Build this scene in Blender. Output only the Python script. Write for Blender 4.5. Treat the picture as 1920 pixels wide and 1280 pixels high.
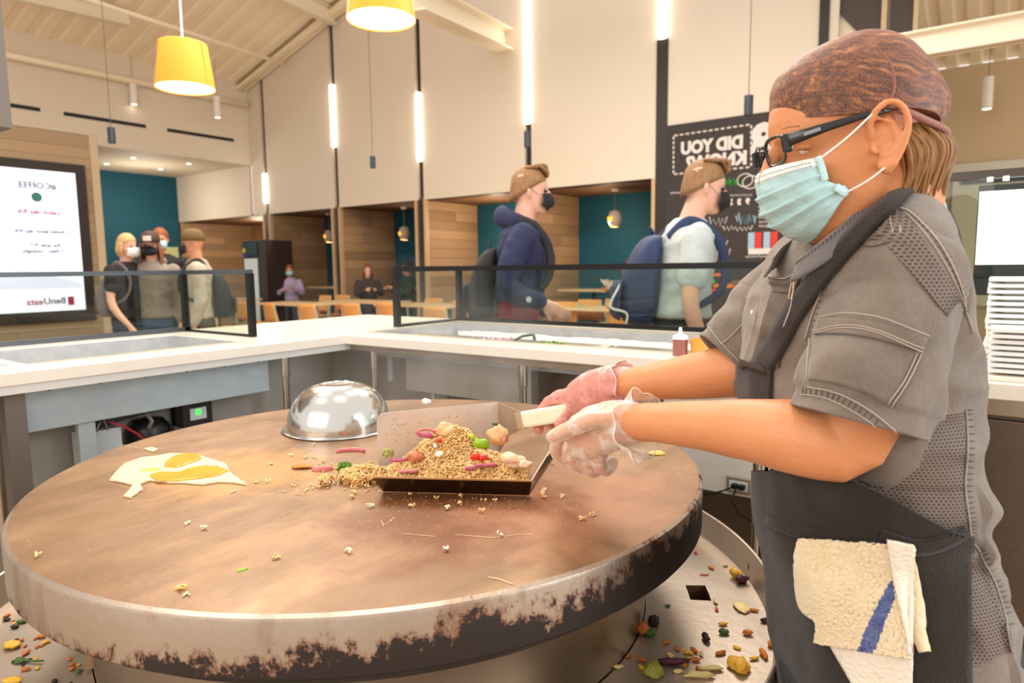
import bpy, bmesh, math, random
from mathutils import Vector, Matrix, noise
R=random.Random(7)
for o in list(bpy.data.objects): bpy.data.objects.remove(o)
sc=bpy.context.scene; COL=sc.collection
# ---------------------------------------------------------------- camera
FPX=1260.; PITCH=.110; ROLL=-.0117; YAW=.6266; CZ=1.34
cd=bpy.data.cameras.new('camera'); cam=bpy.data.objects.new('camera',cd); COL.objects.link(cam)
cd.sensor_width=36; cd.lens=36*FPX/1920; cd.clip_start=.02; cd.clip_end=60
cam.location=(0,0,CZ)
cam.rotation_mode='QUATERNION'
cam.rotation_quaternion=(Matrix.Rotation(YAW,3,'Z')@Matrix.Rotation(math.pi/2-PITCH,3,'X')@Matrix.Rotation(ROLL,3,'Z')).to_quaternion()
cd.dof.use_dof=True; cd.dof.focus_distance=1.22; cd.dof.aperture_fstop=5.0
sc.camera=cam
# ---------------------------------------------------------------- light
sc.view_settings.view_transform='Standard'; sc.view_settings.look='None'; sc.view_settings.gamma=1
sc.view_settings.use_curve_mapping=False; sc.view_settings.exposure=0.34
w=bpy.data.worlds.new('world'); sc.world=w; w.use_nodes=True
bg=w.node_tree.nodes['Background']; bg.inputs[0].default_value=(1.0,.94,.87,1); bg.inputs[1].default_value=.95
def area(name,loc,rot,size,power,col,sy=None):
    l=bpy.data.lights.new(name,'AREA'); l.energy=power; l.color=col; l.size=size; l.shape='DISK'
    if sy: l.shape='RECTANGLE'; l.size_y=sy
    o=bpy.data.objects.new(name,l); o.location=loc; o.rotation_euler=rot; COL.objects.link(o); return o
for q_ in ((-2.6,.0,4.2),(-1.2,1.2,4.2),(-3.4,1.5,4.2),(-1.9,2.9,4.3)): area('ceiling_lamp_light',(q_[0],q_[1],q_[2]),(0,0,0),.5,19,(1,.90,.78))
area('ceiling_panel_light',(-6,4.0,5.0),(0,0,0),3.0,215,(1,.91,.79))
area('ceiling_panel_light',(-2.5,5.4,5.0),(0,0,0),2.0,130,(1,.92,.82))
def lampo(name,loc,power,col,r=.1):
    l=bpy.data.lights.new(name,'POINT'); l.energy=power; l.color=col; l.shadow_soft_size=r; o=bpy.data.objects.new(name,l); o.location=loc; COL.objects.link(o)
for x_ in (-13.2,-10.6,-8.1,-5.6): lampo('alcove_lamp_light',(x_,10.7,2.1),34,(1,.80,.55))
lampo('recess_lamp_light',(-16.8,8.2,2.9),60,(1,.92,.8),.3); lampo('entry_lamp_light',(-16.3,11.0,2.4),35,(1,.85,.65),.3)
area('window_daylight',(3.6,1.6,2.4),(0,math.radians(78),math.radians(10)),2.4,95,(.82,.92,1),1.8)
area('window_daylight',(-1.6,-2.6,2.6),(math.radians(68),0,math.radians(12)),3.0,55,(1,.93,.84),2.0)
# ---------------------------------------------------------------- helpers
def ray(px,py):
    a=(px-960)/FPX; b=(640-py)/FPX; cr,sr=math.cos(ROLL),math.sin(ROLL)
    u=a*cr+b*sr; w_=-a*sr+b*cr; c,s=math.cos(PITCH),math.sin(PITCH)
    x=u; y=c+w_*s; z=-s+w_*c; cy,sy=math.cos(YAW),math.sin(YAW)
    return Vector((x*cy-y*sy,x*sy+y*cy,z))
EYE=Vector((0,0,CZ)); FW=Vector((-math.sin(YAW),math.cos(YAW),0)); RT=Vector((math.cos(YAW),math.sin(YAW),0)); UP=Vector((0,0,1))
def onz(px,py,z): d=ray(px,py); return EYE+d*((z-CZ)/d.z)
def onx(px,py,x): d=ray(px,py); return EYE+d*(x/d.x)
def ony(px,py,y): d=ray(px,py); return EYE+d*(y/d.y)
def atd(px,py,dep): d=ray(px,py); return EYE+d*(dep/d.dot(FW))
def lin(c):
    return tuple((x/255/12.92 if x/255<=.04045 else ((x/255+.055)/1.055)**2.4) for x in c[:3])+(1,)
MC={}
def M(name,col,rough=.5,metal=0,var=None,bump=None,emit=0,col2=None,trans=0,ior=1.45,sheen=0,sss=0,coat=0,rand=0,stretch=(1,1,1),alpha=1,spec=.5):
    """var=(scale,amount) colour noise towards col2; bump=(scale,strength)"""
    if name in MC: return MC[name]
    m=bpy.data.materials.new(name); m.use_nodes=True; nt=m.node_tree; n=nt.nodes; L=nt.links
    p=n['Principled BSDF']; c=lin(col)
    p.inputs['Base Color'].default_value=c; p.inputs['Roughness'].default_value=rough; p.inputs['Metallic'].default_value=metal
    p.inputs['IOR'].default_value=ior; p.inputs['Transmission Weight'].default_value=trans; p.inputs['Alpha'].default_value=alpha
    p.inputs['Specular IOR Level'].default_value=spec
    if sheen: p.inputs['Sheen Weight'].default_value=sheen
    if coat: p.inputs['Coat Weight'].default_value=coat; p.inputs['Coat Roughness'].default_value=.15
    if sss: p.inputs['Subsurface Weight'].default_value=sss; p.inputs['Subsurface Radius'].default_value=(.012,.005,.003); p.inputs['Subsurface Scale'].default_value=1
    if emit: p.inputs['Emission Color'].default_value=c; p.inputs['Emission Strength'].default_value=emit
    if var or bump:
        tc=n.new('ShaderNodeTexCoord'); mp=n.new('ShaderNodeMapping'); L.new(tc.outputs['Object'],mp.inputs[0]); mp.inputs['Scale'].default_value=stretch
    out=None
    if var:
        t=n.new('ShaderNodeTexNoise'); t.inputs['Scale'].default_value=var[0]; t.inputs['Detail'].default_value=5; L.new(mp.outputs[0],t.inputs[0])
        r=n.new('ShaderNodeValToRGB'); r.color_ramp.elements[0].position=.5-var[1]/2; r.color_ramp.elements[1].position=.5+var[1]/2
        r.color_ramp.elements[0].color=c; r.color_ramp.elements[1].color=lin(col2) if col2 else lin([x*.8 for x in col])
        L.new(t.outputs[0],r.inputs[0]); out=r.outputs[0]; L.new(out,p.inputs['Base Color'])
    if rand:
        oi=n.new('ShaderNodeObjectInfo'); h=n.new('ShaderNodeHueSaturation'); mr=n.new('ShaderNodeMapRange')
        mr.inputs[3].default_value=1-rand; mr.inputs[4].default_value=1+rand*.5; L.new(oi.outputs['Random'],mr.inputs[0]); L.new(mr.outputs[0],h.inputs['Value'])
        if out: L.new(out,h.inputs['Color'])
        else: h.inputs['Color'].default_value=c
        L.new(h.outputs[0],p.inputs['Base Color'])
    if bump:
        t=n.new('ShaderNodeTexNoise'); t.inputs['Scale'].default_value=bump[0]; t.inputs['Detail'].default_value=4; L.new(mp.outputs[0],t.inputs[0])
        b=n.new('ShaderNodeBump'); b.inputs['Strength'].default_value=bump[1]; b.inputs['Distance'].default_value=.01; L.new(t.outputs[0],b.inputs['Height']); L.new(b.outputs[0],p.inputs['Normal'])
    MC[name]=m; return m
def glassmat(name,col=(235,245,242),a=.10,rough=.02):
    if name in MC: return MC[name]
    m=bpy.data.materials.new(name); m.use_nodes=True; nt=m.node_tree; n=nt.nodes; L=nt.links; n.clear()
    o=n.new('ShaderNodeOutputMaterial'); mx=n.new('ShaderNodeMixShader'); tr=n.new('ShaderNodeBsdfTransparent'); g=n.new('ShaderNodeBsdfGlossy')
    g.inputs['Roughness'].default_value=rough; tr.inputs[0].default_value=lin(col); f=n.new('ShaderNodeLayerWeight'); f.inputs[0].default_value=.5; pw=n.new('ShaderNodeMath'); pw.operation='POWER'; pw.inputs[1].default_value=5; L.new(f.outputs['Facing'],pw.inputs[0])
    ad=n.new('ShaderNodeMath'); ad.operation='MULTIPLY_ADD'; ad.inputs[1].default_value=.7; ad.inputs[2].default_value=a; L.new(pw.outputs[0],ad.inputs[0]); L.new(ad.outputs[0],mx.inputs[0]); L.new(tr.outputs[0],mx.inputs[1]); L.new(g.outputs[0],mx.inputs[2]); L.new(mx.outputs[0],o.inputs[0])
    MC[name]=m; return m
def setp(o,label=None,cat=None,group=None,kind=None):
    for k,v in (('label',label),('category',cat),('group',group),('kind',kind)):
        if v: o[k]=v
    return o
def thing(name,label,cat,loc=(0,0,0),group=None,rz=0):
    o=bpy.data.objects.new(name,None); o.empty_display_size=.05; COL.objects.link(o); o.location=loc; o.rotation_euler.z=rz
    return setp(o,label,cat,group)
class B:
    def __init__(s): s.v=[]; s.f=[]
    def add(s,vs,fs):
        k=len(s.v); s.v+= [tuple(v) for v in vs]; s.f+=[tuple(i+k for i in f) for f in fs]; return s
    def box(s,x0,x1,y0,y1,z0,z1):
        v=[(x,y,z) for x in (x0,x1) for y in (y0,y1) for z in (z0,z1)]
        return s.add(v,[(0,1,3,2),(4,6,7,5),(0,4,5,1),(2,3,7,6),(0,2,6,4),(1,5,7,3)])
    def obox(s,c,ax,ay,az,hx,hy,hz):
        c=Vector(c); v=[c+ax*(i*hx)+ay*(j*hy)+az*(k*hz) for i in (-1,1) for j in (-1,1) for k in (-1,1)]
        return s.add(v,[(0,1,3,2),(4,6,7,5),(0,4,5,1),(2,3,7,6),(0,2,6,4),(1,5,7,3)])
    def loft(s,rings,cap=True,closed=False):
        n=len(rings[0]); vs=[p for r in rings for p in r]; fs=[]
        m=len(rings)
        for i in range(m if closed else m-1):
            for j in range(n):
                a=i*n+j; b=i*n+(j+1)%n; c=((i+1)%m)*n+(j+1)%n; d=((i+1)%m)*n+j; fs.append((a,b,c,d))
        if cap and not closed: fs+=[tuple(range(n))[::-1],tuple((m-1)*n+j for j in range(n))]
        return s.add(vs,fs)
    def tube(s,path,r,n=8,cap=True,flat=1,up=None):
        path=[Vector(p) for p in path]; rings=[]; pn=None
        for i,p in enumerate(path):
            t=(path[min(i+1,len(path)-1)]-path[max(i-1,0)]); 
            if t.length<1e-9: t=Vector((0,0,1))
            t.normalize()
            if pn is None:
                u=Vector(up) if up else (Vector((0,0,1)) if abs(t.z)<.9 else Vector((1,0,0)))
                pn=(u-t*u.dot(t)).normalized()
            else:
                pn=(pn-t*pn.dot(t)).normalized()
            q=t.cross(pn); rr=r[i] if hasattr(r,'__len__') else r
            r1,r2=(rr if hasattr(rr,'__len__') else (rr*flat,rr))
            rings.append([p+pn*(math.cos(2*math.pi*k/n)*r1)+q*(math.sin(2*math.pi*k/n)*r2) for k in range(n)])
        return s.loft(rings,cap)
    def lathe(s,prof,n=32,c=(0,0,0),cap=False):
        rings=[[(c[0]+r*math.cos(2*math.pi*k/n),c[1]+r*math.sin(2*math.pi*k/n),c[2]+z) for k in range(n)] for r,z in prof]
        return s.loft(rings,cap)
    def grid(s,fn,nu,nv):
        vs=[fn(i/nu,j/nv) for i in range(nu+1) for j in range(nv+1)]
        return s.add(vs,[(i*(nv+1)+j,(i+1)*(nv+1)+j,(i+1)*(nv+1)+j+1,i*(nv+1)+j+1) for i in range(nu) for j in range(nv)])
    def mesh(s,name,smooth=False):
        me=bpy.data.meshes.new(name); me.from_pydata([tuple(v) for v in s.v],[],s.f); 
        bm=bmesh.new(); bm.from_mesh(me); bmesh.ops.recalc_face_normals(bm,faces=bm.faces); bm.to_mesh(me); bm.free()
        if smooth: me.polygons.foreach_set('use_smooth',[True]*len(me.polygons))
        return me
    def build(s,name,mat,parent=None,smooth=False,bevel=0,sub=0,solid=0,loc=None,auto=False):
        me=s.mesh(name,smooth or auto); o=bpy.data.objects.new(name,me); COL.objects.link(o)
        if mat: me.materials.append(mat)
        if parent: o.parent=parent
        if loc is not None: o.location=loc
        if solid: md=o.modifiers.new('s','SOLIDIFY'); md.thickness=solid; md.offset=0
        if bevel: md=o.modifiers.new('b','BEVEL'); md.width=bevel; md.segments=2; md.limit_method='ANGLE'
        if sub: md=o.modifiers.new('u','SUBSURF'); md.levels=sub; md.render_levels=sub
        if auto:
            me.polygons.foreach_set('use_smooth',[True]*len(me.polygons))
            bm=bmesh.new(); bm.from_mesh(me)
            for e in bm.edges:
                if len(e.link_faces)==2 and e.calc_face_angle(0)>math.radians(38): e.smooth=False
            bm.to_mesh(me); bm.free()
        return o
def struct(o): o['kind']='structure'; return o
def own(p,root):  # world coordinate meshes under an Empty placed elsewhere
    for c in root.children: pass
def inst(src,parent,loc,scale=None,rot=None,name=None):
    o=bpy.data.objects.new(name or src.name.split('.')[0],src.data if hasattr(src,'data') else src); COL.objects.link(o); o.parent=parent
    o.location=loc
    if scale: o.scale=scale
    if rot: o.rotation_euler=rot
    return o
def copy_tree(o,parent=None):
    c=o.copy(); COL.objects.link(c); c.parent=parent
    for ch in o.children: copy_tree(ch,c)
    return c
def bx(name,mat,x0,x1,y0,y1,z0,z1,parent=None,bevel=0):
    return B().box(x0,x1,y0,y1,z0,z1).build(name,mat,parent,bevel=bevel)
def text(name,s,size,mat,loc,xdir,ydir,parent=None,mirror=True,extr=.002,align='CENTER',bold=0,sx=1):
    cu=bpy.data.curves.new(name,'FONT'); cu.body=s; cu.size=size; cu.extrude=extr; cu.align_x=align; cu.align_y='CENTER'; cu.resolution_u=3; cu.offset=bold
    t=bpy.data.objects.new(name,cu); COL.objects.link(t); dg=bpy.context.evaluated_depsgraph_get(); me=bpy.data.meshes.new_from_object(t.evaluated_get(dg))
    bpy.data.objects.remove(t); bpy.data.curves.remove(cu)
    xd=Vector(xdir).normalized(); yd=Vector(ydir).normalized(); nd=xd.cross(yd)
    for v in me.vertices:
        x,y,z=v.co; x*=sx*(-1 if mirror else 1); v.co=xd*x+yd*y+nd*z
    o=bpy.data.objects.new(name,me); COL.objects.link(o); me.materials.clear(); me.materials.append(mat); o.location=loc; o.parent=parent
    return o
def nz(x,y=0,z=0): return noise.noise(Vector((x,y,z)))
# ================================================================ SETTING
cream=M('cream_wall_paint',(226,212,192),.75,bump=(60,.05))
creamB=M('cream_ceiling_paint',(250,234,206),.7)
floorm=M('beige_floor_tile',(176,150,120),.45,var=(3,.5),col2=(156,130,102))
teal=M('teal_wall_paint',(14,82,100),.7)
dark=M('dark_bronze_metal',(52,45,40),.45,.3)
blackm=M('black_metal',(22,21,21),.4,.4)
lamp_on=M('lit_diffuser',(255,246,230),.5,emit=6)
wood=M('oak_plank_wood',(204,164,122),.55,var=(6,.9),col2=(172,132,94),stretch=(1,1,9),rand=.3,bump=(40,.08))
woodt=M('light_oak_trim',(214,178,134),.5,var=(5,.8),col2=(196,158,114),stretch=(8,8,1))
white=M('white_paint',(240,238,232),.5)
steel=M('brushed_stainless_steel',(172,166,158),.32,1,var=(14,.6),col2=(140,134,127),stretch=(1,1,12),bump=(120,.03))
galv=M('galvanised_sheet',(200,212,216),.42,.3,var=(9,.6),col2=(182,196,202))
# floor
struct(B().box(-22,5,-4,16,-.05,0).build('floor',floorm))
# far long wall (upper part above the alcoves), dark light slots between its panels
SX=[-14.39,-11.83,-9.32,-6.76,-4.29]  # far-room coordinates from here on were scaled up about the camera, then baked in
YW=9.88
seg=[(-14.94,-14.46),(-14.32,-11.9),(-11.76,-9.39),(-9.25,-6.83),(-6.69,-4.37)]
wb=struct(B().box(-14.95,-1.96,YW+.06,YW+.16,2.67,9.5).build('wall_back',dark))
for i,(a,b) in enumerate(seg):
    zt=9.4
    bx('wall_panel',cream,a,b,YW,YW+.06,2.68,zt,wb)
bx('wall_panel',cream,-4.21,-2.08,YW,YW+.06,0,9.4,wb)
lz=[(2.94,3.63),(3.97,5.27),(3.42,4.72),(3.80,6.1),(4.71,6.62)]
nm=['leftmost, shortest strip light in the dark wall slot above the alcoves','second strip light from the left in its dark wall slot','strip light in the dark slot between second and third alcove','tall strip light in the slot above the man in the navy hoodie','strip light high in the broad dark slot beside the menu board']
for x,(a,b),l in zip(SX,lz,nm):
    r=.058 if x<-5 else .065
    t=thing('strip_light','white glowing '+l,'lamp',(x,YW,0),'strip lights in the wall slots')
    B().tube([(0,-.01,a),(0,-.01,a+.02),(0,-.01,b-.02),(0,-.01,b)],[r*.6,r,r,r*.6],12).build('diffuser',lamp_on,t,smooth=True)
    B().box(-r*.9,r*.9,.02,.058,a-.02,b+.02).build('housing',dark,t)
struct(B().box(-4.38,-4.20,YW-.02,YW+.07,0,4.71).build('trim_1',dark))
# alcoves: back wall, soffit, planked fins
struct(B().box(-14.55,-4.16,11.53,11.6,0,2.9).build('wall_alcove_back',teal))
sof=struct(B().box(-18.46,-4.21,YW+.02,12.2,2.68,2.73).build('ceiling_alcove',M('brown_soffit',(120,86,58),.6)))
plank=B().box(-.5,.5,-.5,.5,-.5,.5).mesh('plank')
plank.materials.append(wood)
def planks(parent,axis,c,u0,u1,z0,z1,h,t=.02,n=(1,2),sgn=1):
    z=z0
    while z<z1-.02:
        hh=min(h,z1-z); k=R.choice(n); cuts=[u0]+sorted(u0+(u1-u0)*(i+R.uniform(-.3,.3))/k for i in range(1,k))+[u1]
        for a,b in zip(cuts,cuts[1:]):
            d=t*R.uniform(.75,1.1)
            if axis=='x': loc=(c+sgn*d/2,(a+b)/2,z+hh/2); s=(d,b-a-.006,hh-.006)
            else: loc=((a+b)/2,c+sgn*d/2,z+hh/2); s=(b-a-.006,d,hh-.006)
            inst(plank,parent,loc,s,name='plank') if False else None
            o=bpy.data.objects.new('plank',plank); COL.objects.link(o); o.parent=parent; o.location=loc; o.scale=s
        z+=hh
fin_w=M('fin_core',(96,70,48),.6)
for i,x in enumerate([-14.3,-11.77,-9.23,-6.7]):
    f=struct(B().box(x-.13,x-.02,YW+.06,11.53,0,2.68).build('wall_fin_%d'%(i+1),fin_w))
    planks(f,'x',x-.02,YW+.10,11.53,.02,2.67,.19)
    bx('edge_board',woodt,x-.02,x+.03,YW-.02,YW+.08,0,2.68,f)
    bx('edge_board',woodt,x-.26,x-.2,YW-.02,YW+.08,0,2.68,f)
f=struct(B().box(-4.45,-4.38,YW,11.53,0,2.68).build('wall_fin_5',woodt))
for x in SX[:-1]:
    bx('slot_post',dark,x-.06,x+.06,YW-.015,YW+.05,0,2.68,wb)
# left alcove with the door and wood lining
struct(B().box(-18.6,-14.43,12.1,12.2,0,2.75).build('wall_entry_back',M('entry_wood',(176,132,86),.55,var=(4,.8),col2=(150,108,68))))
fe=struct(B().box(-18.52,-18.46,YW,12.1,0,2.68).build('wall_fin_6',fin_w)); planks(fe,'x',-18.46,YW+.02,12.1,.02,2.67,.19)
dr=struct(thing('door_1',None,None,(-17.3,12.08,0)))
B().box(-.7,.7,-.05,0,0,2.25).build('door_panel',M('door_oak',(190,144,94),.5,var=(4,.8),col2=(168,122,76)),dr)
B().box(-.36,.16,-.06,-.045,.2,2.05).build('pane',M('frosted_pane',(196,204,196),.3),dr)
B().tube([(.35,-.09,.9),(.35,-.09,1.25)],.015,8).build('door_handle',steel,dr)
# upper-left bulkhead wall with slots, recess ceiling and teal wall
XL=-14.95
wl=struct(B().box(XL-.12,XL,-2,YW+.06,3.89,5.81).build('wall_left',cream))
for y0,y1 in ((4.16,5.45),(5.85,7.41),(7.87,9.45)):
    bx('slot_diffuser',M('slot_black',(30,26,24),.6),XL-.005,XL+.012,y0,y1,4.38,4.45,wl)
struct(B().box(-18.46,XL-.12,6.1,YW+.06,3.89,3.97).build('ceiling_recess',M('recess_ceiling',(205,190,165),.7)))
struct(B().box(-18.6,-18.46,5.2,YW+.06,0,3.95).build('wall_recess_teal',teal))
struct(B().box(-18.46,XL-.1,YW,YW+.06,2.68,3.9).build('wall_recess_back',cream))
for q,wd_ in (((208,290),'leftmost'),((258,280),'second from the left, deepest'),((309,302),'third from the left, nearest the teal wall'),((362,293),'rightmost')):
    p=onz(*q,3.88); t=thing('recessed_downlight','small round recessed downlight above the teal wall, '+wd_,'lamp',(p.x,p.y,3.885),'recessed downlights above the teal wall')
    B().lathe([(.0,-.004),(.05,-.004),(.05,0)],16).build('diffuser',lamp_on,t); B().lathe([(.05,-.008),(.07,-.008),(.07,0)],16).build('trim_ring',white,t)
# wood clad screen wall
wc=struct(B().box(XL-.10,XL-.02,-2,6.41,0,4.08).build('wall_left_cladding',fin_w))
wood2=M('pale_oak_plank',(208,180,146),.55,var=(6,.9),col2=(182,150,116),stretch=(1,1,9),rand=.16,bump=(40,.06)); 
plank2=plank.copy(); plank2.materials.clear(); plank2.materials.append(wood2); _p=plank; plank=plank2
planks(wc,'x',XL-.02,3.4,6.26,.02,4.07,.21,t=.03,n=(1,2)); plank=_p
bx('edge_board',M('pale_trim',(226,204,172),.5),XL-.02,XL+.03,6.26,6.41,0,4.08,wc)
# the big screen
tv=thing('wall_screen','large upright lit display screen showing cafe notices on the plank wall','screen',(XL+.02,4.84,0))
tz0,tz1,ty0,ty1=.38,3.446,3.58,6.11
B().box(0,.10,ty0-4.84,ty1-4.84,tz0,tz1).build('frame',M('screen_bezel',(62,56,52),.4,.2),tv,bevel=.01)
B().box(.10,.115,ty0-4.84+.12,ty1-4.84-.2,tz0+.22,tz1-.18).build('display',M('screen_glow',(236,240,252),.3,emit=.85),tv)
B().add([(.117,-1.13,.64),(.117,1.03,.64),(.117,1.03,1.13),(.117,-.13,1.48),(.117,-1.13,1.76)],[(0,1,2,3,4)]).build('display_band',M('screen_band',(214,216,238),.3,emit=.75),tv)
B().box(.116,.119,-1.13,1.03,.64,1.03).build('display_footer',M('screen_footer',(240,238,250),.3,emit=.85),tv)
navy=M('screen_ink_navy',(52,50,104),.5); red=M('screen_ink_red',(196,40,84),.5); grn=M('screen_ink_green',(70,150,140),.5); gry=M('screen_ink_grey',(120,124,160),.5)
for s,z,y,sz,m_ in (('#COFFEE',2.97,.40,.16,navy),('Labor day 9/6',2.48,.40,.125,red),('Closed labor day 9/6',2.12,.42,.105,gry),('Re-open 9/7',1.86,.46,.10,gry),('7:30am - midnight',1.745,.42,.095,gry)):
    text('lettering',s,sz,m_,(.118,y,z),(0,1,0),(0,0,1),tv,mirror=True,bold=.003)
text('lettering','BenU',.17,navy,(.121,.535,.79),(0,1,0),(0,0,1),tv,mirror=True,bold=.004)
text('lettering','eats',.17,red,(.121,.20,.785),(0,1,0),(0,0,1),tv,mirror=True,bold=.004)
B().box(.119,.124,.76,.87,.70,.87).build('red_badge',red,tv)
b_=B().lathe([(0,0),(.09,0),(.09,.004),(0,.004)],20).build('round_badge',grn,tv); b_.rotation_euler.y=math.pi/2; b_.location=(.117,.38,2.76)
# dark hanging bulkhead at the near left top
struct(B().box(-4.4,-3.62,-.5,1.205,1.985,3.4).build('ceiling_bulkhead',M('grey_bulkhead',(112,104,98),.7)))
# corrugated roof deck (left), rising towards +X
def deck(name,x0,x1,y0,y1,zf,pitch,along='x'):
    b=B(); y=y0; prof=[]
    while y<y1:
        for dy,dz in ((0,0),(.45*pitch,0),(.55*pitch,.05),(.95*pitch,.05)): prof.append((y+dy,dz))
        y+=pitch
    vs=[];fs=[]
    for k,xx in enumerate((x0,x1)):
        for yy,dz in prof: vs.append((xx,yy,zf(xx)+dz) if along=='x' else (yy,xx,zf(xx)+dz))
    n=len(prof)
    for i in range(n-1): fs.append((i,i+1,n+i+1,n+i))
    return struct(b.add(vs,fs).build(name,creamB,solid=.004))
roofz=lambda x: 5.76+(x-XL)*.285
deck('ceiling_deck',XL,-7.8,1.6,YW,roofz,.39)
struct(B().obox(((XL-7.8)/2,YW-.16,roofz((XL-7.8)/2)-.12),Vector((1,0,.285)).normalized(),Vector((0,1,0)),Vector((-.285,0,1)).normalized(),3.7,.13,.03).build('ceiling_rake_flange',creamB))
pp=[(-15.6,YW-.2,5.45),(-10.4,YW-.2,6.93),(-7.8,YW-.2,7.66)]
struct(B().tube(pp,.07,12).build('ceiling_rake_pipe',creamB,smooth=True))
def ib(name,p0,p1,h,wd,tf=.02):
    p0=Vector(p0);p1=Vector(p1);ax=(p1-p0); L_=ax.length; ax.normalize(); az=Vector((0,0,1)); ay=az.cross(ax).normalized(); az=ax.cross(ay); c=(p0+p1)/2
    b=B(); b.obox(c,ax,ay,az,L_/2,.008,h/2); b.obox(c+az*(h/2-tf/2),ax,ay,az,L_/2,wd/2,tf/2); b.obox(c-az*(h/2-tf/2),ax,ay,az,L_/2,wd/2,tf/2)
    return struct(b.build(name,M('white_steel_beam',(240,228,205),.5)))
ib('ceiling_beam_1',(-6.43,6.76,4.88),(-7.23,YW,5.27),.35,.34)
struct(B().tube([(-11.2,4.42,5.38),(-13.26,YW-.1,5.92)],.04,8).build('ceiling_pipe_1',creamB,smooth=True))
ib('ceiling_beam_2',(-10.66,4.16,6.49),(-11.57,YW-.1,6.57),.31,.18)
ib('ceiling_beam_3',(-13.5,3.64,5.92),(-13.45,6.5,6.03),.26,.18)
for y in (2.4,): 
    struct(B().tube([(XL+.13,1.7,5.27),(XL+.13,YW-.1,5.27)],.065,8).build('ceiling_pipe_2',creamB,smooth=True))
# ---- right part behind the cook
struct(B().box(-2.10,-1.98,YW-.03,YW+.4,0,8).build('trim_2',dark))
struct(B().box(-1.98,-1.87,YW,YW+.1,0,8).build('trim_3',cream))
wr=struct(B().box(-1.98,-1.01,YW+.10,YW+.16,0,9).build('wall_right_stub',cream))
dp=M('dark_panel',(70,58,50),.5)
B().add([(-1.9,YW+.06,8),(-1.9,YW+.06,4.6),(-1.38,YW+.06,3.95),(-1.38,YW+.06,8),(-1.9,YW+.09,8),(-1.9,YW+.09,4.6),(-1.38,YW+.09,3.95),(-1.38,YW+.09,8)],[(0,1,2,3),(4,7,6,5),(0,4,5,1),(1,5,6,2),(2,6,7,3)]).build('dark_wall_panel',dp,wr)
bx('dark_wall_panel',dp,-1.29,-.99,YW+.04,YW+.09,3.4,8,wr)

bx('pale_mullion',M('mullion',(205,180,140),.5),-1.38,-1.32,YW,YW+.08,0,8,wr); bx('pale_mullion',MC['mullion'],-1.03,-.98,YW,YW+.08,0,8,wr)
wf=struct(B().box(-1.95,5,13.0,13.1,0,4.38).build('wall_far_right',M('tan_wall',(208,182,146),.75)))
deck('ceiling_deck_right',8.6,13.2,-1.8,4.4,lambda y:5.5-(y-8.6)*.24,.31,along='y')
ib('ceiling_beam_4',(-1.17,8.45,3.60),(4.6,8.45,3.60),.26,.18)
# window in the far right wall
wn=struct(thing('window_1',None,None,(.26,12.97,0)))
wfm=M('pale_window_frame',(214,210,192),.5)
B().box(-1.27,2.9,-.06,0,2.74,2.87).build('window_frame',wfm,wn); B().box(-1.27,-1.17,-.06,0,0,2.74).build('window_frame',wfm,wn); B().box(-.94,-.86,-.06,0,0,2.74).build('window_frame',wfm,wn)
B().box(-.83,2.9,-.05,-.01,2.55,2.63).build('window_frame',M('window_black',(34,32,30),.5),wn)
B().box(-.86,2.9,-.03,-.02,.64,2.55).build('pane',M('bright_pane',(214,205,176),.4),wn)
# ================================================================ LAMPS
amber=M('amber_shade',(244,150,40),.6,emit=.42); 
def drum_lamp(px,py,wpx,label):
    dep=.5*FPX/wpx; c=atd(px,py,dep)   # centre of the lower rim
    t=thing('pendant_lamp',label,'lamp',c,'yellow drum pendant lamps')
    r=.25
    B().lathe([(r,0),(r*.97,.06),(r*.80,.38),(r*.79,.385),(r*.785,.38),(r*.955,.06),(r*.985,0)],40).build('lamp_shade',amber,t,smooth=True)
    B().lathe([(0,.012),(r*.97,.012),(r*.97,.02),(0,.02)],40).build('diffuser',M('lamp_diffuser',(255,250,240),.5,emit=5),t)
    B().lathe([(0,.37),(.2,.37),(.2,.375),(0,.375)],24).build('top_plate',white,t)
    B().tube([(0,0,.37),(0,0,2.4)],.008,6).build('cord',white,t)
    for a in (0.3,2.4,4.5):
        B().tube([(r*.99*math.cos(a),r*.99*math.sin(a),0),(r*.81*math.cos(a),r*.81*math.sin(a),.38)],.004,6).build('seam',M('amber_seam',(214,140,44),.6),t)
    return t
drum_lamp(359,152,101,'yellow drum pendant lamp hanging below the ceiling deck, whole shade in view')
drum_lamp(729,32,123,'yellow drum pendant lamp cut by the top edge, nearer the white beam end')
def can(px,py,hpx,label,mat,group,h=.18,r=.042,lit=False,dep=None,cord=2.5):
    dep=dep or h*FPX/hpx; c=atd(px,py,dep)
    t=thing('cylinder_pendant',label,'lamp',c,group)
    B().lathe([(r*.8,.005),(r,0),(r,h),(0,h)],20).build('housing',mat,t,smooth=False,auto=True)
    B().lathe([(0,.01),(r*.8,.01),(r*.8,.014),(0,.014)],16).build('diffuser',lamp_on if lit else M('warm_reflector',(214,170,130),.4),t)
    B().tube([(0,0,h),(0,0,h+cord)],.004,5).build('cord',M('cord_dark',(70,64,60),.6),t)
sil=M('dark_silver_can',(70,76,84),.3,.8)
can(219,251,28,'dark metal cylinder pendant hanging above the teal recess, leftmost',sil,'dark cylinder pendants')
can(707,309,21,'small dark cylinder pendant in front of the plank alcove with strip lights either side',sil,'dark cylinder pendants')
can(998,277,28,'dark cylinder pendant hanging above the man in the navy hoodie',sil,'dark cylinder pendants')
can(1413,226,34,'dark cylinder pendant hanging over the chalkboard menu',sil,'dark cylinder pendants')
wh=M('white_can',(240,234,222),.4)
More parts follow.
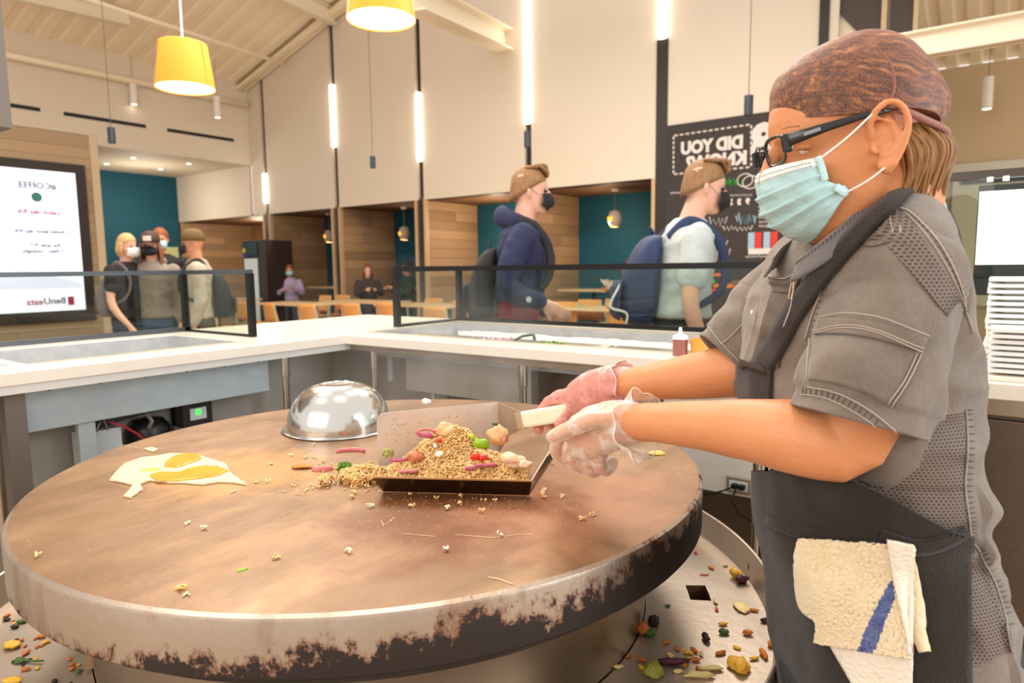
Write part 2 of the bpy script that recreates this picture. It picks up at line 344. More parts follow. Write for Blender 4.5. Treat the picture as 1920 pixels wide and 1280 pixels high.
can(262,180,56,'lit white cylinder downlight by the left wall, farther from the amber lamp',wh,'white cylinder downlights',h=.46,r=.07,lit=True,dep=14.5,cord=1.0)
can(418,208,50,'lit white cylinder downlight just right of the yellow drum lamp',wh,'white cylinder downlights',h=.46,r=.07,lit=True,dep=15.4,cord=1.0)
can(1860,226,54,'lit white cylinder downlight hanging right of the cook\'s hair net',wh,'white cylinder downlights',h=.46,r=.07,lit=True,dep=10.2,cord=1.2)
can(1838,62,24,'white cylinder pendant above the white beam at top right',wh,'white cylinder downlights',h=.39,r=.065,lit=False,dep=10.6,cord=1.2)
# egg-shaped alcove lamps
cer=M('ceramic_grey',(190,172,150),.5); glow=M('amber_glow',(255,150,30),.4,emit=2.2)
for (px,py,l) in ((622,446,'in the alcove behind the man in the lilac shirt'),(763,445,'in the alcove with the long-haired diner'),(1158,430,'in the teal alcove between the two standing men')):
    c=ony(px,py,10.73); t=thing('alcove_pendant','small ceramic lamp glowing amber '+l,'lamp',c,'ceramic alcove pendants')
    B().lathe([(.072,0),(.11,.065),(.123,.156),(.098,.26),(.04,.292),(0,.3)],24).build('lamp_shade',cer,t,smooth=True)
    B().lathe([(0,.004),(.068,.004),(.068,.01),(0,.01)],16).build('bulb_glow',glow,t)
    g=B(); 
    def fg(u,v): 
        a=math.radians(215+60*u); z=.002+.17*v; r=.076+.052*min(1,z/.13); return (r*math.cos(a),r*math.sin(a),z)
    g.grid(fg,8,6).build('cut_out',glow,t)
    B().tube([(0,0,.28),(0,0,2.68-c.z)],.008,6).build('cord',M('cord_grey',(120,120,116),.6),t)
    B().lathe([(0,2.64-c.z),(.065,2.64-c.z),(.065,2.679-c.z),(0,2.679-c.z)],16).build('ceiling_rose',white,t)
# ================================================================ MENU BOARD
mbx0,mbx1=-4.19,-2.40
mb=thing('menu_board','tall black chalkboard menu with reversed white lettering on the back wall','menu board',((mbx0+mbx1)/2,YW-.03,0))
xm=(mbx0+mbx1)/2
B().box(mbx0-xm,mbx1-xm,-.02,.02,.2,3.43).build('board',M('chalk_black',(48,42,40),.65,var=(12,.7),col2=(60,52,48)),mb)
chalk=M('chalk_white',(222,212,204),.8); cg=M('chalk_green',(70,180,80),.8); cr=M('chalk_red',(214,60,56),.8); co=M('chalk_orange',(226,120,56),.8); cb=M('chalk_blue',(160,184,200),.8)
def mpos(px,py): p=ony(px,py,YW-.055); return (p.x-xm,p.y-(YW-.03),p.z)
def mt(s,px,py,h,mat=chalk,bold=.0,sx=1): text('lettering',s,h,mat,mpos(px,py),(1,0,0),(0,0,1),mb,mirror=True,extr=.002,bold=bold,sx=sx)
mt('DID YOU',1342,282,.24,bold=.014,sx=.92); mt('KNOW?',1350,311,.25,bold=.014,sx=.98)
mt('8',1440,280,.65,bold=.035)
# dashed box
d=B(); 
A_,B_=mpos(1272,262),mpos(1418,244); C_,D_=mpos(1270,334),mpos(1416,324)
def dash(p,q,n):
    for i in range(n):
        t0=(i+.15)/n;t1=(i+.75)/n
        a=Vector(p).lerp(Vector(q),t0);b=Vector(p).lerp(Vector(q),t1); d.tube([a,b],.014,6)
dash(A_,B_,13);dash(C_,D_,13);dash(A_,C_,8);dash(B_,D_,8)
d.build('dashed_border',chalk,mb)['kind']='stuff'
def scrib(px,py,wpx,hpx,mat=chalk,r=.008,n=9,amp=1):
    b=B(); pts=[]
    for i in range(n*2+1):
        u=i/(2*n); pts.append(Vector(mpos(px-wpx/2+wpx*u+R.uniform(-1,1),py+(hpx/2)*(1 if i%2 else -1)*R.uniform(.4,1)*amp)))
    b.tube(pts,r,4); b.build('chalk_line',mat,mb)
scrib(1378,352,26,14,cg,.012,5); scrib(1374,347,34,10,cg,.006,4)
for i,q in enumerate(((1362,388),(1376,389),(1392,389),(1408,388))): mt('8339'[i],*q,.11,bold=.008)
for q,w_ in (((1414,352),30),((1404,348),20)):
    b=B(); c=Vector(mpos(*q)); b.tube([c+Vector((.11*math.cos(a*.4),0,.09*math.sin(a*.4))) for a in range(17)],.009,5); b.build('chalk_ring',chalk,mb)
for a in ((1394,376,48,4,chalk,.006,12),(1404,420,38,22,cb,.012,6),(1388,438,56,10,chalk,.009,7),(1352,424,34,22,chalk,.008,4),(1342,466,52,14,chalk,.009,7),(1350,486,46,24,chalk,.010,6),(1334,404,24,14,cr,.010,4),(1424,492,44,5,chalk,.008,9),(1276,369,24,4,chalk,.008,6),(1398,552,20,16,chalk,.008,4),(1402,580,40,20,chalk,.008,5),(1330,600,30,10,chalk,.008,5)): scrib(*a)
for y in (380,388,398,407,418,427,435): scrib(1442,y,28,5,chalk,.009,7)
cans=B()
for i,(px,mm) in enumerate(((1413,cb),(1426,cr),(1442,cb),(1456,cr))):
    p=mpos(px,462); B().box(p[0]-.045,p[0]+.045,p[1]-.004,p[1]+.004,p[2]-.12,p[2]+.12).build('painted_can',mm,mb)
p=mpos(1430,482); B().box(p[0]-.17,p[0]+.17,p[1]-.005,p[1]+.005,p[2]-.04,p[2]+.04).build('painted_tray',chalk,mb)
p=mpos(1437,342); B().box(p[0]-.035,p[0]+.035,p[1]-.004,p[1]+.004,p[2]-.055,p[2]+.055).build('painted_tag',cr,mb)
# painted burger lower down
for (px,py,w_,h_,mm) in ((1352,524,.29,.04,co),(1338,536,.08,.07,cg),(1360,545,.34,.07,co),(1340,552,.18,.04,cr),(1385,540,.2,.08,M('chalk_brown',(120,96,84),.8))):
    p=mpos(px,py); b=B(); b.add([(p[0]+w_/2*math.cos(a*math.pi/8),p[1],p[2]+h_/2*math.sin(a*math.pi/8)) for a in range(16)],[tuple(range(16))]); b.build('painted_food',mm,mb,solid=.004)
# red and white banner right of the board
bn=thing('wall_banner','red and white vertical banner between the menu board and dark column','banner',(-2.36,YW-.04,0))
B().box(0,.035,0,.03,.4,2.95).build('white_edge',white,bn); B().box(.035,.075,0,.03,.4,2.95).build('black_edge',blackm,bn); B().box(.075,.25,-.01,.03,.4,2.55).build('red_panel',M('banner_red',(206,60,76),.6),bn)
# ================================================================ COUNTER
# The counters and what stands on them are scaled down about the camera position, which brings them nearer: local (x, y, z) -> 0.66*(x, y, z) + 0.456 up, floor at local z = -0.69
CAM_SCALE=.66; FLZ=-.69; before=set(bpy.data.objects)
solid=M('white_solid_surface',(240,232,220),.28,var=(5,.9),col2=(232,220,204),coat=.2)
def cellslab(xs,ys,filled,z0,z1):
    b=B(); ix={}
    def V(i,j,k):
        if (i,j,k) not in ix: ix[(i,j,k)]=len(b.v); b.v.append((xs[i],ys[j],(z0,z1)[k]))
        return ix[(i,j,k)]
    F=set(filled)
    for (i,j) in F:
        b.f.append((V(i,j,1),V(i+1,j,1),V(i+1,j+1,1),V(i,j+1,1))); b.f.append((V(i,j,0),V(i,j+1,0),V(i+1,j+1,0),V(i+1,j,0)))
        for di,dj,a,c in ((-1,0,(i,j),(i,j+1)),(1,0,(i+1,j),(i+1,j+1)),(0,-1,(i,j),(i+1,j)),(0,1,(i,j+1),(i+1,j+1))):
            if (i+di,j+dj) not in F: b.f.append((V(*a,0),V(*c,0),V(*c,1),V(*a,1)))
    return b
ct=thing('serving_counter','white topped L-shaped serving counter with steel underframe around the round griddle','counter',(0,0,0))
xs=[-4.95,-4.62,-3.80,-3.55,-3.53,-1.15,-.9,2.6]; ys=[-.6,-.2,1.17,1.24,2.38,2.98,3.22,4.12,4.45]
fill=[(i,j) for i in range(7) for j in range(8) if (i<4 or j>=5) and not (i==1 and j in (1,3)) and not (i==4 and j==6)]
cellslab(xs,ys,fill,.84,.90).build('countertop',solid,ct,bevel=.004)
wl_m=M('frosted_well_liner',(176,178,180),.35,.4,var=(12,.6),col2=(206,206,206))
def well(x0,x1,y0,y1,d,par):
    b=B(); t=.004; b.box(x0,x1,y0,y1,.9-d-t,.9-d)
    w_=B(); vs=[(x0,y0,.897),(x1,y0,.897),(x1,y1,.897),(x0,y1,.897),(x0,y0,.9-d),(x1,y0,.9-d),(x1,y1,.9-d),(x0,y1,.9-d)]
    w_.add(vs,[(0,1,5,4),(1,2,6,5),(2,3,7,6),(3,0,4,7),(4,5,6,7)]); return w_.build('well_liner',wl_m,par,solid=.004)
well(-4.62,-3.80,1.24,2.38,.14,ct); well(-4.62,-3.80,-.2,1.17,.14,ct); well(-3.53,-1.15,3.22,4.12,.16,ct)
# ragged frost band on the back of the right well
b=B(); n=60
vs=[];
for i in range(n+1):
    x=-3.5+(2.3)*i/n; z=.842+.022*nz(x*3,1)+.008*nz(x*14,3); vs+=[(x,4.10,.76),(x,4.10,z)]
b.add(vs,[(2*i,2*i+2,2*i+3,2*i+1) for i in range(n)]); b.build('frost_band',M('white_frost',(246,244,240),.8),ct,solid=.01)
rimm=M('well_rim',(200,186,164),.35,.6)
for x0,x1,y0,y1 in ((-3.56,-1.12,3.19,3.22),(-3.56,-3.53,3.22,4.12),(-3.80,-3.77,1.24,2.38),(-3.56,-1.12,4.12,4.16)): bx('well_rim',rimm,x0,x1,y0,y1,.90,.904,ct)
bx('under_rail',M('white_rail',(232,230,226),.35,.3),-3.60,-3.545,-.6,3.03,.80,.84,ct)
apr=M('brown_grey_steel',(150,132,114),.4,.7,var=(8,.7),col2=(168,152,134))
bx('steel_apron',apr,-3.545,-.1,3.035,3.06,.795,.84,ct)
pipe=M('steel_pipe',(196,186,174),.25,1)
def leg(x,y,r=.022): 
    b=B(); b.lathe([(r,FLZ),(r,.66),(r*1.25,.665),(r*1.25,.83)],16,(x,y,0)); b.build('leg',pipe,ct,auto=True)
for x,y in ((-3.65,2.58),(-3.62,1.03),(-2.17,3.1),(-3.42,3.12),(-.855,3.1),(-3.62,-.3)): leg(x,y)
# steel sheets hanging below
bx('galvanised_panel',galv,-3.86,-3.74,1.19,2.52,.575,.84,ct,.004); 
for i in range(6):
    for zz in (.80,.77): 
        b=B().lathe([(0,0),(.006,0),(.005,.003),(0,.004)],8); o=b.build('screw',dark,ct); o.rotation_euler=(0,math.pi/2,0); o.location=(-3.738,1.3+i*.23,zz) 
bx('galvanised_panel',M('smoky_galvanised',(184,180,170),.4,.3,var=(6,.8),col2=(166,156,142)),-3.30,-2.25,3.30,3.38,.50,.835,ct,.004)
for i in range(6):
    for zz in (.80,.77):
        b=B().lathe([(0,0),(.007,0),(.005,.003),(0,.004)],8); o=b.build('screw',dark,ct); o.rotation_euler=(math.pi/2,0,0); o.location=(-3.15+i*.16,3.297,zz)
bx('steel_partition',M('grey_partition',(186,182,172),.4,.2,var=(5,.6),col2=(168,162,152)),-4.02,-3.98,-.4,3.66,FLZ+.02,.835,ct)
bx('steel_partition',M('warm_partition',(178,158,138),.4,.3,var=(4,.7),col2=(158,138,120)),-3.98,-1.42,3.62,3.66,FLZ+.02,.835,ct)
bx('steel_strip',galv,-3.44,-3.40,3.26,3.28,.56,.835,ct); bx('steel_strip',galv,-3.16,-3.13,3.40,3.42,.1,.56,ct)
bx('steel_strip',galv,-3.80,-3.76,1.42,1.50,FLZ,.62,ct); bx('steel_strip',M('pale_steel',(206,212,214),.4,.5),-3.95,-3.93,2.0,2.10,.1,.60,ct)
bx('side_post',M('grey_post',(140,130,120),.45,.6),-3.80,-3.70,1.10,1.185,FLZ,.835,ct)
bx('knee_panel',M('white_panel',(238,234,226),.5),-1.42,2.5,3.34,3.38,.175,.835,ct)
bx('bottom_shelf',apr,-3.98,2.5,3.38,4.2,.16,.175,ct)
op=M('outer_cladding',(170,144,116),.6)
bx('outer_panel',op,-4.90,2.55,4.36,4.40,FLZ,.84,ct); bx('outer_panel',op,-4.92,-4.88,-.55,4.36,FLZ,.84,ct)
# refrigeration unit
ru=thing('refrigeration_unit','dark open refrigeration compressor with white wiring box and small green light under the left counter','appliance',(-3.86,1.62,.0))
B().box(-.10,.02,-.16,.04,.30,.50).build('wiring_box',M('pale_box',(206,212,216),.5),ru,bevel=.004)
B().box(-.18,.06,.05,.50,.28,.30).build('base_plate',blackm,ru)
b=B(); b.lathe([(0,.0),(.10,.0),(.115,.03),(.115,.15),(.08,.2),(0,.21)],24,(-.06,.22,.30)); b.build('compressor',M('compressor_black',(26,25,26),.35),ru,smooth=True)
B().box(-.12,.03,.38,.56,.42,.56).build('control_box',M('control_dark',(46,42,40),.4),ru,bevel=.004)
B().box(.031,.034,.42,.52,.46,.53).build('control_plate',M('control_plate',(196,204,206),.4),ru); B().box(.035,.038,.455,.485,.49,.52).build('green_light',M('green_led',(60,220,80),.4,emit=1.5),ru)
B().tube([(-.02,-.1,.53),(0,0,.55),(0,.15,.57),(-.02,.35,.58)],.03,10).build('hose',M('grey_hose',(70,70,74),.6),ru,smooth=True)
B().tube([(.03,-.09,.50),(.03,-.07,.545),(.03,-.05,.555),(.03,-.03,.50)],.006,6).build('bracket',steel,ru)
B().tube([(.03,-.02,.54),(.04,.05,.50),(.04,.12,.44),(.03,.2,.36)],.006,6).build('red_wire',M('red_wire',(190,50,70),.5),ru)
B().tube([(.0,.18,.56),(.03,.2,.5),(.02,.16,.42),(.02,.14,.34)],.012,6).build('pipe',M('grey_pipe',(150,146,138),.4,.5),ru)
cu=thing('condenser_fan_unit','brown fan unit half hidden behind the galvanised sheet under the right counter','appliance',(-2.85,3.46,0))
B().box(-.22,.30,0,.12,.30,.56).build('casing',M('fan_casing',(84,66,52),.6),cu)
b=B(); b.tube([(-.08+.075*math.cos(a*.3927),-.01,.47+.075*math.sin(a*.3927)) for a in range(17)],.006,6,cap=False); b.build('fan_ring',M('fan_ring',(150,128,104),.5,.5),cu)
b=B(); b.tube([(-.08+.035*math.cos(a*.3927),-.01,.47+.035*math.sin(a*.3927)) for a in range(17)],.006,6,cap=False); b.build('fan_ring',MC['fan_ring'],cu)
# outlet with two plugs and cables
ol=thing('wall_outlet','steel framed double wall outlet with two black plugs on white knee panel','outlet',ony(1379,920,3.33))
B().box(-.062,.062,-.008,.006,-.042,.042).build('cover_plate',M('outlet_steel',(196,180,160),.35,.6),ol,bevel=.003)
B().box(-.045,.045,-.012,-.006,-.024,.024).build('socket_face',white,ol)
for dx in (-.024,.012): B().box(dx-.004,dx+.026,-.045,-.012,-.010,.014).build('plug',M('plug_black',(20,20,22),.5),ol,bevel=.003)
for nm_,pts in (('power_cable',[(-.02,-.05,0),(-.05,-.07,-.015),(-.12,-.06,-.05),(-.30,-.05,-.10)]),('power_cable',[(.0,-.05,-.01),(-.01,-.08,-.05),(.03,-.08,-.12),(.12,-.04,-.17)])):
    o=B().tube(pts,.005,6).build(nm_,MC['plug_black'],None,smooth=True); o.location=ol.location
    setp(o,'black power cable running %s from the wall outlet'%('left behind the griddle' if pts[-1][0]<0 else 'down right to the floor'),'cable',None)
# ================================================================ SNEEZE GUARDS
gl=glassmat('guard_glass',(236,242,238),.02)
bk=M('guard_black',(28,26,26),.35,.5); rl=M('guard_rail_grey',(92,96,102),.3,.7)
g1=thing('sneeze_guard','long glass sneeze guard with grey-topped black frame on the left counter','guard',(0,0,0))
bx('top_rail',rl,-4.86,-4.80,-.55,2.62,1.315,1.345,g1); bx('top_rail',rl,-4.80,-3.99,2.57,2.61,1.315,1.345,g1)
bx('bottom_rail',rl,-4.85,-4.81,-.55,2.62,.90,.93,g1); bx('bottom_rail',bk,-4.81,-3.99,2.575,2.60,.90,.915,g1)
for x,y in ((-4.83,2.59),(-4.0,2.59)): bx('post',bk,x-.02,x+.02,y-.02,y+.02,.90,1.32,g1)
bx('pane',gl,-4.835,-4.827,-.55,2.57,.925,1.32,g1); bx('pane',gl,-4.80,-4.02,2.586,2.594,.91,1.32,g1)
g2=thing('sneeze_guard','black framed glass sneeze guard along the salad well on the right counter','guard',(0,0,0))
bx('top_rail',bk,-3.68,-.75,4.28,4.33,1.315,1.355,g2); bx('top_rail',bk,-3.69,-3.64,3.58,4.28,1.315,1.355,g2)
bx('bottom_rail',bk,-3.68,-.75,4.29,4.33,.90,.93,g2); bx('bottom_rail',bk,-3.68,-3.65,3.58,4.29,.90,.92,g2)
for x,y in ((-3.66,4.31),(-3.665,3.59),(-.77,4.31)): bx('post',bk,x-.022,x+.022,y-.02,y+.02,.90,1.32,g2)
bx('pane',gl,-3.63,-.8,4.302,4.312,.925,1.32,g2); bx('pane',gl,-3.668,-3.660,3.6,4.28,.915,1.32,g2)
g3=thing('sneeze_guard','tall glass guard with thin dark rail behind the cook on the right','guard',(0,0,0))
bx('top_rail',M('guard_brown',(74,66,60),.4,.4),-.40,2.5,3.54,3.58,1.69,1.725,g3)
bx('pane',gl,-.38,2.5,3.555,3.563,.90,1.69,g3)
for x in (-.245,-.055,.0): B().lathe([(0,0),(.012,0),(.012,.02),(0,.02)],12,(x,3.54,1.675)).build('clamp',M('clamp_white',(236,236,230),.3),g3)
# ================================================================ MONITOR, PLATES
mo=thing('lit_monitor','large white glowing screen standing behind the stacked white trays','screen',(.48,4.0,.90))
B().box(-.58,.5,0,.04,.425,.775).build('display',M('monitor_white',(246,250,255),.4,emit=1.25),mo); B().box(-.585,.505,.005,.06,.36,.805).build('housing',M('monitor_black',(40,40,44),.4),mo,bevel=.004); B().box(-.1,.1,.0,.12,0,.40).build('stand',MC['monitor_black'],mo)
B().box(-.62,.55,-.05,.2,.28,.36).build('shelf',MC['monitor_black'],mo)
trm=M('white_tray_plastic',(244,243,240),.35)
tb=B(); tb.box(-.25,.25,-.17,.17,0,.004)
def traymesh():
    b=B(); w0,d0=.19,.125; w1,d1=.25,.17
    def rr(w,d,z): return [(-w,-d,z),(w,-d,z),(w,d,z),(-w,d,z)]
    b.loft([rr(w0,d0,.0),rr(w0+.02,d0+.015,.010),rr(w1-.012,d1-.012,.012),rr(w1,d1,.010),rr(w1,d1,.022),rr(w1-.012,d1-.012,.023)],cap=True)
    return b
tm=traymesh().mesh('tray'); tm.materials.append(trm)
def stack(x,y,z0,n,dz,desc,group):
    for i in range(n):
        o=bpy.data.objects.new('tray',tm); COL.objects.link(o); o.location=(x+R.uniform(-.003,.003),y+R.uniform(-.003,.003),z0+i*dz); o.rotation_euler.z=R.uniform(-.012,.012)
        w_=['bottom','second from bottom','third from bottom','fourth from bottom','fifth from bottom','sixth from bottom','seventh from bottom','eighth from bottom','ninth from bottom','tenth from bottom','eleventh from bottom','twelfth from bottom','thirteenth from bottom','fourteenth from bottom','fifteenth from bottom','sixteenth from bottom'][i]
        if i==n-1: w_='topmost'
        setp(o,'white rectangular tray, %s of the %s'%(w_,desc),'tray',group)
stack(.235,3.22,.92,8,.0215,'lower front stack','white trays in the front stack')
stack(.215,3.42,.90,16,.0235,'taller back stack','white trays in the back stack')
tbz=thing('serving_board','thick white slab under the front stack of trays','board',(.22,3.2,.90)); B().box(-.27,.27,-.17,.06,0,.019).build('slab',solid,tbz,bevel=.004)
# steel cabinet under the right hand end
cb_=thing('under_counter_cabinet','stainless steel under-counter cabinet with dark brushed doors behind the cook','cabinet',(0,0,0))
dst=M('dark_brushed_steel',(122,108,96),.35,.9,var=(20,.6),col2=(108,94,84),stretch=(1,1,10))
bx('steel_rail',M('rail_steel',(176,160,142),.3,.9),-.20,2.5,3.01,3.05,.775,.84,cb_,.004); bx('carcass',dst,-.20,2.5,3.06,3.9,FLZ,.77,cb_)
bx('door',dst,-.19,.62,3.035,3.06,FLZ+.1,.755,cb_,.004); bx('door',dst,.63,1.5,3.035,3.06,FLZ+.1,.755,cb_,.004)
# things on the counter
def sauce(px,py,Y,label,body,h=.14,r=.03,cat='bottle',name='squeeze_bottle'):
    c=ony(px,py,Y); t=thing(name,label,cat,(c.x,c.y,.9 if Y<3.2 else .905))
    B().lathe([(0,0),(r,0),(r,h*.55),(r*.98,h*.6)],20).build('body',body,t,smooth=False,auto=True)
    B().lathe([(r*1.03,h*.6),(r*1.03,h*.7),(r*.5,h*.78),(r*.28,h*.8),(r*.2,h*1.02),(0,h*1.03),],20).build('cap',M('bottle_cap_white',(245,243,238),.4),t,auto=True); return t
sauce(1275,655,3.13,'small squeeze bottle of red-brown sauce with white nozzle cap beside the cook\'s sleeve',M('sauce_brown',(150,96,84),.3),h=.135,r=.036)
c=ony(1302,655,3.15); t=thing('orange_tub','orange tub on the counter half hidden by the far sleeve','tub',(c.x+.03,3.16,.90)); B().lathe([(0,0),(.045,0),(.055,.085),(.05,.085),(.042,.01),(0,.01)],24).build('tub_body',M('orange_plastic',(238,160,70),.4),t,auto=True)
# herbs and onions in the well
hm=M('leaf_green',(74,140,40),.6,var=(60,.8),col2=(130,180,70)); om=M('red_onion_skin',(150,90,120),.5,var=(50,.8),col2=(216,196,204))
def leaves(name,label,cat,c,rad,n,mat,sz,hgt=.02,seed=1,parent=None):
    r=random.Random(seed); b=B()
    for i in range(n):
        a=r.uniform(0,6.28); q=r.random()**.6*rad; p=Vector((q*math.cos(a),q*math.sin(a),r.uniform(0,hgt)*(1-q/rad*.6)+.003)); u=Vector((r.uniform(-1,1),r.uniform(-1,1),r.uniform(-.3,.7))).normalized(); v=u.cross(Vector((r.uniform(-1,1),r.uniform(-1,1),r.uniform(-1,1)))).normalized(); s=sz*r.uniform(.6,1.3)
        b.add([p-u*s,p+v*s*.6+u*s*.2,p+u*s*1.1,p-v*s*.6+u*s*.2,p+u.cross(v)*s*.25],[(0,1,4),(1,2,4),(2,3,4),(3,0,4)])
    o=b.build(name,mat,None,solid=.0008); o.location=c
    if parent: o.parent=parent
    else: setp(o,label,cat,None,'stuff')
    return o
# steel inserts in the well
ins=thing('food_pans','row of shallow steel food pans set in the salad well','pan',(0,0,0))
for i,(a,b_) in enumerate(((-3.48,-2.95),(-2.92,-2.4),(-2.37,-1.85),(-1.82,-1.2))):
    bx('pan_rim',M('pan_steel',(186,180,170),.3,.9),a,b_,3.24,3.60,.86,.868,ins)
leaves('cilantro_pile','bright green cilantro sprigs lying in the salad well','herbs',ony(1035,643,3.35)-Vector((0,0,0)),.10,70,hm,.018,.03,3).location.z=.868
leaves('onion_slices','purple sliced onion lying left of the cilantro in the well','onion',(-2.62,3.38,.868),.16,60,om,.02,.015,5)
c=onz(1010,634,.9); o=B().tube([(-.10,0,.0),(-.05,.02,.03),(0,.03,.04),(.05,.0,.045),(.07,-.02,.02)],.009,8).build('green_onion',M('dark_green_stalk',(40,90,36),.5),None,smooth=True); o.location=(-2.36,3.42,.878); setp(o,'dark green scallion stalk curling above the cilantro','vegetable')
c=onz(20,668,.9); t=thing('cutting_board','white board with tan edge at the far left of the counter','board',(-3.70,.98,.90)); B().box(-.09,.13,-.35,.14,0,.012).build('board',solid,t); B().box(-.10,-.088,-.35,.14,0,.016).build('tan_edge',M('tan_edge',(176,128,84),.5),t)
for o in set(bpy.data.objects)-before:
    if o.parent is None: o.location=Vector(o.location)*CAM_SCALE+Vector((0,0,.456)); o.scale=(CAM_SCALE,)*3
bpy.context.view_layer.update()
# ================================================================ TABLES AND CHAIRS
oak=M('orange_ply',(222,158,86),.45,var=(7,.8),col2=(206,138,66)); tabm=M('table_oak',(220,190,146),.45,var=(6,.8),col2=(206,172,126)); pg=M('pale_green_metal',(172,184,168),.4,.3)
def chair(mat=oak):
    t=thing('dining_chair','','chair')
    def seat(u,v): x=-.2+.42*u; y=-.22+.44*v; return (x,y,.45-.02*math.sin(u*math.pi)+.02*abs(2*v-1)**2)
    B().grid(seat,8,8).build('seat',mat,t,solid=.014,smooth=True)
    def back(u,v): y=-.22+.44*v; z=.52+.31*u; return (-.20-.07*u-.05*(1-(2*v-1)**2)+.03,y*(1-.05*u),z)
    B().grid(back,6,10).build('backrest',mat,t,solid=.014,smooth=True)
    for s in (-1,1):
        B().tube([(.2,s*.20,.44),(.24,s*.24,0)],.014,6).build('leg',pg,t); B().tube([(-.23,s*.20,.80),(-.19,s*.215,.45),(-.26,s*.25,0)],.014,6).build('leg',pg,t)
    B().tube([(.2,-.2,.43),(.2,.2,.43),(-.19,.2,.43),(-.19,-.2,.43),(.2,-.2,.43)],.010,6).build('seat_frame',pg,t)
    return t
def table(x,y,L_,W_,label,z=.75,ped=True,rz=0):
    t=thing('dining_table',label,'table',(x,y,0),'oak topped dining tables',rz)
    B().box(-L_/2,L_/2,-W_/2,W_/2,z-.035,z).build('tabletop',tabm,t,bevel=.006)
    if ped:
        for s in (-1,1) if L_>1.3 else (0,):
            B().lathe([(0,0),(.22,0),(.22,.02),(.04,.04),(.04,z-.05),(.12,z-.04),(.12,z-.036),(0,z-.036)],16,(s*L_*.3,0,0)).build('pedestal',blackm,t,auto=True)
    else:
        for sx in (-1,1):
            for sy in (-1,1): B().tube([(sx*(L_/2-.06),sy*(W_/2-.06),z-.04),(sx*(L_/2-.02),sy*(W_/2-.03),0)],.02,6).build('leg',pg,t)
    return t
def onzc(px,py,z,ym=9.3): 
    p=onz(px,py,z); 
    if p.y>ym: k=ym/p.y; p=Vector((p.x*k,ym,z))
    return p
T=[(1118,574,2.3,.8,'long oak table behind the glass between the two walking men',.75,False),(800,566,1.7,.75,'oak dining table seen through the corner of the right glass guard',.75,True),(690,553,1.6,.7,'oak dining table in front of the long-haired diner',.75,False),(560,558,1.5,.75,'oak dining table between the two front chairs, right of the left guard',.75,True),(430,547,1.4,.7,'oak dining table seen through the left guard end pane',.75,True)]
for px,py,L_,W_,l,z,pd in T:
    p=onzc(px,py,z,8.6); table(p.x,p.y,L_,W_,l,z,pd)
for px,Y,l in ((1115,10.7,'high oak table with crumpled napkins in the teal alcove'),(580,10.6,'oak table in front of the man in the lilac shirt'),(712,10.7,'oak table in front of the long-haired diner\'s food')):
    p=ony(px,548,Y); table(-12.95 if px==580 else (-10.45 if px==712 else p.x),p.y,1.1,.7,l,.93,True)
ch0=chair(); first=True
CH=[(1178,585,0,'nearest orange chair back at the long table, by the grey-shirted man'),(1222,590,.5,'orange chair turned sideways just behind the grey-shirted man'),(1145,564,3.1,'farther orange chair across the long table, right one'),(1092,566,3.1,'farther orange chair across the long table, middle one'),(1045,569,3.1,'farther orange chair across the long table, by the hoodie man\'s hand'),
(884,560,.3,'orange chair seen just left of the hoodie man\'s black backpack'),(838,570,0,'mustard-orange chair tucked under the table behind the right guard post'),(797,556,3.1,'orange chair far side of the table behind the right guard'),(745,560,0,'orange chair near the left end post of the right guard'),(680,560,0,'orange chair facing away in front of the long-haired diner'),(627,546,3.1,'far orange chair between the two middle tables'),(600,560,0,'orange chair left of the dark alcove post'),(532,556,-.2,'large orange chair back right of the left guard corner post'),(478,552,.1,'orange chair just right of the cooler'),(415,556,0,'orange chair seen through the left guard end pane'),(592,546,3.0,'orange chair back in front of the lilac-shirted man')]
for i,(px,py,a,l) in enumerate(CH):
    p=onzc(px,py,.83,9.2 if a>1 else 8.4)
    if py>575: p=onz(px,py,.74)
    c=ch0 if i==0 else copy_tree(ch0)
    c.location=(p.x,p.y,0); c.rotation_euler.z=math.pi/2+a; setp(c,'',None,'orange ply dining chairs'); c['label']=l
# soft dark bench in first alcove
bn_=thing('bench_seat','black upholstered bench back beside the man in the lilac shirt','bench',(-12.75,11.0,0)); B().box(-.5,.75,-.1,.35,.1,.5).build('seat',M('bench_black',(28,24,24),.6),bn_,bevel=.03); B().box(-.5,.75,.15,.35,.5,1.2).build('backrest',MC['bench_black'],bn_,bevel=.05)
nk=thing('napkin_pile','crumpled cream paper napkins on the alcove table','napkin',ony(1142,548,10.6)); nk.location.z=.93
b=B(); 
for i in range(7):
    p=Vector((R.uniform(-.12,.12),R.uniform(-.1,.1),.03)); pts=[p+Vector((R.uniform(-.09,.09),R.uniform(-.09,.09),R.uniform(-.03,.16))) for _ in range(4)]; b.add(pts,[(0,1,2),(0,2,3),(0,1,3)])
b.build('crumpled_sheet',M('napkin_cream',(236,222,204),.8),nk,solid=.003)
